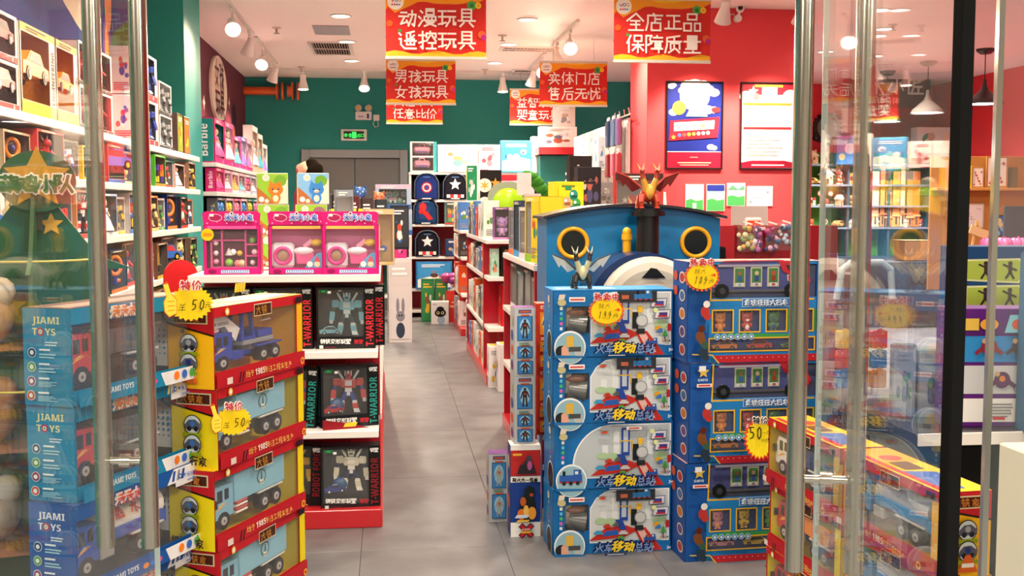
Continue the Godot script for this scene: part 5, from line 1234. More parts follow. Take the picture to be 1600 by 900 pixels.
	g.rect(w * 0.41, h * 0.035, w * 0.18, h * 0.032, "1c2a5c").rect(w * 0.43, h * 0.045, w * 0.14, h * 0.012, "c8d4e8")
	g.lat("3+", w * 0.93, h * 0.1, h * 0.045, "eaf2f8")
	g.face("left", s).rect(0, 0, s.z, h, "2277bb")
	for i in 5: g.rect(s.z * 0.6, h * (0.42 + i * 0.075), s.z * 0.06, h * 0.045, ["d8e4ea", "d85aa0", "4ab85a", "5ab8d8", "d8dcc0"][i])
	g.disc(s.z * 0.6, h * 0.85, s.z * 0.1, "d8d0b8", h * 0.06).disc(s.z * 0.7, h * 0.18, s.z * 0.28, "d8e8f0", h * 0.22, 24).disc(s.z * 0.7, h * 0.17, s.z * 0.25, "2a2c30", h * 0.2, 24)
	g.face("top", s).rect(0, 0, w, s.z, "2f86c8").rect(w * 0.05, s.z * 0.2, w * 0.5, s.z * 0.5, "8ab8d8")
	put(g, "print", "card", t)
	return t

func bus_art(t: Node3D, x, y, w, z, g: G) -> void: # the bus behind the top window, in relief
	var h: float = w * 0.34
	var b := G.new()
	b.T = Transform3D(Basis(), V(x, y, z))
	b.prism(PackedVector2Array([Vector2(0, h * 0.12), Vector2(w * 0.98, h * 0.12), Vector2(w, h * 0.4), Vector2(w * 0.93, h * 0.72), Vector2(w * 0.82, h * 0.95), Vector2(w * 0.1, h * 0.92), Vector2(w * 0.02, h * 0.8)]), -0.05, 0, "1f2f80")
	b.prism(PackedVector2Array([Vector2(w * 0.04, h * 0.86), Vector2(w * 0.7, h * 0.9), Vector2(w * 0.72, h), Vector2(w * 0.12, h * 0.98)]), -0.045, 0.006, "b82a34")
	b.prism(PackedVector2Array([Vector2(w * 0.66, h * 0.98), Vector2(w * 0.84, h * 0.97), Vector2(w * 0.95, h * 0.7), Vector2(w, h * 0.42), Vector2(w * 0.97, h * 0.24), Vector2(w * 0.9, h * 0.26), Vector2(w * 0.9, h * 0.45), Vector2(w * 0.72, h * 0.66)]), -0.04, 0.008, "b82a34")
	b.prism(PackedVector2Array([Vector2(w * 0.74, h * 0.86), Vector2(w * 0.84, h * 0.86), Vector2(w * 0.95, h * 0.6), Vector2(w * 0.93, h * 0.48), Vector2(w * 0.78, h * 0.68)]), 0, 0.012, "3a3438")
	b.box(V(w * 0.37, h * 0.85, 0.004), V(w * 0.62, h * 0.06, 0.01), "9a9cb0").box(V(w * 0.45, h * 0.14, 0.0), V(w * 0.9, h * 0.07, 0.012), "55585e")
	put(b, "toy_bus", "gloss", t)
	b = G.new()
	b.T = Transform3D(Basis(), V(x, y, z))
	for e in [0.1, 0.8]: b.cyl(V(w * e, h * 0.14, -0.03), V(w * e, h * 0.14, 0.012), h * 0.2, h * 0.2, "15161a", 18).cyl(V(w * e, h * 0.14, 0), V(w * e, h * 0.14, 0.015), h * 0.1, h * 0.09, "3a3d44", 12)
	put(b, "bus_wheel", "gloss", t)
	for i in 3:
		b = G.new()
		b.T = Transform3D(Basis(), V(x + w * (0.22 + i * 0.17), y + h * 0.26, z))
		b.box(V(w * 0.055, h * 0.27, 0.003), V(w * 0.115, h * 0.56, 0.008), "b9b8a0").box(V(w * 0.055, h * 0.31, 0.006), V(w * 0.09, h * 0.4, 0.006), "4a7a4a").box(V(w * 0.055, h * 0.06, 0.006), V(w * 0.08, h * 0.09, 0.006), "c8ccd0")
		b.on(Transform3D(Basis(), V(x + w * (0.22 + i * 0.17), y + h * 0.26, z + 0.0095)))
		b.disc(w * 0.055, h * 0.38, w * 0.02, ["8a6a4a", "c8b090", "b84a3a"][i], h * 0.06).rect(w * 0.035, h * 0.16, w * 0.04, h * 0.14, ["3a5a9a", "3a4a8a", "8a3a2a"][i]).disc(w * 0.055, h * 0.06, w * 0.018, ["8aa8c0", "8a6a8a", "a83a3a"][i], h * 0.03)
		put(b, "bus_window", "card", t)
	b = G.new()
	b.T = Transform3D(Basis(), V(x + w * 0.76, y + h * 0.3, z + 0.001))
	b.prism(PackedVector2Array([Vector2(0, 0.1) * w, Vector2(0.04, 0.09) * w, Vector2(0.08, 0.1) * w, Vector2(0.075, 0.04) * w, Vector2(0.04, 0.0), Vector2(0.005, 0.04) * w]), 0, 0.004, "c8ccd0").prism(PackedVector2Array([Vector2(0.01, 0.092) * w, Vector2(0.07, 0.092) * w, Vector2(0.066, 0.042) * w, Vector2(0.04, 0.012) * w, Vector2(0.014, 0.042) * w]), 0, 0.006, "b82a34").bar(V(0.03 * w, 0.08 * w, 0.006), V(0.05 * w, 0.035 * w, 0.006), 0.012 * w, 0.003, "f0d860")
	put(b, "badge", "gloss", t)

func bus_set(label: String, cols: Array, wide: bool) -> Node3D:
	var s := V(0.61, 0.437, 0.2)
	var t := thing("bus_set_box", label, "toy box", V(0, 0, 0), 0, "stacked blue rescue bus set boxes")
	var w := s.x; var h := s.y
	var g := G.new().box(V(0, h / 2, -0.02), V(w, h, s.z - 0.04), "1d3c7c", 0.0)
	var z := s.z / 2
	var bx := w * 0.16                     # the front card: frames round three rows of openings
	var rows := [[h * 0.64, h * 0.97], [h * 0.3, h * 0.52], [h * 0.11, h * 0.24]]
	g.box(V(-w / 2 + bx / 2, h / 2, z - 0.002), V(bx, h, 0.004), "1d56a4").box(V(w / 2 - 0.012, h / 2, z - 0.002), V(0.024, h, 0.004), "1d56a4")
	for e in [[0.0, h * 0.11], [h * 0.24, h * 0.3], [h * 0.52, h * 0.64], [h * 0.97, h]]: g.box(V(bx / 2 - 0.012, (e[0] + e[1]) / 2, z - 0.002), V(w - bx - 0.024, e[1] - e[0], 0.004), "2a7fc4")
	var nx := 4
	for i in nx + 1: g.box(V(-w / 2 + bx + (w - bx - 0.024) * i / nx, h * 0.41, z - 0.002), V(0.03, h * 0.22, 0.004), "3a8a4a" if i > 2 else "2a7fc4")
	for sx in [-1, 1]: g.box(V(sx * (w / 2 - 0.0015), h / 2, z - 0.02), V(0.003, h, 0.04), "1d56a4")
	g.box(V(0, h - 0.0015, z - 0.02), V(w, 0.003, 0.04), "1d56a4").box(V(0, 0.0015, z - 0.02), V(w, 0.003, 0.04), "1d56a4")
	put(g, "carton", "card", t)
	bus_art(t, -w / 2 + bx + 0.01, h * 0.66, w * 0.74, z - 0.006, g)
	var iw: float = (w - bx - 0.024) / nx
	for i in nx: toy_in(t, "pet", cols[i], V(-w / 2 + bx + iw * (i + 0.5), h * 0.3, z - 0.03), h * 0.2, 8.0 - i * 5, 0.4)
	for i in 3: toy_in(t, "car", [cols[i][0], "5a5c60", "22252b"], V(-w / 2 + bx + (w - bx) * (i + 0.5) / 3.2, h * 0.115, z - 0.03), h * 0.26, 180, 0.4)
	put(G.new().box(V(bx / 2 - 0.012, h * 0.53, z - 0.0052), V(w - bx - 0.03, h * 0.86, 0.0006), "ffffff"), "clear_window", "film", t)
	g = G.new().face("front", s)
	g.line([Vector2(bx * 1.1, h * 0.985), Vector2(bx * 1.05, h * 0.62), Vector2(w * 0.45, h * 0.62)], 0.007, "e8b83a").line([Vector2(w * 0.72, h * 0.62), Vector2(w * 0.94, h * 0.62)], 0.007, "e8b83a")
	g.poly([bx * 1.15, h * 0.26, bx * 2, h * 0.29, w * 0.9, h * 0.27, w * 0.9, h * 0.245, bx * 1.1, h * 0.243], "3f9a52")
	for i in nx:
		var x0 := bx + iw * i + 0.014; var x1 := bx + iw * (i + 1) - 0.014
		g.line([Vector2(x0, h * 0.3), Vector2(x1, h * 0.3), Vector2(x1, h * 0.52), Vector2(x0, h * 0.52), Vector2(x0, h * 0.3)], 0.006, "e8b83a")
	g.line([Vector2(bx, h * 0.24), Vector2(w - 0.03, h * 0.24), Vector2(w - 0.03, h * 0.11), Vector2(bx, h * 0.11), Vector2(bx, h * 0.24)], 0.006, "e8b83a")
	g.rect(w * 0.4, h * 0.55, w * 0.36, h * 0.085, "b8d4ec").rect(w * 0.405, h * 0.556, w * 0.35, h * 0.073, "2f6fb8")
	for k in 2: g.han("幸运汪汪大巴车", w * 0.42, h * 0.567, h * 0.055, [0.26, 0.1][k], ["eaf4fa", "2a5aa0"][k], 1.14)
	for i in 6: g.disc(bx * 1.25 + i * 0.03, h * 0.265, 0.013, "bfe0f0").disc(bx * 1.25 + i * 0.03, h * 0.265, 0.0105, "2a6ab0").disc(bx * 1.25 + i * 0.03, h * 0.265, 0.006, "d0e4f0")
	g.poly([bx * 1.3, 0.006, w, 0.006, w, h * 0.085, bx, h * 0.085], "b82832").line([Vector2(0.01, h * 0.1), Vector2(bx, h * 0.09), Vector2(bx * 1.3, 0.005)], 0.005, "d8b848")
	for i in 18: g.disc(bx * 1.4 + i * 0.026, h * 0.06, 0.0022, "f0d8d0", 0.0, 6)
	g.star(bx * 0.45, h * 0.93, 0.028, "d8b850").rect(bx * 0.25, h * 0.94, 0.03, 0.022, "e8ecf0")
	g.lat("G4010", bx * 0.2, h * 0.84, 0.011, "cfe0f0", 1.0); g.rect(bx * 0.15, h * 0.78, bx * 0.7, h * 0.035, "f0dcd8").rect(bx * 0.22, h * 0.79, bx * 0.55, h * 0.015, "c83a3a")
	for e in [[0.62, 0.52, "b83a34", "e8e4e0"], [0.4, 0.28, "7a4a2a", "5a2a20"], [0.55, 0.12, "2a3a4a", "3a5a4a"]]: g.disc(bx * e[0], h * e[1], 0.02, e[2], 0.024).disc(bx * e[0] + 0.006, h * e[1] + 0.032, 0.015, e[3]).disc(bx * e[0] + 0.01, h * e[1] - 0.02, 0.016, e[2])
	g.face("left", s).rect(0, 0, s.z, h, "1f4f9c")
	for j in 5: g.disc(s.z * 0.68, h * (0.12 + j * 0.18), s.z * 0.2, "d8d0c8", h * 0.06).disc(s.z * 0.68, h * (0.12 + j * 0.18), s.z * 0.15, ["b84a3a", "6a4a8a", "c8782a", "3a6aa8", "b83a3a"][j], h * 0.045)
	for j in 2: g.disc(s.z * 0.25, h * (0.7 + j * 0.15), s.z * 0.14, "c8502a", h * 0.05)
	g.face("right", s).rect(0, 0, s.z, h, "1a4a94")
	g.face("top", s).rect(0, 0, w, s.z, "d8a8a0").rect(w * 0.05, s.z * 0.2, w * 0.9, s.z * 0.12, "2a3a70").rect(w * 0.1, s.z * 0.5, w * 0.4, s.z * 0.3, "e8c8a0")
	put(g, "print", "card", t)
	return t

func right_stacks() -> void:
	var names := ["blue train set box with an engine picture, bottom of the stack before the train", "blue train set box, second from the bottom, printed all over without a cut-out window", "blue train set box with a cut-out window, second from the top before the play train", "blue train set box with a cut-out window, topmost before the play train"]
	var off := [0.0, 0.004, -0.002, 0.0]
	for i in 4:
		stand(train_set(names[i], i == 1), V(0.985 + off[i], i * 0.2955, -4.70 - 0.115), 1.6 + [0, 1, 0, -0.6][i])
	var pal := [["c8702a", "d89040", "2a1a14"], ["b83a34", "e8e4e0", "22252b"], ["3a7a48", "2a3a80", "22252b"], ["3a80b8", "e8d088", "22252b"]]
	var pal2 := [["c87a8a", "d89a4a", "22252b"], ["e0b83a", "8a6a3a", "22252b"], ["4aa84a", "3a7a3a", "22252b"], ["b84a3a", "e8e4e0", "22252b"]]
	for i in 3:
		stand(bus_set(["blue rescue bus set box, bottom of the stack of three", "blue rescue bus set box, middle of the stack of three", "blue rescue bus set box with a price card, topmost of three"][i], pal2 if i == 0 else pal, false), V(1.575 + [0, 0.01, 0.0][i], i * 0.4375, -4.545 - 0.1), 3.2 + [0, 0.4, -0.3][i])
	price_card(at(947, 486, 4.63), 0, "yellow burst price card reading 199 on the topmost train set box", 1, 0.155, ["热卖中", "199"])
	price_card(at(1096, 432, 4.47), 0, "yellow burst price card reading 189 on the topmost bus set box", 1, 0.15, ["热卖中", "189"])
	# narrow boxes left of the train sets
	var k := narrow_box("tall red and blue box with a black monster picture, beside the train sets", "monster", V(0.141, 0.434, 0.12))
	stand(k, V(0.633, 0, -5.035), 0)
	var sv := narrow_box("silver narrow box with an armoured hero picture on the floor, left of the monster box", "hero", V(0.098, 0.34, 0.1))
	stand(sv, V(0.531, 0, -5.27), 2)
	stand(narrow_box("dark blue and red narrow box on the floor behind the monster box", "monster", V(0.12, 0.43, 0.11)), V(0.805, 0, -5.26), 0)
	for i in 2:
		stand(narrow_box("silver narrow box with an armoured hero picture, %s standing on the monster box" % ["lower of two", "upper of two"][i], "hero", V(0.1, 0.322, 0.11)), V(0.63, 0.434 + i * 0.322, -5.06), 3)
		stand(narrow_box("red narrow box with a blue armoured hero, %s beside the silver boxes" % ["lower of two", "upper of two"][i], "red", V(0.1, 0.322, 0.11)), V(0.765, 0.434 + i * 0.322, -5.26), 0)

func narrow_box(label: String, style: String, s: Vector3) -> Node3D:
	var t := thing("figure_box", label, "toy box")
	var w := s.x; var h := s.y
	var col: String = {"monster": "1c3a80", "hero": "b9bcc0", "red": "c23a2a"}[style]
	put(G.new().box(V(0, h / 2, 0), s, col, 0.0015), "carton", "card", t)
	var g := G.new().face("front", s)
	match style:
		"monster":
			g.rect(0, h * 0.67, w, h * 0.28, "b82c2c").rect(0, h * 0.95, w, h * 0.05, "f0ece6").rect(0, h * 0.16, w, h * 0.45, "1e3f8c").rect(0, h * 0.6, w, h * 0.065, "f2efea").rect(0, 0, w, h * 0.16, "f0eeec")
			g.han("斯火大一怪兽", w * 0.06, h * 0.61, w * 0.12, 0.2, "1a1a1c", 1.18)
			g.disc(w * 0.55, h * 0.78, w * 0.18, "3a3238", h * 0.07).disc(w * 0.6, h * 0.86, w * 0.1, "4a4248", h * 0.04).poly([w * 0.2, h * 0.7, w * 0.85, h * 0.7, w * 0.75, h * 0.8, w * 0.3, h * 0.8], "2f2a30").disc(w * 0.62, h * 0.79, w * 0.08, "b85a9a", h * 0.05).rect(w * 0.06, h * 0.9, w * 0.3, h * 0.025, "e8a83a")
			g.disc(w * 0.55, h * 0.33, w * 0.26, "20261f", h * 0.16).disc(w * 0.62, h * 0.5, w * 0.17, "1c221e", h * 0.07).disc(w * 0.68, h * 0.47, w * 0.07, "a84a3a", h * 0.02).disc(w * 0.35, h * 0.26, w * 0.14, "e0782a", h * 0.06).disc(w * 0.7, h * 0.27, w * 0.14, "e89a3a", h * 0.07).disc(w * 0.5, h * 0.3, w * 0.09, "f0c060", h * 0.06).disc(w * 0.4, h * 0.4, w * 0.1, "c8602a", h * 0.05)
			g.para(w * 0.12, h * 0.22, w * 0.42, h * 0.035, 0.01, "cfd6e8").para(w * 0.16, h * 0.175, w * 0.4, h * 0.025, 0.01, "e8b84a")
			for k in 2: g.line([Vector2(w * 0.36, h * 0.03), Vector2(w * 0.66, h * 0.13)], [0.026, 0.016][k], ["2a2a2c", "c0202c"][k]).line([Vector2(w * 0.66, h * 0.03), Vector2(w * 0.36, h * 0.13)], [0.026, 0.016][k], ["2a2a2c", "c0202c"][k])
			g.lat("SUPER", w * 0.5, h * 0.083, h * 0.022, "d8d4d0", 1.0, false, 0.0, true); g.rect(w * 0.34, h * 0.055, w * 0.32, h * 0.02, "e8b83a")
		"hero", "red":
			var bg := "3f86c4" if style == "hero" else "e88a3a"
			g.rect(w * 0.2, h * 0.92, w * 0.6, h * 0.05, "3a4a8c" if style == "hero" else "d8d0c8").rect(w * 0.25, h * 0.93, w * 0.5, h * 0.025, "c8582a")
			for e in [[0.52, 0.36], [0.27, 0.17], [0.04, 0.19]] if s.y < 0.33 else [[0.5, 0.38], [0.06, 0.36]]:
				var x0 := w * 0.14; var y0: float = h * e[0]; var ww := w * 0.72; var hh: float = h * e[1]
				g.rect(x0, y0, ww, hh, "24467c" if style == "hero" else "a8502a").rect(x0 + 0.003, y0 + 0.003, ww - 0.006, hh - 0.006, bg).disc(x0 + ww / 2, y0 + hh * 0.55, ww * 0.34, "9ccbe8" if style == "hero" else "f0c850", hh * 0.36)
				var c := w * 0.5; var k1 := "3a3034" if style == "hero" else "2a5aa0"
				if s.y > 0.33: k1 = "a8a8a0"
				g.disc(c, y0 + hh * 0.8, w * 0.06, k1, hh * 0.08).rect(c - w * 0.1, y0 + hh * 0.48, w * 0.2, hh * 0.26, k1).para(c - w * 0.13, y0 + hh * 0.1, w * 0.08, hh * 0.4, w * 0.04, k1).para(c + w * 0.05, y0 + hh * 0.1, w * 0.08, hh * 0.4, -w * 0.03, k1).line([Vector2(c - w * 0.1, y0 + hh * 0.7), Vector2(c - w * 0.2, y0 + hh * 0.45)], w * 0.06, k1).line([Vector2(c + w * 0.1, y0 + hh * 0.7), Vector2(c + w * 0.2, y0 + hh * 0.5)], w * 0.06, k1).rect(c - w * 0.05, y0 + hh * 0.58, w * 0.1, hh * 0.08, "c84a3a")
				g.rect(w * 0.3, y0 + hh, w * 0.4, h * 0.02, "c8502a")
			bars(g, w * 0.2, h * 0.455, w * 0.6, h * 0.05, 2, "3a7a5a" if style == "hero" else "f0e0d0", 3)
	g.face("left", s).rect(0, 0, s.z, h, col)
	for j in 4: g.disc(s.z * 0.5, h * (0.15 + j * 0.22), s.z * 0.3, ["6a3a7a", "c85a3a", "3a5a9a", "b8b0a0"][j], h * 0.08)
	g.face("top", s).rect(0, 0, w, s.z, "f0ece4" if style == "monster" else ("d88a7a" if style == "red" else "7a4a8a"))
	put(g, "print", "card", t)
	return t

# ---------------------------------------------------------------- shelving
func gondola(label: String, x0: float, x1: float, d0: float, d1: float, ys: Array, end_depth: float, left_side := true) -> Node3D:
	var t := thing("gondola_shelf", label, "shelf unit", V((x0 + x1) / 2, 0, -d0))
	var w := x1 - x0; var l := d1 - d0
	put(G.new().box(V(0, 0.045, -l / 2), V(w, 0.09, l), "c4222c", 0.004), "plinth", "gloss", t)
	put(G.new().box(V(0, 0.66, -end_depth), V(w - 0.02, 1.14, 0.03), "b01c28", 0.002), "end_panel", "gloss", t)
	put(G.new().box(V(0, 0.66, -(end_depth + l) / 2 - 0.01), V(0.03, 1.14, l - end_depth - 0.03), "b01c28", 0.002), "spine_panel", "gloss", t)
	put(G.new().box(V(0, 0.66, -l + 0.015), V(w - 0.02, 1.14, 0.03), "b01c28", 0.002), "end_panel", "gloss", t)
	for s in [-1, 1]:
		var g := G.new().box(V(s * 0.28, 0.66, -end_depth + 0.02), V(0.03, 1.14, 0.012), "c4222c")
		for i in 22: g.box(V(s * 0.28, 0.14 + i * 0.05, -end_depth + 0.027), V(0.006, 0.028, 0.002), "3a0e12")
		put(g, "slotted_upright", "gloss", t)
	for i in ys.size():
		var y: float = ys[i]
		var ww := w if i == ys.size() - 1 else w - 0.03
		put(G.new().box(V(0, y - 0.0175, -end_depth / 2 + (0.01 if i < ys.size() - 1 else 0.0)), V(ww, 0.035, end_depth - 0.02), "efece6", 0.003), "shelf_board", "gloss", t)
		for s in [-1, 1]:
			put(G.new().box(V(s * (w / 4 + 0.008), y - 0.0175, -(end_depth + l) / 2), V(w / 2 - 0.02, 0.035, l - end_depth - 0.05), "efece6", 0.003), "shelf_board", "gloss", t)
	return t

func warrior(label: String, kind: int) -> Node3D:
	var s := V(0.285, 0.3, 0.1)
	var t := thing("robot_box", label, "toy box", V(0, 0, 0), 0, "black boxes of transforming robots on the end of the left shelf unit")
	var fr := [0.012, 0.055, 0.014, 0.06] if kind != 3 else [0.012, 0.05, 0.014, 0.02]
	put(carton(s, "141418", "2a2f36" if kind in [0, 3] else "1e2024", fr), "carton", "gloss", t)
	var cols: Array = [["6fa8b8", "b8c4c4", "3a4448"], ["b82f2f", "c8c8cc", "2a3a80"], ["b83a2c", "9a9a9a", "2a2a30"], ["d8d2bc", "e8e4d8", "26305a"], ["d09a2a", "e0b84a", "2a2620"]][kind]
	toy_in(t, "robot", cols, V(0.005, 0.062 if kind != 3 else 0.07, -0.01), 0.21, -12, 0.3)
	toy_in(t, "car", [cols[0] if kind != 3 else "2a3a8a", cols[1], cols[2]], V(-0.075, 0.066, 0.02), 0.11, 20, 0.35)
	if kind != 0: put(G.new().ell(V(-0.05, 0.1, -0.02), V(0.04, 0.035, 0.02), "2a5a8a", 12, 7), "energy_globe", "gloss", t)
	film_on(s, fr, t)
	var g := G.new().face("front", s)
	var w := s.x; var h := s.y
	g.rect(w - 0.055, 0.004, 0.053, h - 0.008, "17171b")
	var ink: String = ["e0343c", "2f9a90", "e0343c", "8c2028", "8c1c28"][kind]
	var word := "ROBOT FORCE" if kind == 4 else "T-WARRIOR"
	g.lat(word, w - 0.009, 0.012 if kind != 4 else 0.05, 0.036, ink, 0.83 if kind != 4 else 0.72, true)
	g.han("铁盟", w - 0.048, h - 0.03, 0.019, 0.16, "f2f2f0", 1.05)
	g.para(0.02, h - 0.026, 0.036, 0.012, 0.0, "3fbf6a").rect(0.022, h - 0.024, 0.032, 0.008, "17171b").rect(0.028, h - 0.0225, 0.02, 0.005, "3fbf6a")
	if kind != 4:
		g.han("钢铁变形联盟", 0.02, 0.028, 0.022, 0.15, "f0f0ee", 1.12, 0.12)
		g.rect(0.018, 0.006, 0.018, 0.016, "dcdcd8").rect(0.045, 0.01, 0.05, 0.004, "7a2a30").han("形变", w - 0.1, 0.028, 0.02, 0.17, "c82a32", 1.05)
	else:
		g.rect(0.02, 0.006, 0.2, 0.008, "c8a060").para(0.05, 0.03, 0.12, 0.02, 0.01, "b8a890")
	g.rect(0.06, h - 0.028, 0.016, 0.012, "f0eeea")
	if kind == 1: g.poly([0, 0, w - 0.06, 0, w * 0.4, 0.03, 0, 0.05], "8c1c24").para(w * 0.35, 0.01, 0.06, 0.02, 0.01, "e8c030")
	for f in ["left", "right"]:
		g.face(f, s).rect(0.004, 0.004, s.z - 0.008, h - 0.008, "1a1a1e")
		g.lat(word, s.z * 0.75, 0.02, 0.04, "8c2028" if kind != 1 else "2f8a80", 0.72, true)
	put(g, "print", "card", t)
	return t

func pink_set(label: String, kind: int) -> Node3D:
	var s := V(0.265, 0.235, 0.13)
	var t := thing("play_set_box", label, "toy box", V(0, 0, 0), 0, "pink play set boxes on top of the left shelf unit")
	var fr := [0.014, 0.014, 0.02, 0.03]
	put(carton(s, "d81f7c", "f48cc4" if kind else "a8185c", fr), "carton", "card", t)
	var g := G.new()
	var pts := PackedVector2Array([Vector2(-0.13, 0.235), Vector2(0.13, 0.235), Vector2(0.135, 0.29), Vector2(0.12, 0.3), Vector2(0.01, 0.3), Vector2(-0.12, 0.3), Vector2(-0.135, 0.29)])
	g.prism(pts, s.z / 2 - 0.004, s.z / 2, "d21f78")
	g.on(Transform3D(Basis(), V(-0.13, 0.232, s.z / 2)))
	g.disc(0.055, 0.038, 0.032, "f0c8d8", 0.018).disc(0.055, 0.038, 0.029, "b02a5a", 0.015).rect(0.028, 0.044, 0.02, 0.012, "f4eeee")
	for k in 2: g.han("米天小家", 0.1, 0.025, 0.03, [0.32, 0.14][k], ["f6f0f4", "3a6ac8"][k], 1.12)
	g.disc(0.133, 0.058, 0.009, "f4eef0").disc(0.133, 0.058, 0.005, "5a1a3a")
	for i in 6: g.disc(0.02 + i * 0.045, 0.012 + 0.008 * (i % 2), 0.004, "f090c0")
	put(g, "header_card", "card", t)
	g = G.new()
	if kind == 1:
		g.box(V(-0.068, 0.09, -0.01), V(0.105, 0.12, 0.09), "eceaf0", 0.012)
		put(g, "toy_washer", "gloss", t)
		g = G.new().torus(V(-0.068, 0.088, 0.04), 0.037, 0.009, "d8288c", 24, 8).ell(V(-0.068, 0.088, 0.032), V(0.032, 0.032, 0.012), "a07a62", 14, 6)
		put(g, "washer_door", "gloss", t)
		g = G.new()
		g.hexa([V(0.0, 0.05, -0.03), V(0.07, 0.05, -0.03), V(0.07, 0.05, 0.04), V(0.0, 0.05, 0.04), V(-0.005, 0.1, -0.03), V(0.08, 0.1, -0.03), V(0.08, 0.1, 0.04), V(-0.005, 0.1, 0.04)], "e05090").ell(V(0.09, 0.15, 0.02), V(0.03, 0.018, 0.02), "f0c83a").bar(V(0.03, 0.13, 0.02), V(0.07, 0.16, 0.02), 0.02, 0.02, "f2a0c0").ell(V(0.03, 0.11, 0.03), V(0.05, 0.02, 0.02), "f4d8e4")
		put(g, "toy_basket", "gloss", t)
		g = G.new().on(Transform3D(Basis(), V(0.035, 0.03, s.z / 2 - 0.012)))
		g.poly([0.0, 0.0, 0.083, 0.0, 0.083, 0.075, 0.06, 0.07, 0.03, 0.04], "5a9ac8").disc(0.025, 0.018, 0.014, "f2efe8").disc(0.06, 0.018, 0.014, "f2d8b0").poly([0.045, 0.03, 0.075, 0.03, 0.06, 0.06], "d83a5a")
		put(g, "label", "card", t)
	else:
		for e in [[-0.1, 0.035, 0.045, 0.16], [-0.045, 0.035, 0.1, 0.12], [0.065, 0.035, 0.055, 0.05], [0.065, 0.09, 0.055, 0.05], [0.065, 0.145, 0.055, 0.04], [-0.045, 0.165, 0.1, 0.035], [-0.105, 0.165, 0.05, 0.035]]:
			g.box(V(e[0] + e[2] / 2, e[1] + e[3] / 2, -0.03), V(e[2], e[3], 0.03), "7a1448")
			g.box(V(e[0] + e[2] / 2, e[1] - 0.003, 0.01), V(e[2] + 0.01, 0.006, 0.06), "e84a9c")
		for x in [-0.1, -0.05, 0.06, 0.12]: g.box(V(x, 0.12, 0.01), V(0.007, 0.18, 0.06), "e84a9c")
		put(g, "toy_kitchen", "gloss", t)
		g = G.new()
		for e in [[-0.02, 0.055, 0.02, "7fc04a"], [0.02, 0.05, 0.018, "e88a8a"], [0.04, 0.05, 0.02, "d8c89a"], [0.09, 0.055, 0.013, "e8e4e8"], [0.1, 0.105, 0.015, "f0d0e0"], [-0.08, 0.06, 0.013, "e8a0c0"], [-0.08, 0.1, 0.013, "d8d8e0"], [-0.08, 0.15, 0.014, "f0e0e8"], [0.09, 0.16, 0.016, "7fc04a"], [0.0, 0.105, 0.016, "e8e8ec"], [0.03, 0.1, 0.014, "e8c04a"]]: g.ell(V(e[0], e[1], 0.02), V(e[2], e[2], e[2]), e[3], 10, 6)
		g.cyl(V(-0.02, 0.09, 0.02), V(-0.02, 0.125, 0.02), 0.02, 0.002, "d8d8dc", 10)
		put(g, "toy_food", "gloss", t)
	film_on(s, fr, t)
	g = G.new().face("front", s)
	g.rect(0.02, s.y - 0.018, s.x - 0.04, 0.014, "f0c060" if kind else "e860a8").disc(0.04, 0.014, 0.02, "8c1450", 0.011).rect(0.08, 0.006, 0.13, 0.016, "c0d8f0").rect(0.085, 0.008, 0.12, 0.012, "5a8ad0")
	for i in 11: g.rect(0.09 + i * 0.0105, 0.0105, 0.006, 0.007, "e8f0fa")
	put(g, "print", "card", t)
	if kind == 0:
		g = G.new().on(Transform3D(Basis(), V(-0.132, 0.17, s.z / 2 + 0.002)))
		g.disc(0.02, 0.02, 0.03, "f2c81e", 0.03, 10).rect(0.0, 0.012, 0.04, 0.016, "e8902a")
		put(g, "price_tag", "card", t)
	return t

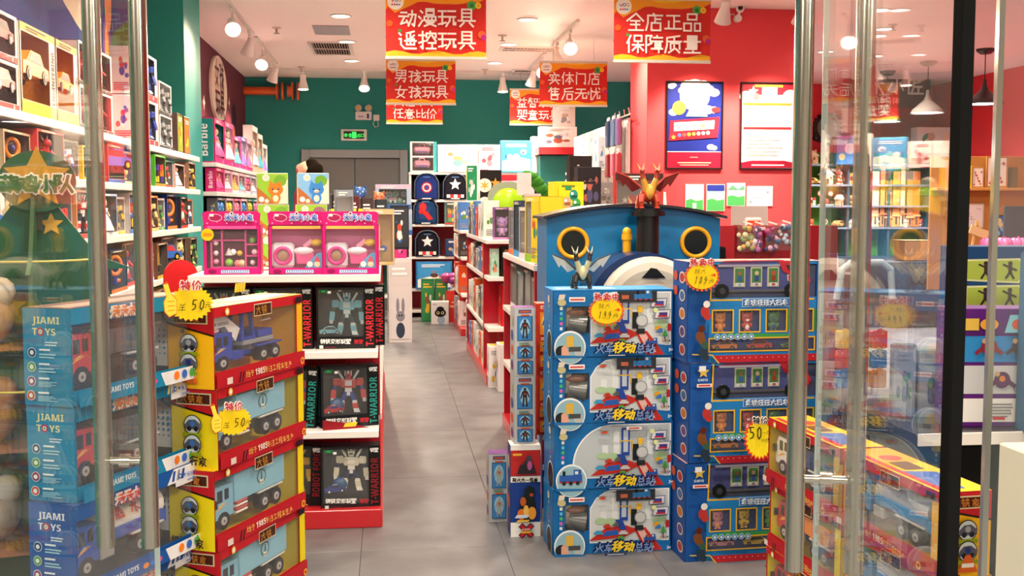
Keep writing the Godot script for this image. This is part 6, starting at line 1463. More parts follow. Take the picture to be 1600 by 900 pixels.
func animal_box(label: String, kind: int) -> Node3D:
	var s := V(0.165, 0.165, 0.165)
	var t := thing("animal_box", label, "toy box", V(0, 0, 0), 0, "square cartoon animal boxes on top of the left shelf unit")
	put(G.new().box(V(0, s.y / 2, 0), s, "efe9dc", 0.002), "carton", "card", t)
	var g := G.new().face("front", s)
	var w := s.x
	var k: String = ["e0842c", "3f8fd8", "f2c8d0"][kind]
	g.rect(0.002, 0.002, w - 0.004, w - 0.004, "8ec63f" if kind != 1 else "7fc0e8").poly([0.002, w * 0.55, w * 0.3, w * 0.3, w * 0.55, 0.002, 0.002, 0.002], "b0703a" if kind != 2 else "d8903a").poly([w * 0.7, 0.002, w - 0.002, 0.002, w - 0.002, w * 0.8, w * 0.75, w * 0.6], "f4ead0").disc(w * 0.75, w * 0.75, w * 0.2, "6fb03a" if kind != 2 else "9a6a7a", w * 0.18)
	g.disc(w * 0.3, w * 0.85, w * 0.11, "f8f6f0").disc(w * 0.3, w * 0.85, w * 0.085, "e8d8c0").disc(w * 0.15, w * 0.15, w * 0.09, "f2e4e4").disc(w * 0.32, w * 0.1, w * 0.07, "e8dcc8")
	var x := w * 0.6
	g.disc(x, w * 0.2, w * 0.16, k, w * 0.18).disc(x, w * 0.47, w * 0.24, k, w * 0.2)
	for sg in [-1, 1]: g.poly([x + sg * w * 0.22, w * 0.55, x + sg * w * 0.05, w * 0.64, x + sg * w * 0.16, w * 0.76], k).disc(x + sg * w * 0.09, w * 0.49, w * 0.03, "2a2420", w * 0.036).disc(x + sg * w * 0.085, w * 0.5, w * 0.01, "ffffff")
	g.disc(x, w * 0.41, w * 0.08, "f6e2c8", w * 0.05).disc(x, w * 0.18, w * 0.09, "f6e2c8", w * 0.11).line([Vector2(x - w * 0.04, w * 0.4), Vector2(x, w * 0.385), Vector2(x + w * 0.04, w * 0.4)], w * 0.014, "7a3a2a")
	g.face("right", s).rect(0.002, 0.002, w - 0.004, w - 0.004, "d8c860").disc(w * 0.5, w * 0.5, w * 0.28, "b8a03a")
	g.face("top", s).rect(0.002, 0.002, w - 0.004, w - 0.004, "c8dc8a")
	put(g, "print", "card", t)
	return t

func left_unit() -> void:
	gondola("red shelf unit left of the aisle, its near end stocked with black robot boxes", -0.93, -0.035, 5.2, 9.6, [0.475, 0.86, 1.225], 0.42)
	# the robots on its near end
	stand(warrior("black robot box with a pale blue robot, right end of the upper shelf", 0), V(-0.205, 0.86, -5.35), 0)
	stand(warrior("black robot box with a red robot, second from right on upper shelf", 2), V(-0.505, 0.86, -5.36), 0)
	stand(warrior("black robot box mostly hidden, left end of the upper shelf behind the crane truck box", 2), V(-0.795, 0.86, -5.37), 0)
	stand(warrior("black robot box turned edge on, behind the pale blue robot box", 2), V(-0.16, 0.86, -5.47), 0)
	stand(warrior("black robot box leaning left with green lettering, on the middle shelf", 1), V(-0.49, 0.475, -5.36), -8).rotation_degrees.z = -4
	stand(warrior("black robot box with green lettering, right end of the middle shelf", 1), V(-0.2, 0.475, -5.35), 14)
	stand(warrior("black robot box mostly hidden, left end of the middle shelf of the left unit", 1), V(-0.78, 0.475, -5.36), 0)
	stand(warrior("black robot box with a cream and white robot, right end of the bottom shelf", 3), V(-0.19, 0.09, -5.3), 3)
	stand(warrior("black robot box with yellow robot and yellow car, left of the cream robot", 4), V(-0.475, 0.09, -5.35), 0).rotation_degrees.z = -2
	stand(warrior("black robot box mostly hidden, left end of the bottom shelf of the left unit", 4), V(-0.78, 0.09, -5.35), 0)
	# pink sets on top
	stand(pink_set("pink toy kitchen set box with small shelves, leftmost on top of the left unit", 0), V(-0.735, 1.225, -5.35), 1)
	stand(pink_set("pink toy washing machine set box, middle of three on top of the left unit", 1), V(-0.43, 1.225, -5.33), 0)
	stand(pink_set("pink toy washing machine set box, right of three on top of the left unit", 1), V(-0.175, 1.225, -5.31), -1)
	# animals behind them
	var k := 0
	for e in [[-0.62, 0, 0], [-0.615, 1, 0], [-0.62, 2, 0], [-0.4, 0, 2], [-0.41, 1, 2], [-0.4, 2, 1]]:
		stand(animal_box("square box with %s cartoon animal, %s of the %s pile on the left unit" % [["an orange", "a blue", "a white"][e[2]], ["bottom", "middle", "top"][e[1]], "left" if e[0] < -0.5 else "right"], e[2]), V(e[0], 1.225 + e[1] * 0.168, -6.05 + (0.0 if e[0] < -0.5 else 0.05)), 4 + e[1])
	for e in [[-0.25, 6.4, 0.1, 0.42, "8a94a0", "tall clear box with pale blue and yellow tools, behind the pink washing sets", "sword", ["8fb0c8", "d8c060", "b8b8b0"]], [-0.05, 6.1, 0.16, 0.31, "d0bc8c", "clear bag-like box of yellow and gold toys at the right edge of the left unit", "sword", ["d8b060", "c8c0a8", "a88a50"]]]:
		stand(toybox("tall_box", e[5], "toy box", "", V(e[2], e[3], 0.12), {"col": e[4], "inner": "b8bcc0" if e[0] < -0.1 else "c0a878", "fig": [e[6], e[7][0], e[7][1], e[7][2]], "fr": [0.05, 0.05, 0.1, 0.06], "band": e[4], "foot": e[4], "side": e[4]}), V(e[0], 1.225, -e[1]), 8)
	var rows := [["dark game box with white numerals", "22252a"], ["dark red upright box", "5a2a30"], ["dark brown upright box", "4a3a38"], ["dark grey upright box", "3a3e44"]]
	for i in 4:
		stand(toybox("upright_box", rows[i][0] + " on top of the left unit farther along, %s" % ["nearest", "second", "third", "farthest"][i], "toy box", "", V(0.08, 0.4 - i * 0.01, 0.2), {"col": rows[i][1], "bg": rows[i][1], "cols": ["c8c0b8", "8a3a3a", "b8a060"]}), V(-0.32 + i * 0.09, 1.225, -7.1 - i * 0.12), 6)
	for i in 2:
		stand(toybox("game_box", "yellow flat box with black lettering behind the %s pink washing set" % ["middle", "right"][i], "toy box", "", V(0.15, 0.308, 0.1), {"col": "e8d23a", "bg": "ecd440", "cols": ["c8b020", "8a7a20", "e8e0a0"], "ink": "3a3420"}), V(-0.265 + i * 0.165, 1.225, -6.75), 0)
	for i in 4:
		stand(toybox("small_box", ["white and red small box", "red and brown small box", "white small box with a blue top", "black small box"][i] + " far along the left unit, before the grey door", "toy box", "", V(0.14, 0.3 + 0.03 * (i % 2), 0.12), {"col": ["e8e0dc", "a8483a", "d8dce8", "2a2c30"][i], "bg": ["d8a098", "8a3a2c", "7a9ac8", "3a3c40"][i], "cols": ["e8e4dc", "c84a3a", "3a6aa8"]}), V(-0.36 + i * 0.15, 1.225, -8.3), 0)
	var bl := thing("blue_toy", "small round blue toy with a white cap standing on the boxes before the grey door", "toy", V(-0.2, 1.545, -8.3))
	put(toy("pet", "2a5a9a", "3a6ab0", "e8e8ec"), "animal_figure", "gloss", bl).scale = Vector3.ONE * 0.16
	var orr := thing("orange_toy", "small orange toy beside the blue toy before the grey door", "toy", V(-0.06, 1.525, -8.32))
	put(toy("pet", "c8704a", "d89a7a", "5a3a2a"), "animal_figure", "gloss", orr).scale = Vector3.ONE * 0.14
	# goods along its aisle side
	var names := ["yellow and orange", "brown and blue", "green and yellow", "pale blue", "black and white", "orange and brown"]
	var cc := [["d8b03a", "c86a2a", "3a6a9a"], ["8a5a3a", "3a6ab0", "d8d0b8"], ["5a9a4a", "d8c83a", "2a4a3a"], ["9ac0d8", "e8e4e0", "3a5a8a"], ["22252a", "e0e0dc", "8a8a8a"], ["d87a3a", "6a4a3a", "e8d8a0"]]
	for sh in 3:
		for i in 3:
			var c: Array = cc[(i + sh * 2) % 6]
			stand(toybox("aisle_box", "%s box facing the aisle, left unit %s shelf, %s from near end" % [names[(i + sh * 2) % 6], ["bottom", "middle", "upper"][sh], ["first", "second", "third", "fourth", "fifth", "sixth"][i]], "toy box", "", V(0.4, 0.27, 0.1), {"col": c[0], "bg": c[0], "cols": [c[1], c[2], c[0]]}), V(-0.115, [0.09, 0.475, 0.86][sh], -5.95 - i * 0.58), 90)
	# things on the floor at its far end
	stand(toybox("pink_case", "pink box with a dark window above the tall rabbit box beside the aisle", "toy box", "", V(0.16, 0.3, 0.2), {"col": "d8408c", "bg": "d8408c", "cols": ["e88ab8", "5a2a4a", "e8c0d8"]}), V(0.13, 0.96, -12.5), 4)
	var rb := toybox("rabbit_box", "tall white box with a grey toy rabbit picture on the floor beside the aisle", "toy box", "", V(0.26, 0.96, 0.25), {"col": "e4e0de", "bg": "d8d6d4", "cols": ["b8b8b8", "8a8a90", "c8c8c8"], "seed": 5})
	stand(rb, V(0.13, 0, -12.5), 4)
	var g := G.new().face("front", V(0.26, 0.96, 0.25))
	g.z = 0.006
	g.rect(0.02, 0.04, 0.22, 0.6, "dcdad8").disc(0.13, 0.14, 0.05, "3a4458", 0.09).disc(0.13, 0.3, 0.05, "8a8a92", 0.06).disc(0.1, 0.42, 0.018, "8a8a92", 0.09).disc(0.16, 0.42, 0.018, "8a8a92", 0.09).disc(0.115, 0.31, 0.01, "22252a").disc(0.145, 0.31, 0.01, "22252a")
	put(g, "rabbit_print", "card", rb)

# ---------------------------------------------------------------- the left wall
const SHELF := ["top", "second", "third", "fourth", "lowest"]

func left_wall() -> void:
	var ys := [1.955, 1.685, 1.38, 1.05, 0.68]
	for u in 4:
		var d0: float = 3.85 + u * 1.38
		var t := thing("wall_shelf_unit", "white wall shelf unit full of boxed toys, %s" % ["nearest the entrance", "second from the entrance", "third from the entrance", "last before the teal column"][u], "shelf unit", V(-1.8, 0, -d0 - 0.69), 0, "white wall shelf units")
		put(G.new().box(V(-0.22, 1.05, 0), V(0.02, 2.0, 1.378), "4a2228", 0.0), "back_panel", "paint", t)
		for i in 5: put(G.new().box(V(0.02, ys[i] - 0.02, 0), V(0.46, 0.04, 1.376), "f0ece4", 0.003), "shelf_board", "gloss", t)
		put(G.new().box(V(0.0, 0.05, 0), V(0.42, 0.1, 1.376), "c8c2b8", 0.003), "plinth", "gloss", t)
		for s in [-1, 1]: put(G.new().box(V(-0.2, 1.05, s * 0.66), V(0.03, 1.98, 0.025), "a8a49c"), "upright", "gloss", t)
	# [shelf, distance of its middle, width, height, kind, colours...]
	var e := [
		[0, 4.35, 0.5, 0.42, "eng", ""], [0, 4.79, 0.33, 0.2, "duo", "lower"], [0, 4.79, 0.33, 0.2, "duo", "upper"], [0, 5.24, 0.5, 0.4, "eng", ""], [0, 5.69, 0.36, 0.4, "eng", ""], [0, 6.24, 0.68, 0.225, "red", "lower"], [0, 6.24, 0.68, 0.225, "red", "upper"],
		[0, 7.5, 0.68, 0.3, "bot", "lower"], [0, 7.5, 0.68, 0.3, "bot", "upper"], [0, 8.12, 0.44, 0.24, "gry", "lower"], [0, 8.12, 0.44, 0.23, "gry", "upper"], [0, 8.66, 0.22, 0.3, "col", ""], [0, 8.95, 0.25, 0.3, "col", ""],
	]
	var stack := {}
	for q in e:
		var s := V(q[2], q[3], 0.15)
		var y: float = ys[0]
		var key := "%.2f" % q[1]
		if stack.has(key): y = stack[key]
		stack[key] = y + s.y + 0.001
		var t: Node3D
		var near := "first" if q[1] < 4.5 else ("second" if q[1] < 5.3 else "third")
		match q[4]:
			"eng":
				t = toybox("vehicle_box", "orange box with side lettering, %s from the entrance, top left shelf" % near, "toy box", "", s, {"col": "e8e2da", "inner": "c8842a", "film": false, "fz": 0.15, "fig": ["car", "d8862a", "5a4a3a", "3a2a1c"], "fr": [0.03, 0.17, 0.1, 0.16], "band": "e0b050", "foot": "f0b41c", "cols": ["d86a2a", "c8402a", "e8c23a"], "vtxt": "ENGINEERING", "vs": 0.62, "ink": "2a2a30", "side": "f0b41c", "stxt": ""})
			"duo":
				t = toybox("twin_box", "white box with red stripes and dark toy, %s of two, top left shelf" % q[5], "toy box", "", s, {"col": "efe9e6", "inner": "5a4a50", "film": false, "fz": 0.15, "fig": ["car", "8a3a3a", "b8b0b0", "2a2a30"], "fr": [0.12, 0.06, 0.08, 0.14], "band": "e8e0dc", "foot": "d03038", "cols": ["6a6a60", "8a8a7a", "c8c0b0"], "side": "efe9e6"})
			"red":
				t = toybox("beast_box", "white clear-fronted box with a red dragon toy, %s of two on the top left shelf" % q[5], "toy box", "", s, {"col": "f0eae4", "inner": "5a4444", "film": false, "fz": 0.2, "turn": -30.0, "fig": ["beast", "b82a30", "8a2028", "2a2024"], "n": 2, "fr": [0.03, 0.03, 0.06, 0.1], "band": "f0eae4", "foot": "3a3a3e", "cols": ["c83a3a", "8a3030", "e8c0a0"], "side": "f2ece6"})
			"bot":
				t = toybox("blue_robot_box", "large white box with a blue robot, %s of two on the top left shelf" % q[5], "toy box", "", s, {"col": "f4ecea", "inner": "8a8c94", "film": false, "fz": 0.2, "turn": -30.0, "fig": ["robot", "2f4aa0", "5a6ab0", "2a2c3a"], "n": 2, "fr": [0.12, 0.1, 0.06, 0.14], "band": "f4ecea", "foot": "d8343c", "cols": ["2f4aa0", "d8343c", "f0e8e8"], "side": "f3d8d4", "bar": "d8343c"})
			"gry":
				t = toybox("grey_robot_box", "white box with a grey robot, %s of two near the column, top left shelf" % q[5], "toy box", "", s, {"col": "f2efea", "inner": "6a6e6e", "fz": 0.2, "turn": -30.0, "fig": ["robot", "8a8e90", "4a4c50", "2a2c30"], "n": 2, "fr": [0.06, 0.04, 0.05, 0.12], "band": "f2efea", "foot": "3a3c40", "cols": ["8a8e90", "4a4c50", "c8c8c8"], "side": "f4f0ea"})
			"col":
				t = toybox("colour_box", "small yellow and purple box, %s to the column on the top left shelf" % ("next nearest" if q[1] < 8.8 else "nearest"), "toy box", "", s, {"col": "4a3a3a", "bg": "8a9a2a" if q[1] < 8.8 else "e07a2a", "cols": ["d8d83a", "e8842a", "7a4a9a"]})
		stand(t, V(-1.65, y, -q[1]), 90)
	# lower boards: [distance, width, height, look]
	var rows := [
		[["teal", "2f7a80"], ["grey", "9aa0a0"], ["tan", "b8a080"], ["red", "c83a3a"], ["grey", "8a9094"], ["yellow", "e8c83a"], ["red", "d83a34"], ["clear", "b0b4b0"], ["blue", "3a7ac0"], ["green", "5ac03a"], ["teal", "1f8a80"], ["pink", "e8b0b0"], ["brown", "8a6a5a"]],
		[["brown", "6a4a3c"], ["white", "e0dcd8"], ["white", "dcd8d4"], ["red", "b8483a"], ["grey", "b8b8b4"], ["orange", "d08a4a"], ["blue", "9ab8d8"], ["white", "e4e4e4"], ["clear", "b8b0a8"], ["orange", "f0701c"], ["white", "e8e8ea"], ["navy", "24408c"], ["black", "2a2c30"], ["orange", "f07a20"]],
		[["dark", "3a3430"], ["dark", "2c2c30"], ["dark", "2a2e34"], ["yellow", "e0c020"], ["dark", "2a3038"], ["dark", "343a44"], ["dark", "2c3440"], ["brown", "8a5a3c"], ["orange", "c07a48"], ["brown", "7a5040"], ["brown", "906048"], ["grey", "8a807c"], ["brown", "6a5048"]],
		[["brown", "7a5a48"], ["white", "d8d4d0"], ["dark", "3a3a3c"], ["brown", "8a6248"], ["grey", "9a9490"], ["dark", "34363a"], ["brown", "7a5440"], ["orange", "b87848"], ["dark", "2a2c30"], ["teal", "2a6a68"]],
	]
	var figs := ["robot", "robot", "disc", "beast", "robot", "sword", "car", "pet", "robot", "blocks", "robot", "doll", "robot", "disc"]
	var fc := [["d8c080", "8a7a50", "2a2a30"], ["d8a83a", "5a5a50", "2a2c30"], ["c83a34", "e8e0d8", "3a3a40"], ["4a8a4a", "c8c060", "22252b"], ["3a6ac0", "e8c23a", "c83a3a"], ["e0e0e0", "3a6ac0", "d83a3a"], ["e07a2a", "3a3a8a", "22252b"]]
	for r in 4:
		var list: Array = rows[r]
		var step: float = 5.35 / list.size()
		for i in list.size():
			var hgt: float = [0.215, 0.255, 0.275, 0.3][r] - 0.03 * ((i * 7 + r) % 3) * 0.5
			var s := V(step * 0.95, hgt, 0.1)
			var c: Array = list[i]
			var f: Array = fc[(i * 3 + r) % fc.size()]
			var fig: String = figs[(i + r * 5) % figs.size()]
			var white: bool = c[0] == "white"
			var n := 1 if s.x < 0.4 else 2
			var place: String = ["nearest entrance", "second from entrance", "third from entrance", "fourth from entrance", "fifth from entrance", "sixth from entrance", "seventh from entrance", "eighth from entrance", "ninth from entrance", "tenth from entrance", "eleventh from entrance", "twelfth from entrance", "thirteenth from entrance", "fourteenth from entrance"][i]
			if i >= list.size() - 3: place = ["third from teal column", "second from teal column", "closest to teal column"][i - list.size() + 3]
			stand(toybox("shelf_box", "%s box with a %s, %s, %s left-wall shelf" % [{"clear": "clear plastic"}.get(c[0], c[0]), {"robot": "toy robot", "disc": "ring launcher", "beast": "toy beast", "sword": "toy sword", "car": "toy car", "pet": "round animal toy", "blocks": "block set", "doll": "doll"}[fig], place, SHELF[r + 1]], "toy box", "boxed toys on the left wall shelves", s, {"col": c[1], "film": i % 3 == 1, "fz": 0.2, "turn": -25.0, "inner": ["6a625c", "4a4c52", "5a4a40"][i % 3] if not white else "8a8480", "fig": [fig, f[0], f[1], f[2]], "n": n, "fr": [0.05 if not white else 0.16, 0.03, 0.06, 0.1], "band": c[1], "foot": f[0], "cols": [f[0], f[1], c[1]], "side": c[1], "seed": r * 50 + i}), V(-1.61 - 0.02 * ((i * 5) % 3), ys[r + 1], -3.9 - step * (i + 0.5)), 90 + (i * 7 % 5 - 2))
	# pink doll shelves past the column
	for u in 3:
		var t := thing("doll_shelf_unit", "white shelf unit with pink doll boxes beyond the teal column, %s" % ["nearest", "middle one", "farthest by the back wall"][u], "shelf unit", V(-1.75, 0, -10.4 - u * 1.7 - 0.85))
		put(G.new().box(V(-0.18, 1.0, 0), V(0.02, 2.0, 1.69), "5a2030"), "back_panel", "paint", t)
		for y in [1.955, 1.685, 1.38, 1.05, 0.68]: put(G.new().box(V(0, y - 0.02, 0), V(0.36, 0.04, 1.69), "f0e8e4", 0.003), "shelf_board", "gloss", t)
		put(G.new().box(V(0, 0.05, 0), V(0.34, 0.1, 1.69), "c8c2b8", 0.003), "plinth", "gloss", t)
	var dl := [[0.62, 0.42, "d83a80", "teal", "2a8a88"], [0.6, 0.44, "e85a9c", "pink and white", "f4d8e4"], [0.55, 0.33, "d8488c", "pink", "b8a8b8"], [0.45, 0.36, "7a6ab8", "violet", "c8c0d8"], [0.5, 0.36, "e8a0b8", "pale pink", "e8e0e4"], [0.55, 0.56, "f2ece8", "white", "f0d8c8"], [0.5, 0.5, "e8d8c8", "cream", "d8c0a8"], [0.5, 0.4, "e4dcd8", "pale", "d8d0c8"]]
	var d := 10.45
	for i in dl.size():
		var q: Array = dl[i]
		var opts := {"col": q[2], "film": i % 2 == 1, "fz": 0.2, "turn": -25.0, "inner": q[4], "fig": ["doll", ["e85a9c", "f0e0ec", "5ab8c8", "7a5ac8"][i % 4], ["d8b050", "5a3a28", "e8d890"][i % 3], "3a2a30"], "n": 2 if q[0] > 0.5 else 1, "fr": [0.07, 0.07, 0.12, 0.14], "band": q[2], "foot": "e83a8c" if i < 5 else "e8c8a8", "cols": ["e83a8c", "f4d0e0", "5ab8b8"], "side": q[4] if i == 0 else q[2]}
		if i == 0: opts["stxt"] = "Barbie"; opts["sink"] = "f8f0f4"; opts["sideart"] = false
		stand(toybox("doll_box", "%s doll box, top shelf beyond the column, %s" % [q[3], ["nearest, lettered on its end", "second", "third", "fourth", "fifth", "sixth and tallest", "seventh", "farthest"][i]], "toy box", "doll boxes beyond the column", V(q[0], q[1], 0.2 if i == 0 else 0.11), opts), V(-1.645 - (0.045 if i == 0 else 0.0), 1.955, -d - q[0] / 2), 90)
		d += q[0] + 0.03
	d = 10.45
	for i in 9:
		var c: Array = [["d8307c", "deep pink", "e07ab0"], ["e890b8", "pink", "f0d8e0"], ["f0e0e4", "white and pink", "e8c8d0"], ["e8b8c8", "pale pink", "d8a0b0"], ["d8d0d8", "pale grey", "b8c8d8"], ["b8c8e0", "pale blue", "e8d8d8"], ["e8c0d0", "rose", "f0e0e0"], ["d0b8d8", "lilac", "e8e0e8"], ["e8d8d0", "cream", "d8c8c0"]][i]
		var opts := {"col": c[0], "film": i % 2 == 1, "fz": 0.2, "turn": -25.0, "inner": c[2], "fig": ["doll" if i != 4 else "pet", ["e84a94", "f4e8f0", "e8a83a", "5ab0c8"][i % 4], ["d8b050", "4a3028"][i % 2], "3a2a30"], "n": 2, "fr": [0.06, 0.06, 0.14, 0.16], "band": c[0], "foot": c[0], "cols": ["f0f0f4", "e83a8c", "e8c83a"], "side": c[0]}
		if i == 0: opts["stxt"] = "Barbie"; opts["sink"] = "f8e8f0"; opts["sideart"] = false
		stand(toybox("doll_box", "%s doll box, second shelf beyond the column, %s" % [c[1], ["nearest, lettered on its end", "second", "third", "fourth", "fifth", "sixth", "seventh", "eighth", "farthest"][i]], "toy box", "doll boxes beyond the column", V(0.5, 0.225, 0.1), opts), V(-1.635, 1.685, -d - 0.25), 90)
		d += 0.53
	d = 10.5
	for i in 8:
		var c: Array = [["6a6a78", "grey"], ["c8a0b0", "dusty pink"], ["d85a8c", "pink"], ["e8c0c8", "pale pink"], ["2f8a5a", "green"], ["3a9ac8", "blue"], ["3a7a4a", "dark green"], ["d8c8a0", "cream"]][i]
		stand(toybox("mixed_box", "%s boxed toy on the third shelf beyond the column, %s" % [c[1], ["nearest", "second", "third", "fourth", "fifth", "sixth", "seventh", "farthest"][i]], "toy box", "", V(0.52, 0.25, 0.1), {"col": c[0], "film": false, "fz": 0.2, "inner": "7a9a90", "fig": ["pet", ["3a8ad0", "e8d03a", "e87aa0"][i % 3], "e8e8e0", "22252b"], "n": 2, "fr": [0.06, 0.06, 0.1, 0.1], "band": c[0], "foot": "e8d03a", "cols": ["e8d03a", "3a8ad0", "d8433c"], "side": c[0]}), V(-1.635, 1.38, -d - 0.26), 90)
		d += 0.56
	# red sled-like board leaning on the shelves behind the left unit
	var rd := thing("red_board", "red rounded board standing between the left unit and the wall shelves", "board", V(-1.06, 0.0, -5.75), 20)
	g_round(rd)

func g_round(rd: Node3D) -> void:
	var pts := PackedVector2Array([Vector2(-0.085, 0.0), Vector2(0.085, 0.0)])
	for i in 15: pts.append(Vector2(cos(PI * i / 14.0) * 0.085, 1.19 + sin(PI * i / 14.0) * 0.085))
	put(G.new().prism(pts, -0.012, 0.012, "e0282c"), "board", "gloss", rd)

# ---------------------------------------------------------------- the shelf units right of the aisle and the rear
func right_units() -> void:
	gondola("red shelf unit with white shelves right of the aisle, nearest, behind the play train", 0.8, 1.96, 5.95, 7.6, [0.475, 0.86, 1.225], 0.04)
	gondola("red shelf unit right of the aisle, second, its near end facing the entrance", 0.84, 1.7, 9.3, 11.7, [0.5, 0.94, 1.26], 0.4)
	gondola("red shelf unit right of the aisle, farthest, near the backpack shelves", 0.86, 1.7, 12.9, 14.3, [0.5, 0.94, 1.26], 0.36)
	# goods on the nearest one, facing the aisle
	var top := [["tall clear box of orange and grey toys", "b8a8a0", "sword", "e07a3a", 0.3, 7.3], ["tall clear case of dark blue toys", "2a3a5a", "robot", "3a5aa0", 0.34, 6.95], ["clear arched box of silver toys", "b8b8c0", "robot", "c8c8d0", 0.3, 6.6], ["yellow window box of brown toys", "ecd030", "sword", "8a7050", 0.36, 6.25]]
	for i in 4:
		var q: Array = top[i]
		stand(toybox("clear_box", q[0] + " on top of the nearest right unit", "toy box", "", V(0.3, q[4] + 0.02, 0.14), {"col": q[1], "inner": "a8a8ac" if i != 1 else "2a3450", "fig": [q[2], q[3], "c8c0b8", "4a4448"], "n": 2, "fr": [0.05, 0.05, 0.08, 0.12], "band": q[1], "foot": ["e0603a", "4a9ad8", "d8d8dc", "8ac83a"][i], "cols": ["e0603a", "4a9ad8", "e8c83a"]}), V(0.9, 1.225, -q[5]), -90 + i * 3)
	for sh in 2:
		for i in 4:
			var c: Array = [["grey clear", "8a8c90", "c8c8c8"], ["teal and white", "3a8a8a", "e8e8e4"], ["dark clear", "5a5458", "a89a90"], ["pale clear", "b8b0a8", "e07a4a"]][i]
			stand(toybox("clear_box", "%s boxed toy on the %s aisle shelf of the nearest right unit" % [c[0], ["middle", "low"][sh]], "toy box", "", V(0.34, 0.3 - 0.03 * (i % 2), 0.16), {"col": c[1], "inner": "9a9894", "fig": [["beast", "sword", "robot", "beast"][i], c[2], "d8d4d0", "5a4a44"], "n": 2, "fr": [0.04, 0.04, 0.08, 0.1], "band": c[1], "foot": c[2], "cols": [c[2], "d85a3a", "3a6aa0"]}), V(0.93, [0.86, 0.475][sh], -7.35 + i * 0.37), -90)
	# on top, behind and beside the train
	for e in [[884, 345, 6.5, 0.18, 0.47, "tall yellow box with cartoon cars, left of the play train roof", "e8cc28", 18], [852, 372, 6.2, 0.13, 0.36, "yellow window box partly behind the play train at its left edge", "e8cc28", 14], [985, 318, 7.2, 0.17, 0.36, "yellow box with cartoon cars and a pink foot, behind the play train roof", "e8cc28", 10]]:
		var p := at(e[0], e[1], e[2])
		var s := V(e[3], e[4], 0.12)
		var t := stand(toybox("car_box", e[5], "toy box", "", s, {"col": e[6], "bg": e[6], "cols": ["2f8a78", "c85a3a", "3a9a4a"], "ink": "4a7a3a", "seed": 12}), V(p.x, 1.225, -e[2]), e[7])
		var g := G.new().face("front", s)
		g.z = 0.006
		g.rect(s.x * 0.04, s.y * 0.05, s.x * 0.92, s.y * 0.9, e[6]).rect(s.x * 0.15, s.y * 0.93, s.x * 0.5, s.y * 0.025, "5a7a3a").rect(s.x * 0.28, s.y * 0.89, s.x * 0.24, s.y * 0.05, "3a8a5a")
		for k in 4: g.disc(s.x * [0.6, 0.35, 0.7, 0.55][k], s.y * [0.83, 0.74, 0.72, 0.63][k], s.x * 0.16, ["2f8a78", "c8a07a", "3f9a4a", "3a6a90"][k], s.y * 0.07).disc(s.x * [0.6, 0.35, 0.7, 0.55][k] - 0.01, s.y * [0.85, 0.76, 0.74, 0.65][k], s.x * 0.05, "f0f0ec").rect(s.x * [0.5, 0.25, 0.6, 0.42][k], s.y * [0.79, 0.7, 0.68, 0.59][k], s.x * 0.22, s.y * 0.04, ["1f5a50", "8a5a3a", "2a6a3a", "c83a2a"][k])
		put(g, "car_print", "card", t)
	for e in [[917, 316, 7.0, 0.2, 0.32, "navy box with a pale castle-like picture behind the play train roof", "24304a", ["6a8ac8", "c8d0e0", "4a5a80"]], [918, 280, 7.7, 0.17, 0.6, "black box with a dark figure picture, right of the tall yellow car box", "2a2428", ["4a4a6a", "a85a4a", "c8b8a8"]], [940, 300, 8.0, 0.16, 0.5, "grey brown box beside the black figure box", "8a8280", ["a89a90", "6a6460", "c8c0b8"]], [905, 262, 8.6, 0.18, 0.72, "black and red box with masked figures, farther behind the tall yellow car box", "2c2426", ["c84a34", "e0c8b8", "5a4a48"]], [958, 318, 7.0, 0.3, 0.3, "pink and cream flat box behind the play train roof", "c89aa8", ["e07aa0", "e8d8c8", "a86a8a"]]]:
		var p := at(e[0], e[1], e[2])
		stand(toybox("picture_box", e[5], "toy box", "", V(e[3], e[4], 0.12), {"col": e[6], "bg": e[6], "cols": e[7], "ink": e[6], "lift": 0.5}), V(p.x, 1.226, -e[2]), 4)
	tag(put(G.new().box(V(1.53, 0.612, -8.2), V(0.6, 1.224, 1.15), "8c1a24", 0.004), "stock_cabinet", "gloss"), "dark red stock cabinet under the dark picture boxes, hidden behind the play train", "cabinet")
	for e in [[945, 6.75]]:
		stand(toybox("red_box", "long box with a red end panel and brown contents, behind the red dragon", "toy box", "", V(0.3, 0.53, 0.16), {"col": "a83a34", "inner": "8a7468", "fig": ["beast", "b8402a", "d8a03a", "3a3230"], "n": 1, "fr": [0.03, 0.14, 0.1, 0.08], "band": "3a2a28", "foot": "c83a34", "cols": ["d8433c", "e8c23a", "e8e0d8"], "side": "c02a2e"}), V(1.57, 1.225, -6.75), -6)
	var wh := thing("white_placard", "plain white display panel standing behind the play train, right of the dragon", "panel", at(1030, 322, 7.2) - V(0, 0.25, 0))
	put(G.new().hexa([V(-0.07, 0, 0), V(0.075, 0, 0), V(0.075, 0, -0.02), V(-0.07, 0, -0.02), V(-0.07, 0.43, 0), V(0.045, 0.42, 0), V(0.045, 0.42, -0.02), V(-0.07, 0.43, -0.02)], "f2ece8"), "panel", "gloss", wh)
	wh.position.y = 1.225
	# the end of the second unit
	for e in [[0.99, 1.26, 9.42, 0.16, 0.28, "purple window box with a pony toy on top of the second right unit's end", "8a5a9a", "pet", "b08ac8", "d8a0c8"], [1.15, 1.26, 9.45, 0.12, 0.27, "red and white small box right of the purple pony box", "c83a3a", "doll", "e8c0c8", "a83a3a"]]:
		stand(toybox("pony_box", e[5], "toy box", "", V(e[3], e[4], 0.12), {"col": e[6], "inner": "3a2a44", "fig": [e[7], e[8], e[9], "3a2a40"], "fr": [0.1, 0.1, 0.08, 0.08], "band": e[6], "foot": "d888b8", "cols": ["e8a0d0", "f0e0f0", "8a4a9a"]}), V(e[0], e[1], -e[2]), -4)
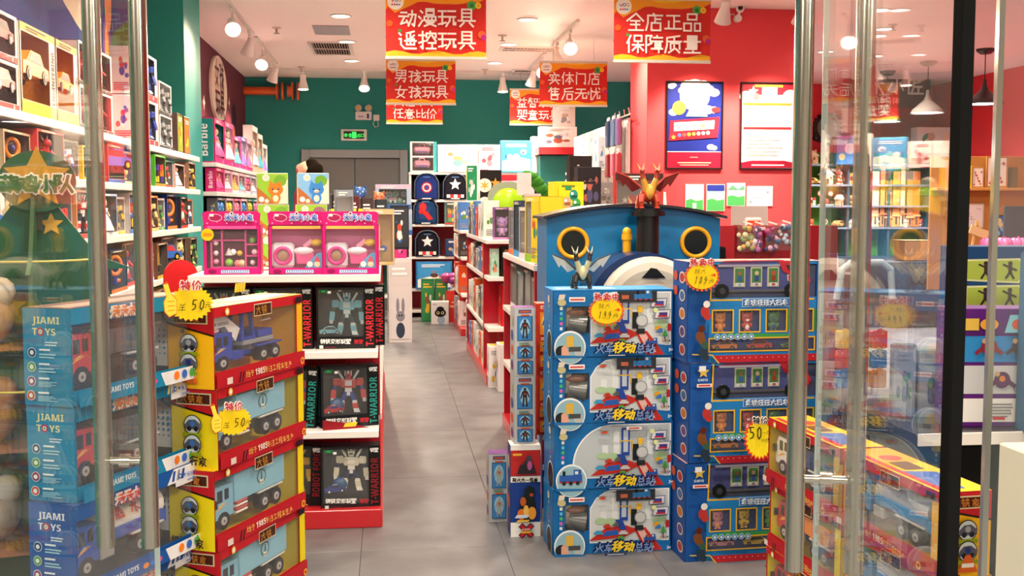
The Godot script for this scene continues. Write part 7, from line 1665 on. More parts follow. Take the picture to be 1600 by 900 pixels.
	stand(toybox("green_box", "narrow pale green box on the upper shelf of the second unit's end", "toy box", "", V(0.07, 0.24, 0.14), {"col": "b8dcc8", "bg": "a8d4bc", "cols": ["e07a5a", "3a8a6a", "f0e8d8"]}), V(0.925, 0.94, -9.45), 0)
	stand(toybox("black_box", "black box with gold lettering on the upper shelf of the second unit's end", "toy box", "", V(0.2, 0.26, 0.16), {"col": "1c1a1a", "bg": "1c1a1a", "cols": ["5a4a2a", "8a7a3a", "3a3428"], "ink": "c8a84a"}), V(1.075, 0.94, -9.45), 2)
	stand(toybox("red_case", "red framed case with white contents on the lower shelf of the second unit's end", "toy box", "", V(0.22, 0.36, 0.16), {"col": "d0222a", "inner": "8a4a44", "fig": ["car", "e8e4dc", "c8c4bc", "3a3434"], "fr": [0.08, 0.08, 0.06, 0.12], "band": "d0222a", "foot": "d0222a", "cols": ["d0222a", "e8e0d8", "e8c23a"]}), V(1.09, 0.5, -9.5), 3)
	for e in [[0.86, 9.25, 0.14, 0.36, "narrow white box with red mark on the floor before the second right unit", 0.01], [1.0, 9.05, 0.3, 0.4, "white box with blue and yellow animal pictures on the floor before the second right unit", 0.0]]:
		stand(toybox("white_box", e[4], "toy box", "", V(e[2], e[3], 0.18), {"col": "ebe8e6", "bg": "e2dfdd", "cols": ["3a6ac0", "d8b03a", "c8504a"], "ink": "b0a8a8"}), V(e[0] + 0.06, 0.0, -e[1]), 0)
	# its aisle side and that of the farthest
	var al := [["cream", "e8dcc8"], ["white", "e4e2de"], ["grey", "a8a8a4"], ["orange red", "d8562a"], ["orange red", "d0482a"], ["dark", "4a4442"], ["green and white", "d8e8dc"], ["blue", "4a7ab8"]]
	for u in 2:
		for sh in 4:
			var y: float = [0.09, 0.5, 0.94, 1.26][sh]
			var n: int = 6 if u == 0 else 4
			for i in n:
				var c: Array = al[(i * 3 + sh * 2 + u) % 8]
				var d: float = (9.75 + 0.31 * i + 0.15) if u == 0 else (13.3 + i * 0.25)
				stand(toybox("aisle_box", "%s box facing aisle, %s of %s right unit, %s from near end" % [c[0], ["base", "low shelf", "middle shelf", "top"][sh], ["second", "farthest"][u], ["first", "second", "third", "fourth", "fifth", "sixth"][i]], "toy box", "boxed toys along the right side of the aisle", V(0.28 if u == 0 else 0.22, [0.3, 0.33, 0.26, 0.34][sh] - 0.03 * (i % 3), 0.14), {"col": c[1], "bg": c[1], "cols": [["8a5a3a", "d8433c", "3a6aa0", "5a8a4a"][(i + sh) % 4], "e8e0d0", "e8c23a"], "seed": i + sh * 9}), V(0.93, y, -d), -90)
	stand(toybox("white_box", "tall green and white case standing at the top corner of the second right unit", "toy box", "", V(0.12, 0.4, 0.1), {"col": "f0f2f0", "bg": "2a8a5a", "cols": ["e8f0ec", "b8c8c0", "2f9a6a"], "ink": "f4f4f4"}), V(0.9, 1.6, -11.45), -20).position.y = 1.26 + 0.33
	# round lime pack of clay and the green plush dinosaur on top
	var lm := thing("clay_pack", "lime green round clay pack on a grey card, on the second right unit", "toy pack", V(1.12, 1.26, -10.1), 0)
	var pts := PackedVector2Array([Vector2(-0.19, 0.0), Vector2(0.19, 0.0)])
	for i in 17: pts.append(Vector2(cos(PI * i / 16.0) * 0.19, 0.38 + sin(PI * i / 16.0) * 0.14))
	put(G.new().prism(pts, -0.006, 0, "8f9a86"), "backing_card", "card", lm)
	put(G.new().ell(V(0, 0.31, 0.0), V(0.15, 0.15, 0.07), "9fd01c", 22, 10).box(V(0, 0.22, 0.01), V(0.29, 0.16, 0.1), "9fd01c", 0.03), "clay_tub", "gloss", lm)
	var g := G.new().on(Transform3D(Basis(), V(0, 0, 0.072)))
	g.disc(0, 0.15, 0.12, "dce8f0", 0.045).disc(0, 0.15, 0.113, "1f4f9c", 0.04); g.lat("Brickle", 0, 0.13, 0.04, "eaf2f8", 1.0, false, 0.0, true)
	for i in 4: g.disc(-0.06 + i * 0.04, 0.21, 0.016, ["d8433c", "e8a02a", "3a8ad0", "d8433c"][i])
	put(g, "label", "card", lm)
	stand(toybox("card_box", "pale box with a small house mark right of the lime clay pack", "toy box", "", V(0.14, 0.4, 0.12), {"col": "c8bfb4", "bg": "c0b8ae", "cols": ["6a3a44", "8a6a6a", "a89a94"]}), V(1.3, 1.26, -9.75), 0)
	var dn := thing("plush_dinosaur", "green plush dinosaur with a ridged back lying on the goods behind the yellow car boxes", "plush toy", V(1.36, 1.55, -9.9), 20)
	stand(toybox("pale_box", "pale box under the green plush dinosaur on the second right unit", "toy box", "", V(0.4, 0.288, 0.2), {"col": "d8c8c0", "bg": "d0b8b4", "cols": ["c84a44", "e8e0d0", "8a5a5a"]}), V(1.38, 1.26, -9.9), 0)
	g = G.new()
	for i in 9:
		var a := i / 8.0
		g.ell(V(-0.16 + a * 0.34, 0.52 - a * 0.3 + 0.03 * sin(a * 6), 0), V(0.075 + 0.03 * sin(a * PI), 0.07 + 0.02 * sin(a * PI), 0.075 + 0.03 * sin(a * PI)), "3a7a2c" if i % 2 == 0 else "4a8f38", 12, 7)
	put(g, "body", "matte", dn)
	put(G.new().ell(V(0.24, 0.16, 0.02), V(0.09, 0.09, 0.09), "6a9a4a", 12, 7).ell(V(0.12, 0.07, 0.0), V(0.16, 0.07, 0.1), "2f6a26", 12, 6), "head", "matte", dn)
	for c in dn.get_children(): c.scale = V(0.65, 0.55, 0.65)
	put(G.new().box(V(-0.16, 0.2, 0.06), V(0.14, 0.2, 0.01), "e8dcd8"), "tag", "card", dn)
	# the black and yellow board of the bee display and pink tags
	var bb := thing("bee_board", "black display board with white discs and a yellow slanted post beside the backpack shelf", "display board", at(755, 330, 14.2) - V(0, 0.0, 0))
	bb.position.y = 1.26
	g = G.new().box(V(0.06, 0.38, 0), V(0.36, 0.76, 0.02), "1a1a1c", 0.002).hexa([V(-0.2, 0.0, 0.02), V(-0.14, 0.0, 0.02), V(-0.14, 0.0, 0), V(-0.2, 0.0, 0), V(-0.23, 0.76, 0.02), V(-0.11, 0.76, 0.02), V(-0.11, 0.76, 0), V(-0.23, 0.76, 0)], "ecc81e")
	put(g, "board", "card", bb)
	g = G.new().on(Transform3D(Basis(), V(0, 0, 0.0105)))
	for y in [0.56, 0.32]: g.disc(0.02, y, 0.09, "e4e0d4").star(0.02, y, 0.07, "c8a03a", 0.35, 6).star(0.16, y + 0.03, 0.07, "c8943a", 0.4, 5)
	put(g, "print", "card", bb)
	for i in 2: tag(put(G.new().box(at([757, 770][i], [272, 279][i], 15.16), V(0.11, 0.13, 0.006), ["c03a74", "e07aa8"][i]), "price_tag", "card"), "%s pink square tag hanging from the top board of the backpack shelf" % ["dark", "light"][i], "tag")

func backpack(label: String, p: Vector3, base: String, trim: String, art: int) -> void:
	var o := thing("kids_backpack", label, "backpack", p)
	var w := 0.36; var h := 0.36
	var g := G.new()
	var pts := PackedVector2Array([Vector2(-w * 0.46, 0.02), Vector2(-w * 0.42, 0), Vector2(w * 0.42, 0), Vector2(w * 0.46, 0.02), Vector2(w * 0.45, h * 0.7)])
	for i in 9: pts.append(Vector2(cos(PI * i / 8.0) * w * 0.4, h * 0.76 + sin(PI * i / 8.0) * h * 0.24))
	pts.append(Vector2(-w * 0.45, h * 0.7))
	g.prism(pts, -0.09, 0.03, base)
	put(g, "body", "matte", o)
	g = G.new()
	var p2 := PackedVector2Array()
	for q in pts: p2.append(q * 0.86 + Vector2(0, h * 0.05))
	g.prism(p2, 0.03, 0.05, trim)
	put(g, "front_pocket", "matte", o)
	g = G.new()
	for i in pts.size() - 1: g.cyl(V(pts[i + 1].x, pts[i + 1].y, 0.03), V(pts[(i + 2) % pts.size()].x, pts[(i + 2) % pts.size()].y, 0.03), 0.008, 0.008, "55606e", 6)
	put(g, "piping", "gloss", o)
	put(G.new().tube([V(-0.05, h * 0.98, 0), V(-0.04, h * 1.06, 0.01), V(0.04, h * 1.06, 0.01), V(0.05, h * 0.98, 0)], 0.01, "22252b", 6), "handle", "matte", o)
	for s in [-1, 1]: put(G.new().bar(V(s * w * 0.5, h * 0.65, -0.06), V(s * w * 0.5, 0.03, -0.02), 0.03, 0.02, "22252b"), "strap", "matte", o)
	g = G.new().on(Transform3D(Basis(), V(0, 0, 0.05)))
	match art:
		0: g.disc(0, h * 0.46, 0.075, "b82a34").disc(0, h * 0.46, 0.058, "e8e8ea").disc(0, h * 0.46, 0.042, "b82a34").disc(0, h * 0.46, 0.026, "2a4a9a")
		1: g.star(0, h * 0.58, 0.085, "d8d8da").rect(-0.12, h * 0.07, 0.24, 0.045, "e0ddd8").rect(-0.07, h * 0.07, 0.05, 0.045, "c8343a").rect(0.03, h * 0.07, 0.05, 0.045, "c8343a")
		2: g.para(-0.1, h * 0.2, 0.12, h * 0.45, 0.06, "1f3a6a").disc(-0.04, h * 0.66, 0.05, "c8302c", 0.06).poly([-0.1, h * 0.55, 0.02, h * 0.5, 0.1, h * 0.2, 0.04, h * 0.15, -0.02, h * 0.35, -0.08, h * 0.25], "b82a2a").disc(-0.06, h * 0.3, 0.04, "2a3a70")
	g.rect(-0.05, h * 0.84, 0.1, 0.015, "4a6a9a").rect(-0.06, 0.006, 0.12, 0.016, "c8ccd4")
	put(g, "print", "card", o)

func rear() -> void:
	# backpack unit
	var t := thing("display_unit", "tall white and red display unit holding backpacks before the back wall", "shelf unit", V(1.33, 0, -15.2))
	put(G.new().box(V(0, 1.0, -0.36), V(2.04, 2.0, 0.02), "8c1826"), "back_panel", "paint", t)
	for x in [-1.01, -0.02, 1.01]: put(G.new().box(V(x, 1.0, -0.18), V(0.03, 2.0, 0.38), "eae6e2", 0.003), "upright", "gloss", t)
	for y in [2.02, 1.64, 1.3, 0.85, 0.4, 0.1]: put(G.new().box(V(0, y - 0.018, -0.17), V(2.06, 0.036, 0.4), "f0ece8", 0.003), "shelf_board", "gloss", t)
	put(G.new().box(V(0.55, 1.92, 0.02), V(0.98, 0.13, 0.02), "b01c28"), "fascia", "gloss", t)
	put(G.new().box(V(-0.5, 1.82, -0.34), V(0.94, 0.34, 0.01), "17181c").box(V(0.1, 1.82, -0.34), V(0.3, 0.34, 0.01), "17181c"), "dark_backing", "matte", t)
	backpack("navy backpack with red and white ring badge, upper shelf of display unit", V(0.545, 1.64, -15.2), "1c2c5a", "22346e", 0)
	backpack("black backpack with a silver star and red belt print, right of the navy ring backpack", V(0.94, 1.64, -15.2), "1a1c22", "1e2128", 1)
	backpack("navy backpack with a red crouching figure print on the second shelf of the display unit", V(0.53, 1.3, -15.2), "1a2440", "1f3a5e", 2)
	backpack("black backpack with a silver star on the third shelf of the display unit", V(0.55, 0.85, -15.2), "181a20", "1d2028", 1)
	stand(toybox("clear_box", "clear green and yellow pack beside the crouching figure backpack", "toy box", "", V(0.26, 0.3, 0.12), {"col": "5a8a84", "inner": "6a9a8a", "fig": ["blocks", "4a9a5a", "d8c83a", "3a6ab0"], "fr": [0.05, 0.05, 0.12, 0.06], "band": "3a5a60"}), V(0.92, 1.3, -15.22), 0)
	stand(toybox("clear_box", "dark blue pack beside the lower star backpack", "toy box", "", V(0.3, 0.24, 0.12), {"col": "2a3a5a", "bg": "30466e", "cols": ["5a7ab8", "8a9ac8", "c8a03a"]}), V(0.95, 0.85, -15.22), 0)
	stand(toybox("drawing_box", "white and blue box with a child picture, low shelf of display unit", "toy box", "", V(0.5, 0.38, 0.12), {"col": "2f7ab8", "bg": "e8eef2", "sky": "3f94d0", "cols": ["f2ece4", "5a3a34", "8a7a80"], "ink": "f4f8fc"}), V(0.64, 0.4, -15.2), 2)
	for i in 3: stand(toybox("unit_box", "%s boxed toy in the right bay of the display unit, %s shelf" % [["pink and white", "red and white", "cream"][i], ["upper", "second", "third"][i]], "toy box", "", V(0.6, 0.26, 0.14), {"col": ["e8a0b8", "c83a44", "e0d8c8"][i], "bg": ["e8a0b8", "c84a50", "e0d8c8"][i], "cols": ["f2e8e4", "c83a5a", "e8c83a"]}), V(1.75, [1.64, 1.3, 0.85][i], -15.22), 0)
	# on top of it
	var a := thing("twin_case_box", "white and turquoise box with two pink cases, left on the backpack unit", "toy box", V(0.505, 2.02, -15.25))
	var s := V(0.37, 0.42, 0.16)
	put(carton(s, "ece6e4", "4a3a44", [0.03, 0.05, 0.02, 0.02]), "carton", "card", a)
	for j in 2: put(G.new().box(V(-0.02, 0.11 + j * 0.195, 0.0), V(0.24, 0.1, 0.1), "d88a98", 0.03).tube([V(-0.06, 0.16 + j * 0.195, 0), V(-0.05, 0.19 + j * 0.195, 0), V(0.01, 0.19 + j * 0.195, 0), V(0.02, 0.16 + j * 0.195, 0)], 0.007, "e8a0b0", 6).box(V(-0.02, 0.08 + j * 0.195, 0.05), V(0.16, 0.04, 0.02), "6a4a7a", 0.01), "toy_case", "gloss", a)
	film_on(s, [0.03, 0.05, 0.02, 0.02], a)
	put(G.new().face("front", s).rect(s.x - 0.046, 0.003, 0.043, s.y - 0.006, "4abdc0").rect(0.03, s.y * 0.5 - 0.012, s.x - 0.08, 0.024, "ece6e4"), "print", "card", a)
	stand(toybox("baby_box", "large white box with a pale baby swing picture on top of the backpack unit", "toy box", "", V(0.56, 0.38, 0.2), {"col": "f6f4f2", "bg": "f4f2f0", "cols": ["7fb8b8", "d8a87c", "a8c4cc"], "ink": "c8ccd0", "seed": 3}), V(0.98, 2.02, -15.26), 0)
	stand(toybox("toy_carton", "white box with red top band, third from left on the backpack unit", "toy box", "", V(0.3, 0.38, 0.18), {"col": "f0e4e2", "bg": "f4e8e6", "cols": ["d07a88", "c8505c", "e0a8a8"], "ink": "d0303a", "seed": 8}), V(1.42, 2.02, -15.25), 0)
	stand(toybox("blue_carton", "bright blue and white shiny box on top of the backpack unit", "toy box", "", V(0.43, 0.44, 0.2), {"col": "4ab0e0", "bg": "e8f4f8", "sky": "3f9fdc", "cols": ["f2f8fa", "8ad0f0", "3a5ab8"], "ink": "e8f4fa", "seed": 6}), V(1.795, 2.02, -15.25), 0)
	stand(toybox("desk_box", "white box with red foot, right end on top of the backpack unit", "toy box", "", V(0.38, 0.5, 0.2), {"col": "f0ece8", "bg": "ece8e6", "cols": ["6a80c8", "8ab0d8", "c8c8d8"], "ink": "7aa0c8", "seed": 2}), V(2.205, 2.02, -15.25), 0)
	# on the pier at the right
	var rb := thing("red_shelf", "red bracket shelf on the teal pier at the right of the back wall", "shelf", V(2.36, 2.24, -14.95))
	put(G.new().box(V(0, 0.06, 0), V(0.62, 0.1, 0.46), "d0303a", 0.004), "board", "gloss", rb)
	stand(toybox("storage_box", "white box with small toy pictures lying on the red bracket shelf", "toy box", "", V(0.52, 0.28, 0.2), {"col": "ece8e4", "bg": "e8e4e0", "cols": ["a85a4a", "6a6a80", "c8c0d0"], "ink": "c0b8b8", "seed": 4}), V(2.33, 2.35, -14.9), -3)
	stand(toybox("storage_box", "grey and white box leaning on top of the white toy picture box", "toy box", "", V(0.3, 0.3, 0.2), {"col": "d8d4d2", "bg": "d4d0cc", "cols": ["8a8a90", "b8a090", "e8e4e0"]}), V(2.42, 2.632, -14.9), -6)
	# low white cabinet left of it with two blue boxes
	t = thing("white_cabinet", "low white open cabinet left of the backpack unit", "cabinet", V(0.1, 0, -14.6))
	put(G.new().box(V(-0.2, 0.58, -0.15), V(0.03, 1.16, 0.36), "e8e4e0", 0.003).box(V(0.2, 0.58, -0.15), V(0.03, 1.16, 0.36), "e8e4e0", 0.003), "side_panel", "gloss", t)
	for y in [1.165, 0.8, 0.36]: put(G.new().box(V(0, y - 0.018, -0.15), V(0.43, 0.034, 0.38), "f0ece8", 0.003), "shelf_board", "gloss", t)
	put(G.new().box(V(0, 0.58, -0.32), V(0.4, 0.42, 0.015), "1d5a50"), "back_panel", "paint", t)
	for i in 2:
		stand(toybox("play_kitchen_box", "pale blue box with a window of small toys, %s on white cabinet" % ["lower of two", "upper of two"][i], "toy box", "", V(0.47, 0.335, 0.16), {"col": "a8c4e0", "inner": "2f5a58", "fig": ["tea", "5a9a8a", "3a6a6a", "c8e0dc"], "n": 2, "tiers": 1, "fr": [0.1, 0.12, 0.2, 0.2], "band": "d8c0d8" if i else "b8c8e0", "foot": "3a6ab8", "cols": ["e8d0e0", "3a7ac0", "d8e4f0"], "ink": "f0e8f0"}), V(0.08 + 0.015 * (1 - i), 1.166 + i * 0.34, -14.65), 0)
	stand(toybox("phone_box", "dark box with a pink toy handset and an orange toy inside the white cabinet", "toy box", "", V(0.34, 0.3, 0.14), {"col": "4a3a3a", "inner": "3a3030", "fig": ["disc", "e86a2a", "d8488a", "8ac83a"], "fr": [0.04, 0.12, 0.06, 0.08], "band": "4a3a3a", "foot": "e8c8d8", "cols": ["e070a8", "8ac83a", "e8e0e8"]}), V(0.1, 0.801, -14.65), 0)
	var rp := thing("white_partition", "white sloping-edged partition board standing left of the aisle's far end", "partition", V(0.12, 0, -13.3))
	put(G.new().hexa([V(-0.1, 0, 0.02), V(0.08, 0, 0.02), V(0.08, 0, -0.02), V(-0.1, 0, -0.02), V(-0.1, 1.05, 0.02), V(0.03, 1.05, 0.02), V(0.03, 1.05, -0.02), V(-0.1, 1.05, -0.02)], "f0e6e4"), "board", "gloss", rp)
	# floor group at the end of the aisle
	var ro := toybox("robot_carton", "white box with a round black robot face at the end of the aisle", "toy box", "", V(0.23, 0.3, 0.2), {"col": "e8e6e6", "bg": "e2e0e0", "cols": ["d0d0d2", "c0c4c8", "dcdcde"], "ink": "c8c4c4"})
	stand(ro, V(0.68, 0, -14.3), -3)
	var g := G.new().face("front", V(0.23, 0.3, 0.2))
	g.z = 0.006
	g.rect(0.01, 0.01, 0.21, 0.28, "e4e2e2").disc(0.13, 0.06, 0.05, "9ab0c4", 0.06).disc(0.12, 0.155, 0.075, "2a2c32", 0.055).disc(0.12, 0.2, 0.05, "16181c", 0.04).disc(0.12, 0.155, 0.068, "121318", 0.045)
	for sg in [-1, 1]: g.disc(0.12 + sg * 0.03, 0.155, 0.02, "e8d890").disc(0.12 + sg * 0.03, 0.155, 0.012, "121318")
	g.rect(0.02, 0.26, 0.05, 0.015, "b8b4b8")
	put(g, "robot_print", "card", ro)
	for i in 2: stand(toybox("snack_carton", "green and yellow stacked carton %s behind the robot face box" % ["left of two", "right of two"][i], "carton", "", V(0.17, 0.58, 0.16), {"col": "2f7a4a", "bg": "3a8a52", "cols": ["e8b83a", "8a5a3a", "e0e0d8"], "ink": "f0c840", "seed": 31}), V(0.53 + i * 0.18, 0, -14.62), 0)
	var bg := thing("red_bag", "red shopping bag with white handles beside the robot face box", "bag", V(0.9, 0, -14.5))
	put(G.new().hexa([V(-0.1, 0, 0.06), V(0.1, 0, 0.06), V(0.1, 0, -0.06), V(-0.1, 0, -0.06), V(-0.13, 0.42, 0.03), V(0.13, 0.42, 0.03), V(0.13, 0.42, -0.03), V(-0.13, 0.42, -0.03)], "d83a2a"), "bag", "gloss", bg)
	put(G.new().tube([V(-0.06, 0.42, 0.03), V(-0.05, 0.5, 0.03), V(0.05, 0.5, 0.03), V(0.06, 0.42, 0.03)], 0.008, "f0e8e4", 6), "handle", "gloss", bg)
	put(G.new().on(Transform3D(Basis(), V(-0.08, 0.2, 0.052))).rect(0, 0, 0.16, 0.03, "f0c0a0").rect(0.02, 0.06, 0.12, 0.02, "f0c0a0"), "print", "card", bg)
	var nb := stand(toybox("navy_carton", "navy narrow box right of the red shopping bag", "toy box", "", V(0.09, 0.5, 0.2), {"col": "1c2a5a", "bg": "1c2a5a", "cols": ["3a4a80", "8a9ac0", "c83a3a"]}), V(1.08, 0, -14.55), 0)
	stand(toybox("speaker_carton", "black and white box standing on the floor right of the navy box", "toy box", "", V(0.17, 0.46, 0.2), {"col": "d8d4ce", "bg": "2a2a2c", "cols": ["1a1a1c", "8a8680", "b8b0a8"]}), V(0.99, 0.0, -12.6), -6)
	var sk := thing("pink_sack", "pink and purple bagged toys piled on the boxes at the end of the aisle", "toy bag", V(0.93, 0.51, -14.55))
	g = G.new()
	for i in 9: g.ell(V(-0.16 + (i % 5) * 0.09, 0.05 + 0.05 * (i / 5), 0.03 * ((i * 3) % 4 - 1)), V(0.07, 0.055, 0.07), ["b03a78", "8a3a8a", "d85a9c", "3a7a4a", "6a2a5a"][i % 5], 10, 6)
	put(g, "toys", "gloss", sk)
	# pegboard wall left of the pillar
	t = thing("pegboard", "white display board with hooks along the red pillar's left side", "display board", V(2.42, 0, -11.9))
	put(G.new().box(V(0.02, 1.95, -0.6), V(0.03, 0.98, 3.2), "f2ece4", 0.002), "board", "paint", t)
	for i in 4: put(G.new().box(V(0, 1.95, 0.8 - i * 0.75), V(0.008, 0.98, 0.01), "c8b8b0"), "seam", "gloss", t)
	put(G.new().box(V(-0.16, 1.93, -0.35), V(0.32, 0.03, 1.1), "efe8e2", 0.003), "shelf_board", "gloss", t)
	g = G.new().box(V(-0.02, 2.46, 0.8), V(0.012, 0.012, 0.9), "e8c0b8")
	for i in 4: g.bar(V(-0.01, 2.46, 1.15 - i * 0.22), V(-0.02, 2.53, 1.15 - i * 0.22), 0.008, 0.008, "e8c0b8")
	put(g, "hook_rail", "gloss", t)
	for i in 5:
		for j in 2:
			var c: Array = [["violet", "8a6a9a"], ["grey blue", "6a84a8"], ["dark grey", "5a5a64"], ["navy", "3a4a70"], ["slate", "4a5a68"]][i] if j == 1 else [["red", "a83a48"], ["pink", "b85a70"], ["maroon", "8a3040"], ["dark red", "8c2a34"], ["plum", "7a4060"]][i]
			var o := thing("pencil_case", "%s hanging pack, %s row of the white pegboard, %s from red pillar" % [c[0], ["lower", "upper"][j], ["nearest", "second", "third", "fourth", "fifth"][i]], "hanging pack", V(2.33 - 0.02 * (i % 2), 1.84 + j * 0.33, -10.9 - i * 0.13), -90)
			put(G.new().box(V(0, 0.13, 0), V(0.11, 0.24 + 0.03 * j, 0.05), c[1], 0.012), "pack", "gloss", o)
			put(G.new().box(V(0, 0.275 + 0.01 * j, 0.0), V(0.1, 0.035, 0.01), "e8e0dc"), "hanger_card", "card", o)
	for i in 8:
		var c: Array = [["white and blue", "e4ecf4", "4a9ac8"], ["white", "f4f0ec", "8ab0c8"], ["pale", "f0ece8", "c8d0d8"], ["white and black", "eeeae6", "2a2a2e"], ["blue and white", "5aa8d8", "f0f4f8"], ["red and white", "e8dcd8", "c83a3a"], ["yellow flower", "e8dcc0", "e8b83a"], ["white and violet", "f0ecf0", "8a8ac8"]][i]
		stand(toybox("set_box", "%s boxed set on the white pegboard's shelf, %s" % [c[0], ["first", "second", "third", "fourth", "fifth", "sixth", "seventh", "eighth"][i] + " from near end"], "toy box", "", V(0.22, 0.34 + 0.04 * (i % 3), 0.08), {"col": c[1], "bg": c[1], "cols": [c[2], "e8e4e0", c[2]], "ink": c[2]}), V(2.27, 1.946, -11.55 - i * 0.26) if i < 4 else V(2.2, 1.45 + (0.0 if i < 6 else 0.0), -12.75 - (i - 4) * 0.3), -90)
	t = thing("low_shelf", "white narrow shelf below the hanging packs, mostly hidden by the goods before it", "shelf", V(2.255, 1.4, -13.15))
	put(G.new().box(V(0, 0.03, 0), V(0.35, 0.04, 1.5), "efe8e2", 0.003), "board", "gloss", t)
	for c in get_children():
		if c.name.begins_with("set_box") and c.position.z < -12.6: c.position.y = 1.45
	person()

# ---------------------------------------------------------------- a shop assistant on a step, of whom the head shows above the boxes
func nets(cap: Array, cell: float, g: G, col_of: Array) -> void: # surface nets of tapered capsules [p, q, r1, r2, colour index]
	var lo := V(1e9, 1e9, 1e9); var hi := -lo
	for c in cap:
		for k in 2:
			var r: float = maxf(c[2], c[3]) + cell * 2
			lo = lo.min(c[k] - V(r, r, r)); hi = hi.max(c[k] + V(r, r, r))
	var n := Vector3i((hi - lo) / cell) + Vector3i.ONE
	var f := PackedFloat32Array()
	f.resize(n.x * n.y * n.z)
	var near := PackedByteArray()
	near.resize(f.size())
	for z in n.z:
		for y in n.y:
			for x in n.x:
				var p := lo + V(x, y, z) * cell
				var sum := 0.0; var best := 1e9; var who := 0
				for c in cap:
					var ab: Vector3 = c[1] - c[0]
					var t := clampf((p - c[0]).dot(ab) / maxf(ab.length_squared(), 1e-9), 0, 1)
					var d: float = p.distance_to(c[0] + ab * t) - lerpf(c[2], c[3], t)
					sum += exp(-d * 45.0)
					if d < best: best = d; who = c[4]
				var i := x + n.x * (y + n.y * z)
				f[i] = -log(maxf(sum, 1e-30)) / 45.0
				near[i] = who
	var at_cell := {}
	var pos := []
	var off := [0, 1, n.x, n.x + 1, n.x * n.y, n.x * n.y + 1, n.x * n.y + n.x, n.x * n.y + n.x + 1]
	for z in n.z - 1:
		for y in n.y - 1:
			for x in n.x - 1:
				var i := x + n.x * (y + n.y * z)
				var m := 0
				for k in 8:
					if f[i + off[k]] < 0: m += 1
				if m == 0 or m == 8: continue
				var s := Vector3.ZERO; var cnt := 0
				for e in [[0, 1], [2, 3], [4, 5], [6, 7], [0, 2], [1, 3], [4, 6], [5, 7], [0, 4], [1, 5], [2, 6], [3, 7]]:
					var a := f[i + off[e[0]]]; var b := f[i + off[e[1]]]
					if (a < 0) == (b < 0): continue
					var t := a / (a - b)
					s += V(e[0] & 1, (e[0] >> 1) & 1, e[0] >> 2).lerp(V(e[1] & 1, (e[1] >> 1) & 1, e[1] >> 2), t); cnt += 1
				at_cell[i] = pos.size()
				pos.append(lo + (V(x, y, z) + s / cnt) * cell)
	var grad := func(i: int) -> Vector3: return V(f[i + 1] - f[i], f[i + n.x] - f[i], f[i + n.x * n.y] - f[i]).normalized()
	var st := [1, n.x, n.x * n.y]
	for i in at_cell.keys():
		for ax in 3:
			var u: int = st[(ax + 1) % 3]; var w: int = st[(ax + 2) % 3]
			var a := f[i]; var b := f[i + st[ax]]
			if (a < 0) == (b < 0): continue
			if not (at_cell.has(i - u) and at_cell.has(i - w) and at_cell.has(i - u - w)): continue
			var q := [i, i - u, i - u - w, i - w]
			if a > 0: q.reverse()
			var k := G.H(col_of[near[i]])
			var nn := []
			for j in q: nn.append(grad.call(j))
			g.tri(pos[at_cell[q[0]]], pos[at_cell[q[1]]], pos[at_cell[q[2]]], nn[0], nn[1], nn[2], k)
			g.tri(pos[at_cell[q[0]]], pos[at_cell[q[2]]], pos[at_cell[q[3]]], nn[0], nn[2], nn[3], k)

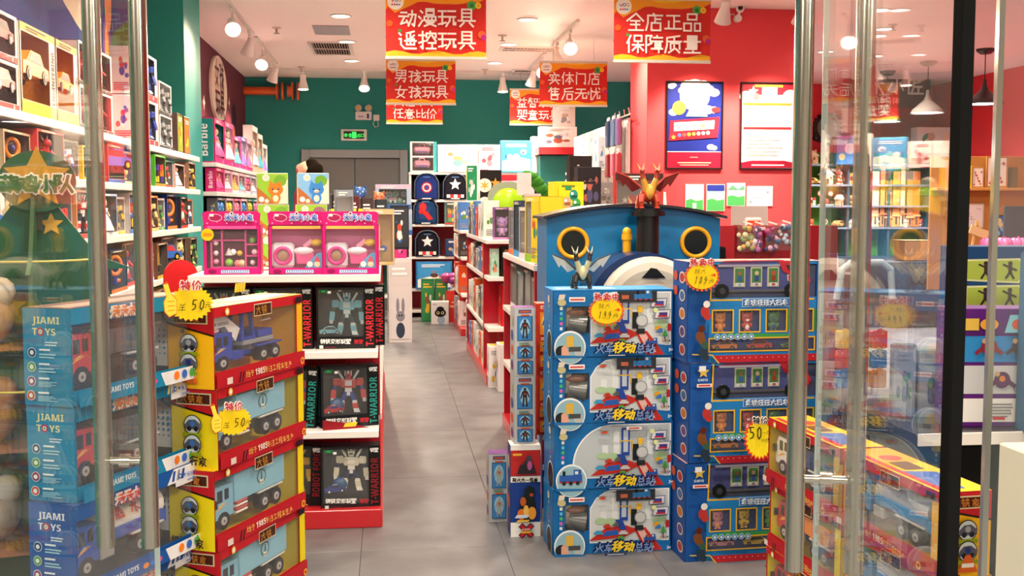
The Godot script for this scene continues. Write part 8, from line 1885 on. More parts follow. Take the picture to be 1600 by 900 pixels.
func person() -> void:
	var st := thing("step_stool", "low white step stool hidden behind the left shelf unit, under the person's feet", "stool", V(-0.95, 0, -13.0))
	put(G.new().box(V(0, 0.37, 0), V(0.5, 0.03, 0.36), "d8d4d0", 0.004), "top", "gloss", st)
	for x in [-0.21, 0.21]:
		for z in [-0.14, 0.14]: put(G.new().box(V(x, 0.178, z), V(0.04, 0.355, 0.04), "c0bcb8", 0.004), "leg", "gloss", st)
	var o := thing("person", "person with dark hair whose upturned face shows above the boxes before the grey door", "person", V(-0.95, 0.385, -13.0), 75 - 180)
	var g := G.new()
	# standing, looking up; faces +z before the turn
	var cap := []
	for s in [-1, 1]:
		cap.append([V(s * 0.09, 0.85, 0), V(s * 0.1, 0.46, 0.02), 0.085, 0.055, 1]); cap.append([V(s * 0.1, 0.46, 0.02), V(s * 0.1, 0.1, -0.01), 0.055, 0.04, 1]); cap.append([V(s * 0.1, 0.05, -0.02), V(s * 0.11, 0.035, 0.13), 0.045, 0.035, 2])
		cap.append([V(s * 0.17, 1.32, 0), V(s * 0.22, 1.05, 0.04), 0.055, 0.042, 0]); cap.append([V(s * 0.22, 1.05, 0.04), V(s * 0.2, 0.86, 0.16), 0.04, 0.03, 3]); cap.append([V(s * 0.2, 0.85, 0.17), V(s * 0.19, 0.79, 0.22), 0.032, 0.022, 3])
	cap.append([V(0, 0.9, 0), V(0, 1.1, 0), 0.14, 0.125, 0]); cap.append([V(-0.07, 1.25, 0), V(0.07, 1.25, 0), 0.115, 0.115, 0]); cap.append([V(-0.13, 1.33, 0), V(0.13, 1.33, 0), 0.06, 0.06, 0]); cap.append([V(0, 1.36, 0), V(0, 1.48, 0.0), 0.055, 0.05, 3])
	nets(cap, 0.03, g, ["8a3a44", "2a3040", "1c1c20", "e8bf9f"])
	put(g, "body", "matte", o)
	g = G.new()
	nets([[V(0, 1.6, -0.02), V(0, 1.6, 0.03), 0.092, 0.088, 0], [V(0, 1.53, 0.05), V(0, 1.545, 0.075), 0.05, 0.04, 0], [V(0, 1.59, 0.115), V(0, 1.565, 0.135), 0.01, 0.016, 0], [V(-0.02, 1.525, 0.1), V(0.02, 1.525, 0.1), 0.014, 0.014, 1], [V(0.09, 1.58, 0.0), V(0.092, 1.6, -0.01), 0.018, 0.02, 0], [V(-0.09, 1.58, 0.0), V(-0.092, 1.6, -0.01), 0.018, 0.02, 0]], 0.009, g, ["ecc5a6", "b8605a"])
	for s in [-1, 1]: g.ell(V(s * 0.034, 1.612, 0.108), V(0.016, 0.009, 0.008), "f2efe8", 8, 5).ell(V(s * 0.034, 1.612, 0.114), V(0.007, 0.008, 0.004), "22180f", 8, 5)
	put(g, "head", "matte", o)
	g = G.new()
	nets([[V(0, 1.64, -0.045), V(0, 1.66, 0.0), 0.1, 0.085, 0], [V(0, 1.56, -0.07), V(0, 1.42, -0.075), 0.085, 0.05, 0], [V(-0.07, 1.6, -0.04), V(0.07, 1.6, -0.04), 0.05, 0.05, 0]], 0.012, g, ["1d1614"])
	put(g, "hair", "matte", o)
	for c in o.get_children():
		if c.name in ["head", "hair"]: c.transform = Transform3D(Basis(V(1, 0, 0), -0.55), V(0, 0, 0)).translated_local(V(0, 0, 0)); c.position = V(0, 1.5, 0) - c.basis * V(0, 1.5, 0)

# ---------------------------------------------------------------- the far right: counter, wooden toys, displays behind the right door
func counter() -> void:
	var t := thing("counter", "red sales counter with a raised front, behind the play train", "counter", V(2.95, 0, -8.2))
	put(G.new().box(V(0, 0.7, 0), V(1.1, 1.4, 0.05), "8c1420", 0.004), "front_panel", "gloss", t)
	put(G.new().box(V(-0.42, 0.7, 0.045), V(0.26, 1.4, 0.04), "a01c26", 0.004), "end_post", "gloss", t)
	put(G.new().box(V(0.05, 0.95, -0.3), V(1.0, 0.04, 0.55), "6a1018", 0.004), "worktop", "gloss", t)
	var p := thing("pos_monitor", "white back of a cash register monitor with a red stand label above the red counter", "monitor", V(2.87, 0.97, -8.38), 4)
	put(G.new().hexa([V(-0.17, 0.4, 0.03), V(0.13, 0.4, 0.03), V(0.13, 0.4, 0.0), V(-0.17, 0.4, 0.0), V(-0.14, 0.58, -0.05), V(0.16, 0.58, -0.05), V(0.16, 0.58, -0.08), V(-0.14, 0.58, -0.08)], "a2948e"), "screen_back", "gloss", p)
	put(G.new().box(V(0.0, 0.42, 0.04), V(0.13, 0.14, 0.05), "e4e0dc", 0.012).box(V(0, 0.2, 0.0), V(0.08, 0.4, 0.06), "d0ccc8", 0.01).box(V(0, 0.01, 0), V(0.2, 0.02, 0.16), "c8c4c0", 0.004), "stand", "gloss", p)
	put(G.new().box(V(-0.005, 0.44, 0.068), V(0.11, 0.05, 0.004), "e0501e"), "stand_label", "card", p)
	for i in 4:
		var e: Array = [[1167, 372, "olive and yellow bag of small toys", ["8a8a4a", "c8a04a", "d8d0a0", "7a8a5a"]], [1185, 372, "narrow bag of violet sweets", ["6a2a6a", "a85a9a", "d8c8d8", "4a2a5a"]], [1206, 372, "bag with a purple bell-shaped doll", ["5a2a5a", "a83a7a", "c8a0b8", "2a2a5a"]], [1228, 370, "blue and silver bag of small toys", ["3a5a8a", "a8b8c8", "c8a08a", "2a3a5a"]]][i]
		var q := at(e[0], e[1], 8.1)
		var o := thing("toy_bag", e[2] + " hanging on the red counter front, " + ["leftmost", "second from the left", "third from the left", "rightmost"][i], "toy bag", V(q.x, q.y, -8.13), 0)
		var g := G.new()
		var r := RandomNumberGenerator.new()
		r.seed = 40 + i
		for k in 22:
			var yy := r.randf_range(-0.09, 0.08)
			g.ell(V(r.randf_range(-0.05, 0.05) * (1.0 - yy * 3.0) * ([1.2, 0.6, 0.8, 1.1][i]), yy, r.randf_range(-0.01, 0.02)), V(1, 1, 0.7) * r.randf_range(0.014, 0.026), e[3][k % 4], 8, 5)
		put(g, "toys", "gloss", o)
		put(G.new().box(V(0, 0.005, 0.022), V([0.14, 0.07, 0.09, 0.13][i], 0.22, 0.03), "ffffff", 0.012), "clear_bag", "film", o)
		put(G.new().bar(V(-0.03, 0.125, 0.03), V(0.04, 0.105, 0.03), 0.012, 0.004, "f0ece8"), "bag_tie", "card", o)
	tag(put(G.new().box(V(2.51, 0.62, -8.12), V(0.1, 1.24, 0.16), "1a1a1e", 0.01), "black_case", "matte"), "black upright case between the play train and the red counter", "case")
	# register drawer labels
	for i in 3: tag(put(G.new().box(at([1152, 1190, 1213][i], [354, 357, 354][i], 8.15), V(0.06, 0.025, 0.005), ["8a3a34", "d8d0c8", "a04038"][i]), "shelf_label", "card"), ["brown", "white", "red"][i] + " small label clipped to the top edge of the red counter", "label")

func wood_toys() -> void:
	var x0 := 6.1; var d := 15.6
	var a := at(1262, 190, d); var b := at(1512, 385, d)
	var t := thing("wooden_toy_shelf", "green-backed shelf wall with grey boards full of wooden toys at the far right rear", "shelf unit", V((a.x + b.x) / 2, 0, -d))
	var w := b.x - a.x
	put(G.new().box(V(0, 1.4, -0.3), V(w, 1.9, 0.03), "4f9a2f", 0.002), "back_panel", "paint", t)
	var ys := []
	for y in [238, 268, 321, 355]: ys.append(at(1270, y, d).y)
	ys = [at(1270, 256, d).y, at(1270, 288, d).y, at(1270, 321, d).y, at(1270, 355, d).y]
	for y in ys: put(G.new().box(V(0, y - 0.015, -0.12), V(w, 0.03, 0.36), "7a8890", 0.002), "shelf_board", "gloss", t)
	for i in 5: put(G.new().box(V(-w / 2 + w * i / 4, 1.25, -0.14), V(0.035, 1.9, 0.34), "3a5560", 0.002), "upright", "gloss", t)
	put(G.new().box(V(0, 0.75, -0.1), V(w, 0.1, 0.4), "34505c", 0.003).box(V(0, 0.3, -0.28), V(w, 0.8, 0.04), "2a4a48"), "base_cabinet", "gloss", t)
	var kinds := ["house", "car", "blocks", "pet", "house", "tea", "disc", "robot"]
	for r in 4:
		for i in 12:
			if r < 3 and i in [4, 5, 6, 7, 8]: continue
			var o := thing("wooden_toy", "%s wooden %s on the green-backed shelves, %s board, %s" % [["pale", "honey", "natural", "painted"][(i + r) % 4], {"house": "house model", "car": "car", "blocks": "block set", "pet": "animal", "tea": "tea set", "disc": "wheel toy", "robot": "figure"}[kinds[(i * 3 + r) % 8]], ["top", "second", "third", "bottom"][r], "place %s from the left" % ["first", "second", "third", "fourth", "fifth", "sixth", "seventh", "eighth", "ninth", "tenth", "eleventh", "twelfth"][i]], "wooden toy", V(t.position.x - w / 2 + w * (i + 0.5) / 12.0, ys[r], -d - 0.05), 20.0 * ((i * 7) % 5 - 2), "small wooden toys on the green-backed shelves")
			put(toy(kinds[(i * 3 + r) % 8], ["e0c090", "d8a868", "e8d8b0", "c85a3a"][(i + r) % 4], ["e8d8b8", "c89058", "f0ece0", "e8e0d0"][(i + r) % 4], "6a4a2a"), "toy_body", "matte", o).scale = Vector3.ONE * ([0.2, 0.24, 0.16, 0.13][r] if not kinds[(i * 3 + r) % 8] in ["car", "tea"] else 0.26)
	# hanging wooden swords and boards in the middle bay
	for i in 9:
		var o := thing("wooden_board", "%s long wooden %s in the middle bay of green-backed shelves, %s" % [["orange", "honey", "pale", "tan"][i % 4], ["sword", "board", "crossbow"][i % 3], ["first from the left", "second from the left", "third from the left", "fourth from the left", "fifth from the left", "sixth from the left", "seventh from the left", "eighth from the left", "rightmost"][i]], "wooden toy", V(t.position.x - w * 0.16 + i * w * 0.042, ys[3] + 0.002, -d - 0.02 + 0.012 * (i % 2)), 0, "long wooden toys in the middle bay")
		var hh: float = 0.95 - 0.12 * ((i * 5) % 3)
		put(G.new().box(V(0, hh / 2, 0), V(0.07 + 0.02 * (i % 3), hh, 0.018), ["d8883a", "d8a858", "ecd8a8", "c8905a"][i % 4], 0.006).box(V(0, hh * 0.2, 0.012), V(0.13, 0.03, 0.02), "c8783a" if i % 3 == 0 else "d8b070", 0.004).cyl(V(0, hh * 0.05, 0.015), V(0, hh * 0.18, 0.015), 0.012, 0.012, "6a4a2a", 8), "body", "matte", o)
	var bx := thing("pink_top_box", "blue and violet glossy box above the green-backed shelves at the left", "toy box", at(1322, 256, 15.5))
	put(G.new().box(V(0, 0.2, 0), V(0.34, 0.42, 0.1), "4a8ac8", 0.003), "carton", "card", bx)
	put(G.new().face("front", V(0.34, 0.42, 0.1)).rect(0.01, 0.37, 0.32, 0.03, "b06ac8").disc(0.2, 0.22, 0.08, "d8e8f0").disc(0.08, 0.1, 0.05, "e8d08a"), "print", "card", bx)
	var wb := thing("white_top_box", "large pale box with a green cartoon above the green-backed shelves, right", "toy box", at(1458, 246, 15.5))
	put(G.new().box(V(0, 0.22, 0), V(0.62, 0.44, 0.2), "dcdcd8", 0.003), "carton", "card", wb)
	put(G.new().on(Transform3D(Basis(), V(-0.31, 0, 0.1))).disc(0.17, 0.26, 0.09, "5a8a6a").disc(0.2, 0.18, 0.1, "e8e4d8").disc(0.22, 0.3, 0.06, "c8a08a").rect(0.4, 0.06, 0.14, 0.3, "e8dcc0").rect(0.02, 0.02, 0.58, 0.04, "8a9a9a"), "print", "card", wb)
	# round clock-like wreath
	var wr := thing("gear_clock", "round dark gear-shaped wall ornament with a pale centre above the wooden toys", "wall ornament", at(1292, 200, 16.29))
	var g := G.new().torus(V(0, 0, 0), 0.19, 0.03, "1d1a1c", 28, 8)
	for i in 20: g.box(V(cos(TAU * i / 20) * 0.225, sin(TAU * i / 20) * 0.225, 0), V(0.035, 0.035, 0.03), "1d1a1c")
	put(g, "rim", "gloss", wr)
	put(G.new().cyl(V(0, 0, -0.02), V(0, 0, 0.01), 0.17, 0.17, "6f8f88", 28), "face", "gloss", wr)
	var rib := thing("ribbon_sign", "black ribbon sign with white letters below the gear ornament", "sign", at(1284, 218, 16.3), 0)
	g = G.new()
	g.T = Transform3D(Basis(V(0, 0, 1), -0.3), V(0, 0, 0))
	g.box(V(0, 0, 0), V(0.3, 0.1, 0.02), "17161a")
	g.on(Transform3D(Basis(V(0, 0, 1), -0.3), V(0, 0, 0.011))); g.lat("HE", -0.1, -0.025, 0.05, "e8e4e0")
	put(g, "ribbon", "card", rib)
	# sign of the wooden toy corner
	var sg := thing("wood_corner_sign", "dark red hanging sign with pale Chinese lettering above the wooden toys, behind the glass", "sign", at(1385, 168, 15.6), 0)
	g = G.new().box(V(0, 0.3, 0), V(1.35, 0.62, 0.03), "6a1c24", 0.003)
	for x in [-0.5, 0.5]: g.cyl(V(x, 0.6, 0), V(x, CEIL - sg.position.y, 0), 0.006, 0.006, "8a8580", 6)
	put(g, "board", "card", sg)
	g = G.new().on(Transform3D(Basis(), V(-0.66, 0, 0.016)))
	g.rect(0.0, 0.55, 1.32, 0.06, "c8b84a").disc(0.14, 0.48, 0.08, "d8d49a").disc(0.14, 0.48, 0.05, "8a8a84").han("木小匠", 0.36, 0.2, 0.24, 0.12, "d8c8c4", 1.3).han("神奇体", 0.5, 0.05, 0.1, 0.12, "c8b4b0", 1.2)
	put(g, "lettering", "card", sg)
	# cardboard box and red padded fold on a bench
	var bn := thing("bench", "long dark grey bench before the wooden toy shelves", "bench", at(1430, 405, 13.5))
	bn.position.y = 0
	put(G.new().box(V(0, 0.42, 0), V(1.7, 0.84, 0.5), "3a3f46", 0.006), "body", "gloss", bn)
	var cb := thing("cardboard_box", "brown closed cardboard box on the dark bench behind the right door", "box", at(1425, 396, 13.5))
	cb.position.y = 0.845
	put(G.new().box(V(0, 0.13, 0), V(0.36, 0.26, 0.3), "8a6a4c", 0.004), "carton", "card", cb)
	put(G.new().box(V(0, 0.262, 0), V(0.37, 0.006, 0.31), "a08258", 0.001), "lid_flap", "card", cb)
	# notice stand
	var nt := thing("notice_stand", "white leaflet stand with small pictures beside the wooden toy shelves, next to the door bar", "notice", at(1280, 402, 9.5))
	nt.position.y = 0.95
	put(G.new().hexa([V(-0.17, 0, 0.06), V(0.17, 0, 0.06), V(0.17, 0, 0.05), V(-0.17, 0, 0.05), V(-0.16, 0.42, -0.05), V(0.16, 0.42, -0.05), V(0.16, 0.42, -0.06), V(-0.16, 0.42, -0.06)], "d0d0da"), "board", "card", nt)
	g = G.new().on(Transform3D(Basis(V(1, 0, 0), V(0, 0.967, -0.253), V(0, 0.253, 0.967)), V(-0.16, 0.0, 0.0625)))
	g.rect(0.08, 0.24, 0.16, 0.12, "a8a8ac").rect(0.0, 0.38, 0.32, 0.02, "8a7ab0")
	for i in 3: g.rect(0.02 + i * 0.1, 0.17, 0.07, 0.02, "4a4a50").rect(0.02 + i * 0.1, 0.05, 0.07, 0.09, "bcbcc4")
	put(g, "print", "card", nt)
	tag(put(G.new().box(V(nt.position.x, 0.47, nt.position.z), V(0.7, 0.94, 0.4), "5a2a2e", 0.006), "notice_table", "gloss"), "dark red table under the white leaflet stand", "table")
	# right wall: pegboard with drawings, grey shelves with pink balls
	var pw := thing("drawing_board", "wooden wall board with a ledge of framed drawings on the right red wall", "display board", at(1555, 300, 11.6))
	put(G.new().box(V(0, -0.35, -0.05), V(1.5, 1.5, 0.03), "c08a44", 0.003), "board", "paint", pw)
	put(G.new().box(V(0, 0.03, 0.03), V(1.5, 0.03, 0.16), "d0984c", 0.003), "ledge", "paint", pw)
	for e in [[1505, 288, 34, 36, "yellow plain card", "f0c828", 0], [1530, 290, 20, 34, "white framed drawing with red marks, small", "e8dcd0", 1], [1560, 288, 36, 52, "largest white framed drawing with red birds", "ece4d8", 2], [1585, 290, 16, 34, "dark narrow framed picture", "7a6a4a", 0]]:
		var q := at(e[0], e[1], 11.5)
		var o := thing("framed_drawing", e[4] + " standing on the wooden ledge at the right", "picture", V(q.x, pw.position.y + 0.046, pw.position.z + 0.06), -6)
		var ww: float = e[2] * 11.5 / 1700.0; var hh: float = e[3] * 11.5 / 1700.0
		put(G.new().box(V(0, hh / 2, 0), V(ww, hh, 0.015), "b8864a" if e[6] else e[5], 0.002), "frame", "gloss", o)
		g = G.new().on(Transform3D(Basis(), V(-ww / 2, 0, 0.0078)))
		g.rect(ww * 0.08, hh * 0.06, ww * 0.84, hh * 0.88, e[5])
		if e[6]:
			for k in 9: g.star(ww * (0.2 + 0.6 * fmod(k * 0.37, 1.0)), hh * (0.15 + 0.7 * fmod(k * 0.61, 1.0)), ww * 0.11, "b83a34", 0.4, 4)
		put(g, "drawing", "card", o)
	for e in [[1523, 338, 42, 40, "white drawing sheet with scattered dots pinned under the ledge", "ece8e4"], [1572, 352, 26, 36, "dark framed blue picture under the ledge, beside the sheet", "2a5aa8"]]:
		var q := at(e[0], e[1] + 18, 11.55)
		var o := thing("pinned_drawing", e[4], "picture", V(q.x, q.y, pw.position.z - 0.025), 0)
		var ww: float = e[2] * 11.5 / 1700.0; var hh: float = e[3] * 11.5 / 1700.0
		put(G.new().box(V(0, hh / 2, 0), V(ww, hh, 0.012), "d8d0c0" if e[5] == "ece8e4" else "1c1c20"), "frame", "card", o)
		g = G.new().on(Transform3D(Basis(), V(-ww / 2, 0, 0.006)))
		g.rect(ww * 0.06, hh * 0.06, ww * 0.88, hh * 0.88, e[5])
		for k in 14: g.disc(ww * (0.15 + 0.7 * fmod(k * 0.37, 1.0)), hh * (0.15 + 0.7 * fmod(k * 0.61, 1.0)), 0.006 if e[5] == "ece8e4" else 0.03, ["3a3a44", "b85a6a"][k % 2] if e[5] == "ece8e4" else ["8ab8e8", "f0d8a0"][k % 2])
		put(g, "drawing", "card", o)
	var es := thing("display_easel", "small wooden easel leaning by the pink balls at the right", "easel", at(1535, 385, 10.6))
	es.position = V(at(1560, 420, 10.2).x - 0.22, 1.066, at(1560, 420, 10.2).z)
	for q in [[V(-0.08, 0, 0), V(0.0, 0.34, -0.04)], [V(0.1, 0, 0), V(0.0, 0.34, -0.04)], [V(0, 0, -0.12), V(0, 0.34, -0.04)]]: put(G.new().bar(q[0], q[1], 0.02, 0.02, "c8a068"), "leg", "matte", es)
	put(G.new().hexa([V(-0.1, 0.22, 0), V(0.12, 0.14, 0), V(0.12, 0.14, -0.02), V(-0.1, 0.22, -0.02), V(-0.06, 0.3, -0.02), V(0.16, 0.22, -0.02), V(0.16, 0.22, -0.04), V(-0.06, 0.3, -0.04)], "c8a47a"), "tray", "matte", es)
	var gs := thing("grey_display_shelf", "slate grey stepped display shelf at the far right", "shelf unit", at(1560, 420, 10.2))
	gs.position.y = 0
	put(G.new().box(V(-0.22, 0.53, 0), V(0.24, 1.07, 0.4), "3d434c", 0.004), "side_cabinet", "gloss", gs)
	for y in [1.05, 0.75]: put(G.new().box(V(0.25, y, 0), V(0.72, 0.03, 0.38), "5a626c", 0.003), "shelf_board", "gloss", gs)
	put(G.new().box(V(0.42, 1.0, -0.22), V(0.5, 1.1, 0.03), "454b54", 0.003), "back_panel", "gloss", gs)
	for i in 4:
		var o := thing("pink_toy_ball", "pink glittery puffed ball on the grey display shelf, %s" % ["leftmost", "second from the left", "third from the left", "rightmost"][i], "toy ball", V(gs.position.x - 0.12 + i * 0.155, 1.068, gs.position.z + 0.02), 30 * i, "pink puffed balls on the grey shelf")
		g = G.new()
		for k in 8: g.ell(V(cos(TAU * k / 8) * 0.05, 0.085, sin(TAU * k / 8) * 0.05), V(0.045, 0.085, 0.045), "e07ab8" if k % 2 else "d868ac", 9, 6)
		put(g, "ball", "gloss", o)
		put(G.new().cyl(V(0, 0.16, 0), V(0, 0.185, 0), 0.02, 0.01, "b84a90", 8), "knot", "gloss", o)
	for i in 2: stand(toybox("lilac_box", "lilac small box on the lower board of the grey display shelf, %s" % ["left of two", "right of two"][i], "toy box", "", V(0.14, 0.12, 0.1), {"col": "a878c8", "bg": ["8a5ab8", "c8a0d8"][i], "cols": ["c8a04a", "e8d8f0", "6a3a8a"]}), V(gs.position.x + 0.02 + i * 0.17, 0.766, gs.position.z + 0.05), 0)

func right_front() -> void:
	# toys behind the right door and the fixed pane
	var pl := thing("display_plinth", "white display block at the lower right edge behind the fixed pane", "plinth", at(1560, 712, 2.36) * V(1, 0, 1) + V(0.25, 0, 0.06), 0)
	put(G.new().box(V(0, 0.5, 0), V(0.5, 1.0, 0.12), "d8d2bc", 0.004), "block", "paint", pl)
	var tb := thing("display_table", "black display table with a white top edge behind the right-hand truck boxes", "table", V(2.35, 0, -3.95), 0)
	put(G.new().box(V(0, 0.75, 0), V(1.1, 0.04, 0.9), "2a2527", 0.003), "top", "gloss", tb)
	put(G.new().box(V(0, 0.365, 0), V(1.06, 0.73, 0.86), "1a1719", 0.003), "base", "matte", tb)
	put(G.new().box(V(0, 0.75, 0.453), V(1.1, 0.044, 0.008), "efe9e0", 0.002), "edge_strip", "gloss", tb)
	var s := V(0.36, 0.42, 0.14)
	var o := thing("purple_robot_box", "purple box with robot pictures and a white label panel, standing behind the right-hand truck boxes", "toy box", V(2.16, 0.77, -3.66), -6)
	put(G.new().box(V(0, s.y / 2, 0), s, "5a1f74", 0.002), "carton", "card", o)
	var g := G.new().face("front", s)
	var w := s.x; var h := s.y
	g.rect(w * 0.04, h * 0.04, w * 0.9, h * 0.2, "ece8e4").rect(w * 0.04, h * 0.28, w * 0.92, h * 0.24, "c8c8ca").rect(w * 0.04, h * 0.55, w * 0.92, h * 0.22, "2f86c4")
	bars(g, w * 0.4, h * 0.08, w * 0.22, h * 0.13, 5, "8a8a8c", 6)
	g.rect(w * 0.66, h * 0.13, w * 0.06, h * 0.07, "d86a5a").rect(w * 0.74, h * 0.13, w * 0.06, h * 0.07, "e08a3a").rect(w * 0.83, h * 0.12, w * 0.06, h * 0.09, "3a3a3c").rect(w * 0.42, h * 0.06, w * 0.12, h * 0.025, "c83a3a")
	for e in [[0.5, 0.4, "5a2a5a"], [0.36, 0.68, "8a2a3a"], [0.66, 0.68, "4a3a44"]]:
		g.disc(w * e[0], h * e[1], w * 0.08, e[2], h * 0.07).line([Vector2(w * (e[0] - 0.12), h * (e[1] - 0.05)), Vector2(w * e[0], h * (e[1] + 0.03)), Vector2(w * (e[0] + 0.12), h * (e[1] - 0.05))], w * 0.04, e[2]).disc(w * e[0], h * (e[1] + 0.01), w * 0.03, "d8843a").disc(w * (e[0] - 0.05), h * (e[1] + 0.05), w * 0.025, "c8a07a")
	g.rect(w * 0.05, h * 0.82, w * 0.2, h * 0.1, "d8b04a").disc(w * 0.35, h * 0.87, w * 0.09, "e8a03a", h * 0.05).poly([w * 0.5, h * 0.8, w * 0.92, h * 0.8, w * 0.95, h * 0.95, w * 0.55, h * 0.95], "8ac8d8").disc(w * 0.62, h * 0.87, w * 0.05, "d85a3a").disc(w * 0.8, h * 0.88, w * 0.05, "c88a8a")
	g.rect(w * 0.74, h * 0.73, w * 0.22, h * 0.06, "c8503a")
	put(g, "print", "card", o)
	# blue hexagon figure box
	s = V(0.34, 0.62, 0.16)
	o = thing("hexagon_box", "dark blue box with green hexagon pictures of figures, behind the purple robot box", "toy box", V(2.42, 0.77, -4.15), -8)
	put(G.new().box(V(0, s.y / 2, 0), s, "1d4470", 0.002), "carton", "card", o)
	g = G.new().face("front", s)
	w = s.x; h = s.y
	for i in 3:
		var y: float = h * (0.78 - i * 0.17)
		g.poly([w * 0.12, y, w * 0.75, y - 0.01, w * 0.95, y + 0.045, w * 0.75, y + 0.09, w * 0.12, y + 0.085], "d8d8a0").poly([w * 0.15, y + 0.006, w * 0.73, y - 0.003, w * 0.9, y + 0.045, w * 0.73, y + 0.083, w * 0.15, y + 0.078], "a8b84a")
		for k in 2:
			var q := Vector2(w * (0.36 + k * 0.28), y + 0.045)
			g.disc(q.x, q.y + 0.024, 0.009, "3a2a2c").line([q + Vector2(0, 0.016), q - Vector2(0, 0.008)], 0.014, "4a3432").line([q + Vector2(-0.026, 0.02), q + Vector2(0, 0.008), q + Vector2(0.024, -0.002)], 0.007, "3a2a2c").line([q + Vector2(-0.016, -0.034), q - Vector2(0, 0.008), q + Vector2(0.014, -0.034)], 0.008, "3a2a2c")
	g.rect(w * 0.1, h * 0.1, w * 0.8, h * 0.25, "2a6a9a")
	put(g, "print", "card", o)
	# large figure box at the very right
	s = V(0.5, 0.62, 0.2)
	o = thing("figure_window_box", "blue and grey window box with a grey fighting figure, at the right edge", "toy box", V(2.42, 0.77, -3.42), -10)
	put(carton(s, "2f5f84", "b8b4a0", [0.04, 0.04, 0.08, 0.2]), "carton", "card", o)
	put(toy("robot", "6a6a62", "8a8478", "2a2a2c"), "action_figure", "gloss", o).transform = Transform3D(Basis().scaled(V(0.36, 0.36, 0.14)), V(-0.02, 0.2, 0))
	film_on(s, [0.04, 0.04, 0.08, 0.2], o)
	put(G.new().face("front", s).rect(0.01, s.y - 0.07, s.x - 0.02, 0.055, "1d3448").rect(0.03, 0.03, s.x - 0.06, 0.13, "7a7668").disc(0.25, 0.1, 0.04, "3a342c").rect(0.02, 0.165, s.x - 0.04, 0.02, "1d3448"), "print", "card", o)
	# clear carry pack and goods behind the truck boxes
	o = thing("carry_case", "clear plastic carry case with a looped handle behind the right-hand truck boxes", "toy case", V(1.93, 0.77, -4.25), 0)
	put(G.new().box(V(0, 0.2, 0), V(0.34, 0.4, 0.12), "ffffff", 0.01), "case", "film", o)
	put(toy("blocks", "2a7ac0", "d8843a", "c8c0b8"), "toy_parts", "gloss", o).transform = Transform3D(Basis().scaled(V(0.3, 0.34, 0.12)), V(0, 0.03, 0))
	put(G.new().tube([V(-0.11, 0.4, 0), V(-0.09, 0.52, 0), V(-0.05, 0.55, 0), V(0.08, 0.55, 0), V(0.12, 0.52, 0), V(0.13, 0.4, 0)], 0.014, "b8c4cc", 10), "handle", "gloss", o)
	for i in 4:
		stand(toybox("strip_pack", "white strip pack with blue cartoon prints standing behind the truck boxes, %s" % ["leftmost", "second from the left", "third from the left", "rightmost"][i], "toy pack", "strip packs behind the truck boxes", V(0.085, 0.27 - 0.02 * (i % 2), 0.04), {"col": "7f8798", "bg": "8a93a6", "cols": ["2f4a7a", "4a7a6a", "6a4a72"], "ink": "8a94a8", "seed": i + 60}), V(1.9 + i * 0.09, 0.77, -3.82 + 0.02 * i), -6)
	stand(toybox("green_letter_box", "blue flat box with green lettering under the strip packs", "toy box", "", V(0.5, 0.16, 0.3), {"col": "1f5f9c", "bg": "1f5f9c", "cols": ["6a9a3a", "2a7ac0", "8ab84a"], "ink": "8ac83a"}), V(2.0, 0.60, -3.35), -20).position = V(1.98, 0.0, -4.7)

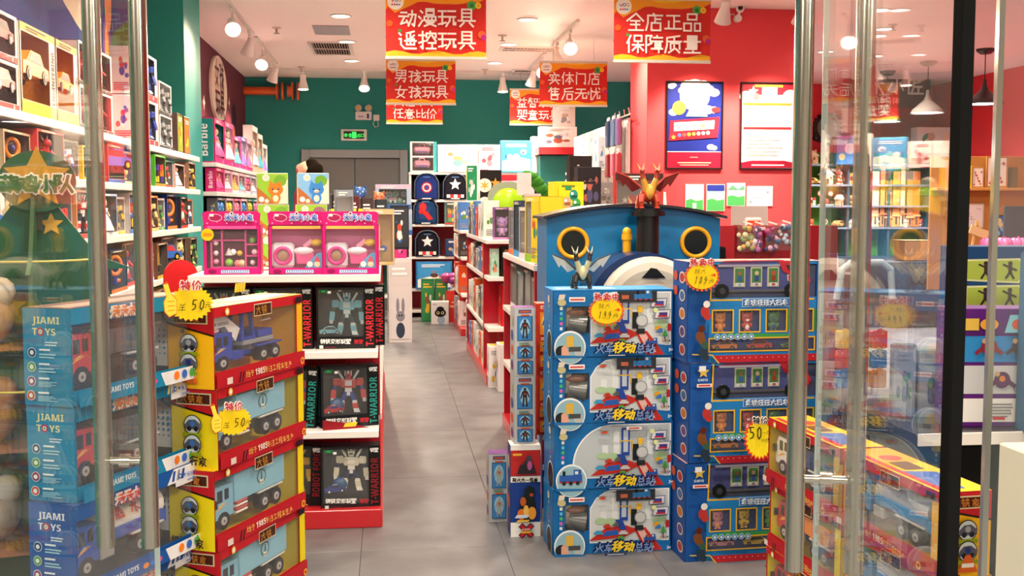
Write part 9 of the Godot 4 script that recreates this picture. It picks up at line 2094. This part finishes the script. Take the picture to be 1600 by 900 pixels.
func tree_display() -> void:
	var p := at(57, 420, 3.75)
	var o := thing("cardboard_tree", "green cardboard Christmas tree display with yellow stars and shelf pockets behind the left door", "display stand", V(p.x, 0, -3.75), 12)
	var pts := PackedVector2Array([Vector2(-0.02, 1.62), Vector2(-0.19, 1.385), Vector2(-0.3, 1.34), Vector2(-0.2, 1.34), Vector2(-0.3, 1.0), Vector2(-0.34, 0.96), Vector2(-0.26, 0.95), Vector2(-0.38, 0.5), Vector2(-0.42, 0.44), Vector2(-0.3, 0.43), Vector2(-0.42, 0.0), Vector2(0.42, 0.0), Vector2(0.3, 0.43), Vector2(0.42, 0.44), Vector2(0.38, 0.5), Vector2(0.26, 0.95), Vector2(0.34, 0.96), Vector2(0.3, 1.0), Vector2(0.2, 1.34), Vector2(0.3, 1.34), Vector2(0.19, 1.385), Vector2(0.02, 1.62)])
	put(G.new().prism(pts, -0.006, 0.006, "1d5c34", "a08a5a"), "panel", "card", o)
	var g := G.new()
	g.T = Transform3D(Basis(V(0, 0, 1), V(0, 1, 0), V(-1, 0, 0)), V(0, 0, 0))
	g.prism(pts, -0.006, 0.006, "1d5c34", "3f5a34")
	put(g, "panel", "card", o)
	for y in [1.1, 0.78, 0.46]:
		var rr: float = 0.17 + (1.1 - y) * 0.12
		put(G.new().box(V(-rr * 0.55, y, rr * 0.5), V(rr * 1.1, 0.012, rr), "a06a48"), "shelf_pocket", "card", o)
	g = G.new()
	for y in [1.375, 0.975]: g.torus(V(0, 0, 0), 0.01, 0.001, "d8c24a", 4, 3)
	g = G.new()
	for e in [[1.375, 0.185], [0.98, 0.3]]:
		g.T = Transform3D(Basis(V(1, 0, 0), V(0, 0, 1), V(0, -1, 0)), V(0, e[0], 0))
		g.torus(V(0, 0, 0), e[1], 0.004, "d8c24a", 40, 6)
	put(g, "gold_wire", "gloss", o)
	g = G.new()
	for e in [[0.05, 1.49, 0.04, 0.007], [0.12, 1.14, 0.04, 0.007], [-0.08, 1.22, 0.05, 0.007], [0.19, 0.86, 0.05, 0.007], [0.16, 0.6, 0.06, 0.007], [-0.2, 0.7, 0.05, 0.007], [0.26, 0.25, 0.06, 0.007]]:
		var sp := PackedVector2Array()
		for i in 10: sp.append(Vector2(e[0], e[1]) + Vector2(cos(PI / 2 + PI * i / 5), sin(PI / 2 + PI * i / 5)) * e[2] * (1.0 if i % 2 == 0 else 0.45))
		g.T = Transform3D(); g.prism(sp, 0.006, 0.012, "d8a82c")
	put(g, "star", "card", o)
	# the oval sign on top
	var sg := at(52, 283, 3.7)
	g = G.new()
	var ov := PackedVector2Array()
	for i in 36: ov.append(Vector2(cos(TAU * i / 36) * 0.118, sin(TAU * i / 36) * 0.1))
	var c := V(sg.x - p.x, sg.y, 0.03)
	g.T = Transform3D(Basis(), c)
	g.prism(ov, -0.006, 0.006, "2c5a38", "a08a5a")
	var st := PackedVector2Array()
	for i in 10: st.append(Vector2(0.0, 0.01) + Vector2(cos(PI / 2 + PI * i / 5), sin(PI / 2 + PI * i / 5)) * (0.105 if i % 2 == 0 else 0.05))
	g.prism(st, 0.006, 0.01, "c8942c")
	put(g, "oval_sign", "card", o)
	g = G.new().on(Transform3D(Basis(), c + V(0, 0, 0.0105)))
	for k in 2: g.han("萌鸡小队", -0.112, -0.036, 0.055, [0.36, 0.18][k], ["f2efe2", "2f6a30"][k], 1.0, 0.0, 0.0, 1.0)
	put(g, "lettering", "card", o)
	put(G.new().box(V(c.x, 1.55, 0.02), V(0.02, 0.16, 0.012), "3a3a2c"), "sign_post", "card", o)
	# wrapped brown goods in the pockets
	for i in 3:
		var q := V(p.x - 0.12, [1.107, 0.787, 0.467][i], -3.75 + 0.12)
		var b := thing("wrapped_bundle", "%s brown bundle in clear wrap in the %s pocket of the cardboard tree" % [["round", "tall", "crumpled"][i], ["upper", "middle", "lower"][i]], "bundle", q, 12)
		put(G.new().ell(V(0, 0.1, 0), V(0.085, 0.1, 0.07), ["c89a6a", "b07a4a", "a89a90"][i], 14, 8).ell(V(0.04, 0.17, 0.02), V(0.05, 0.05, 0.04), ["e8d0b0", "c08a58", "c8c0b8"][i], 10, 6), "bundle", "matte", b)
		g = G.new().ell(V(0, 0.12, 0), V(0.1, 0.125, 0.085), "ffffff", 14, 8)
		put(g, "clear_wrap", "film", b)

func _ready() -> void:
	# camera
	var cam := Camera3D.new()
	cam.name = "camera"
	cam.position = V(0, 1.55, 0)
	cam.rotation_degrees = V(-4.306, -6.525, 0)
	cam.fov = 2.0 * rad_to_deg(atan(450.0 / 1700.0))
	cam.near = 0.05; cam.far = 60.0
	add_child(cam)
	cam.current = true
	# air, light level
	var we := WorldEnvironment.new()
	we.name = "environment"
	var env := Environment.new()
	env.background_mode = Environment.BG_COLOR
	env.background_color = Color(0.02, 0.02, 0.02)
	env.tonemap_mode = Environment.TONE_MAPPER_LINEAR
	env.tonemap_exposure = 3.0
	env.sdfgi_enabled = true; env.ssao_enabled = true; env.ssil_enabled = true
	we.environment = env
	add_child(we)
	mall_energy = 8.5
	rng.seed = 7
	# materials
	mat("card", 0.42); mat("gloss", 0.28); mat("matte", 0.85); mat("paint", 0.7)
	mat("chrome", 0.16, 1.0)
	clear("film", 0.03, 0.03); clear("glass", 0.02, 0.0, Color(0.93, 0.98, 0.96))
	M.film.metallic_specular = 0.2; M.glass.metallic_specular = 0.36; M.matte.metallic_specular = 0.15; M.card.metallic_specular = 0.32
	glow("lamp_glow", Color(1.0, 0.95, 0.88), 2.0); glow("spot_glow", Color(1.0, 0.93, 0.8), 5.0); glow("pendant_glow", Color(0.95, 0.98, 1.0), 7.0); glow("panel_glow", Color(1.0, 0.97, 0.9), 1.5); glow("exit_glow", Color(0.2, 1.0, 0.4), 0.35)
	grain("concrete", Color(0.40, 0.40, 0.41), Color(0.47, 0.47, 0.475), 0.36, 0.02, 0.35)
	lights()
	room()
	front()
	banners()
	posters()
	front_stacks()
	right_stacks()
	train()
	left_unit()
	left_wall()
	right_units()
	rear()
	counter()
	wood_toys()
	right_front()
	tree_display()
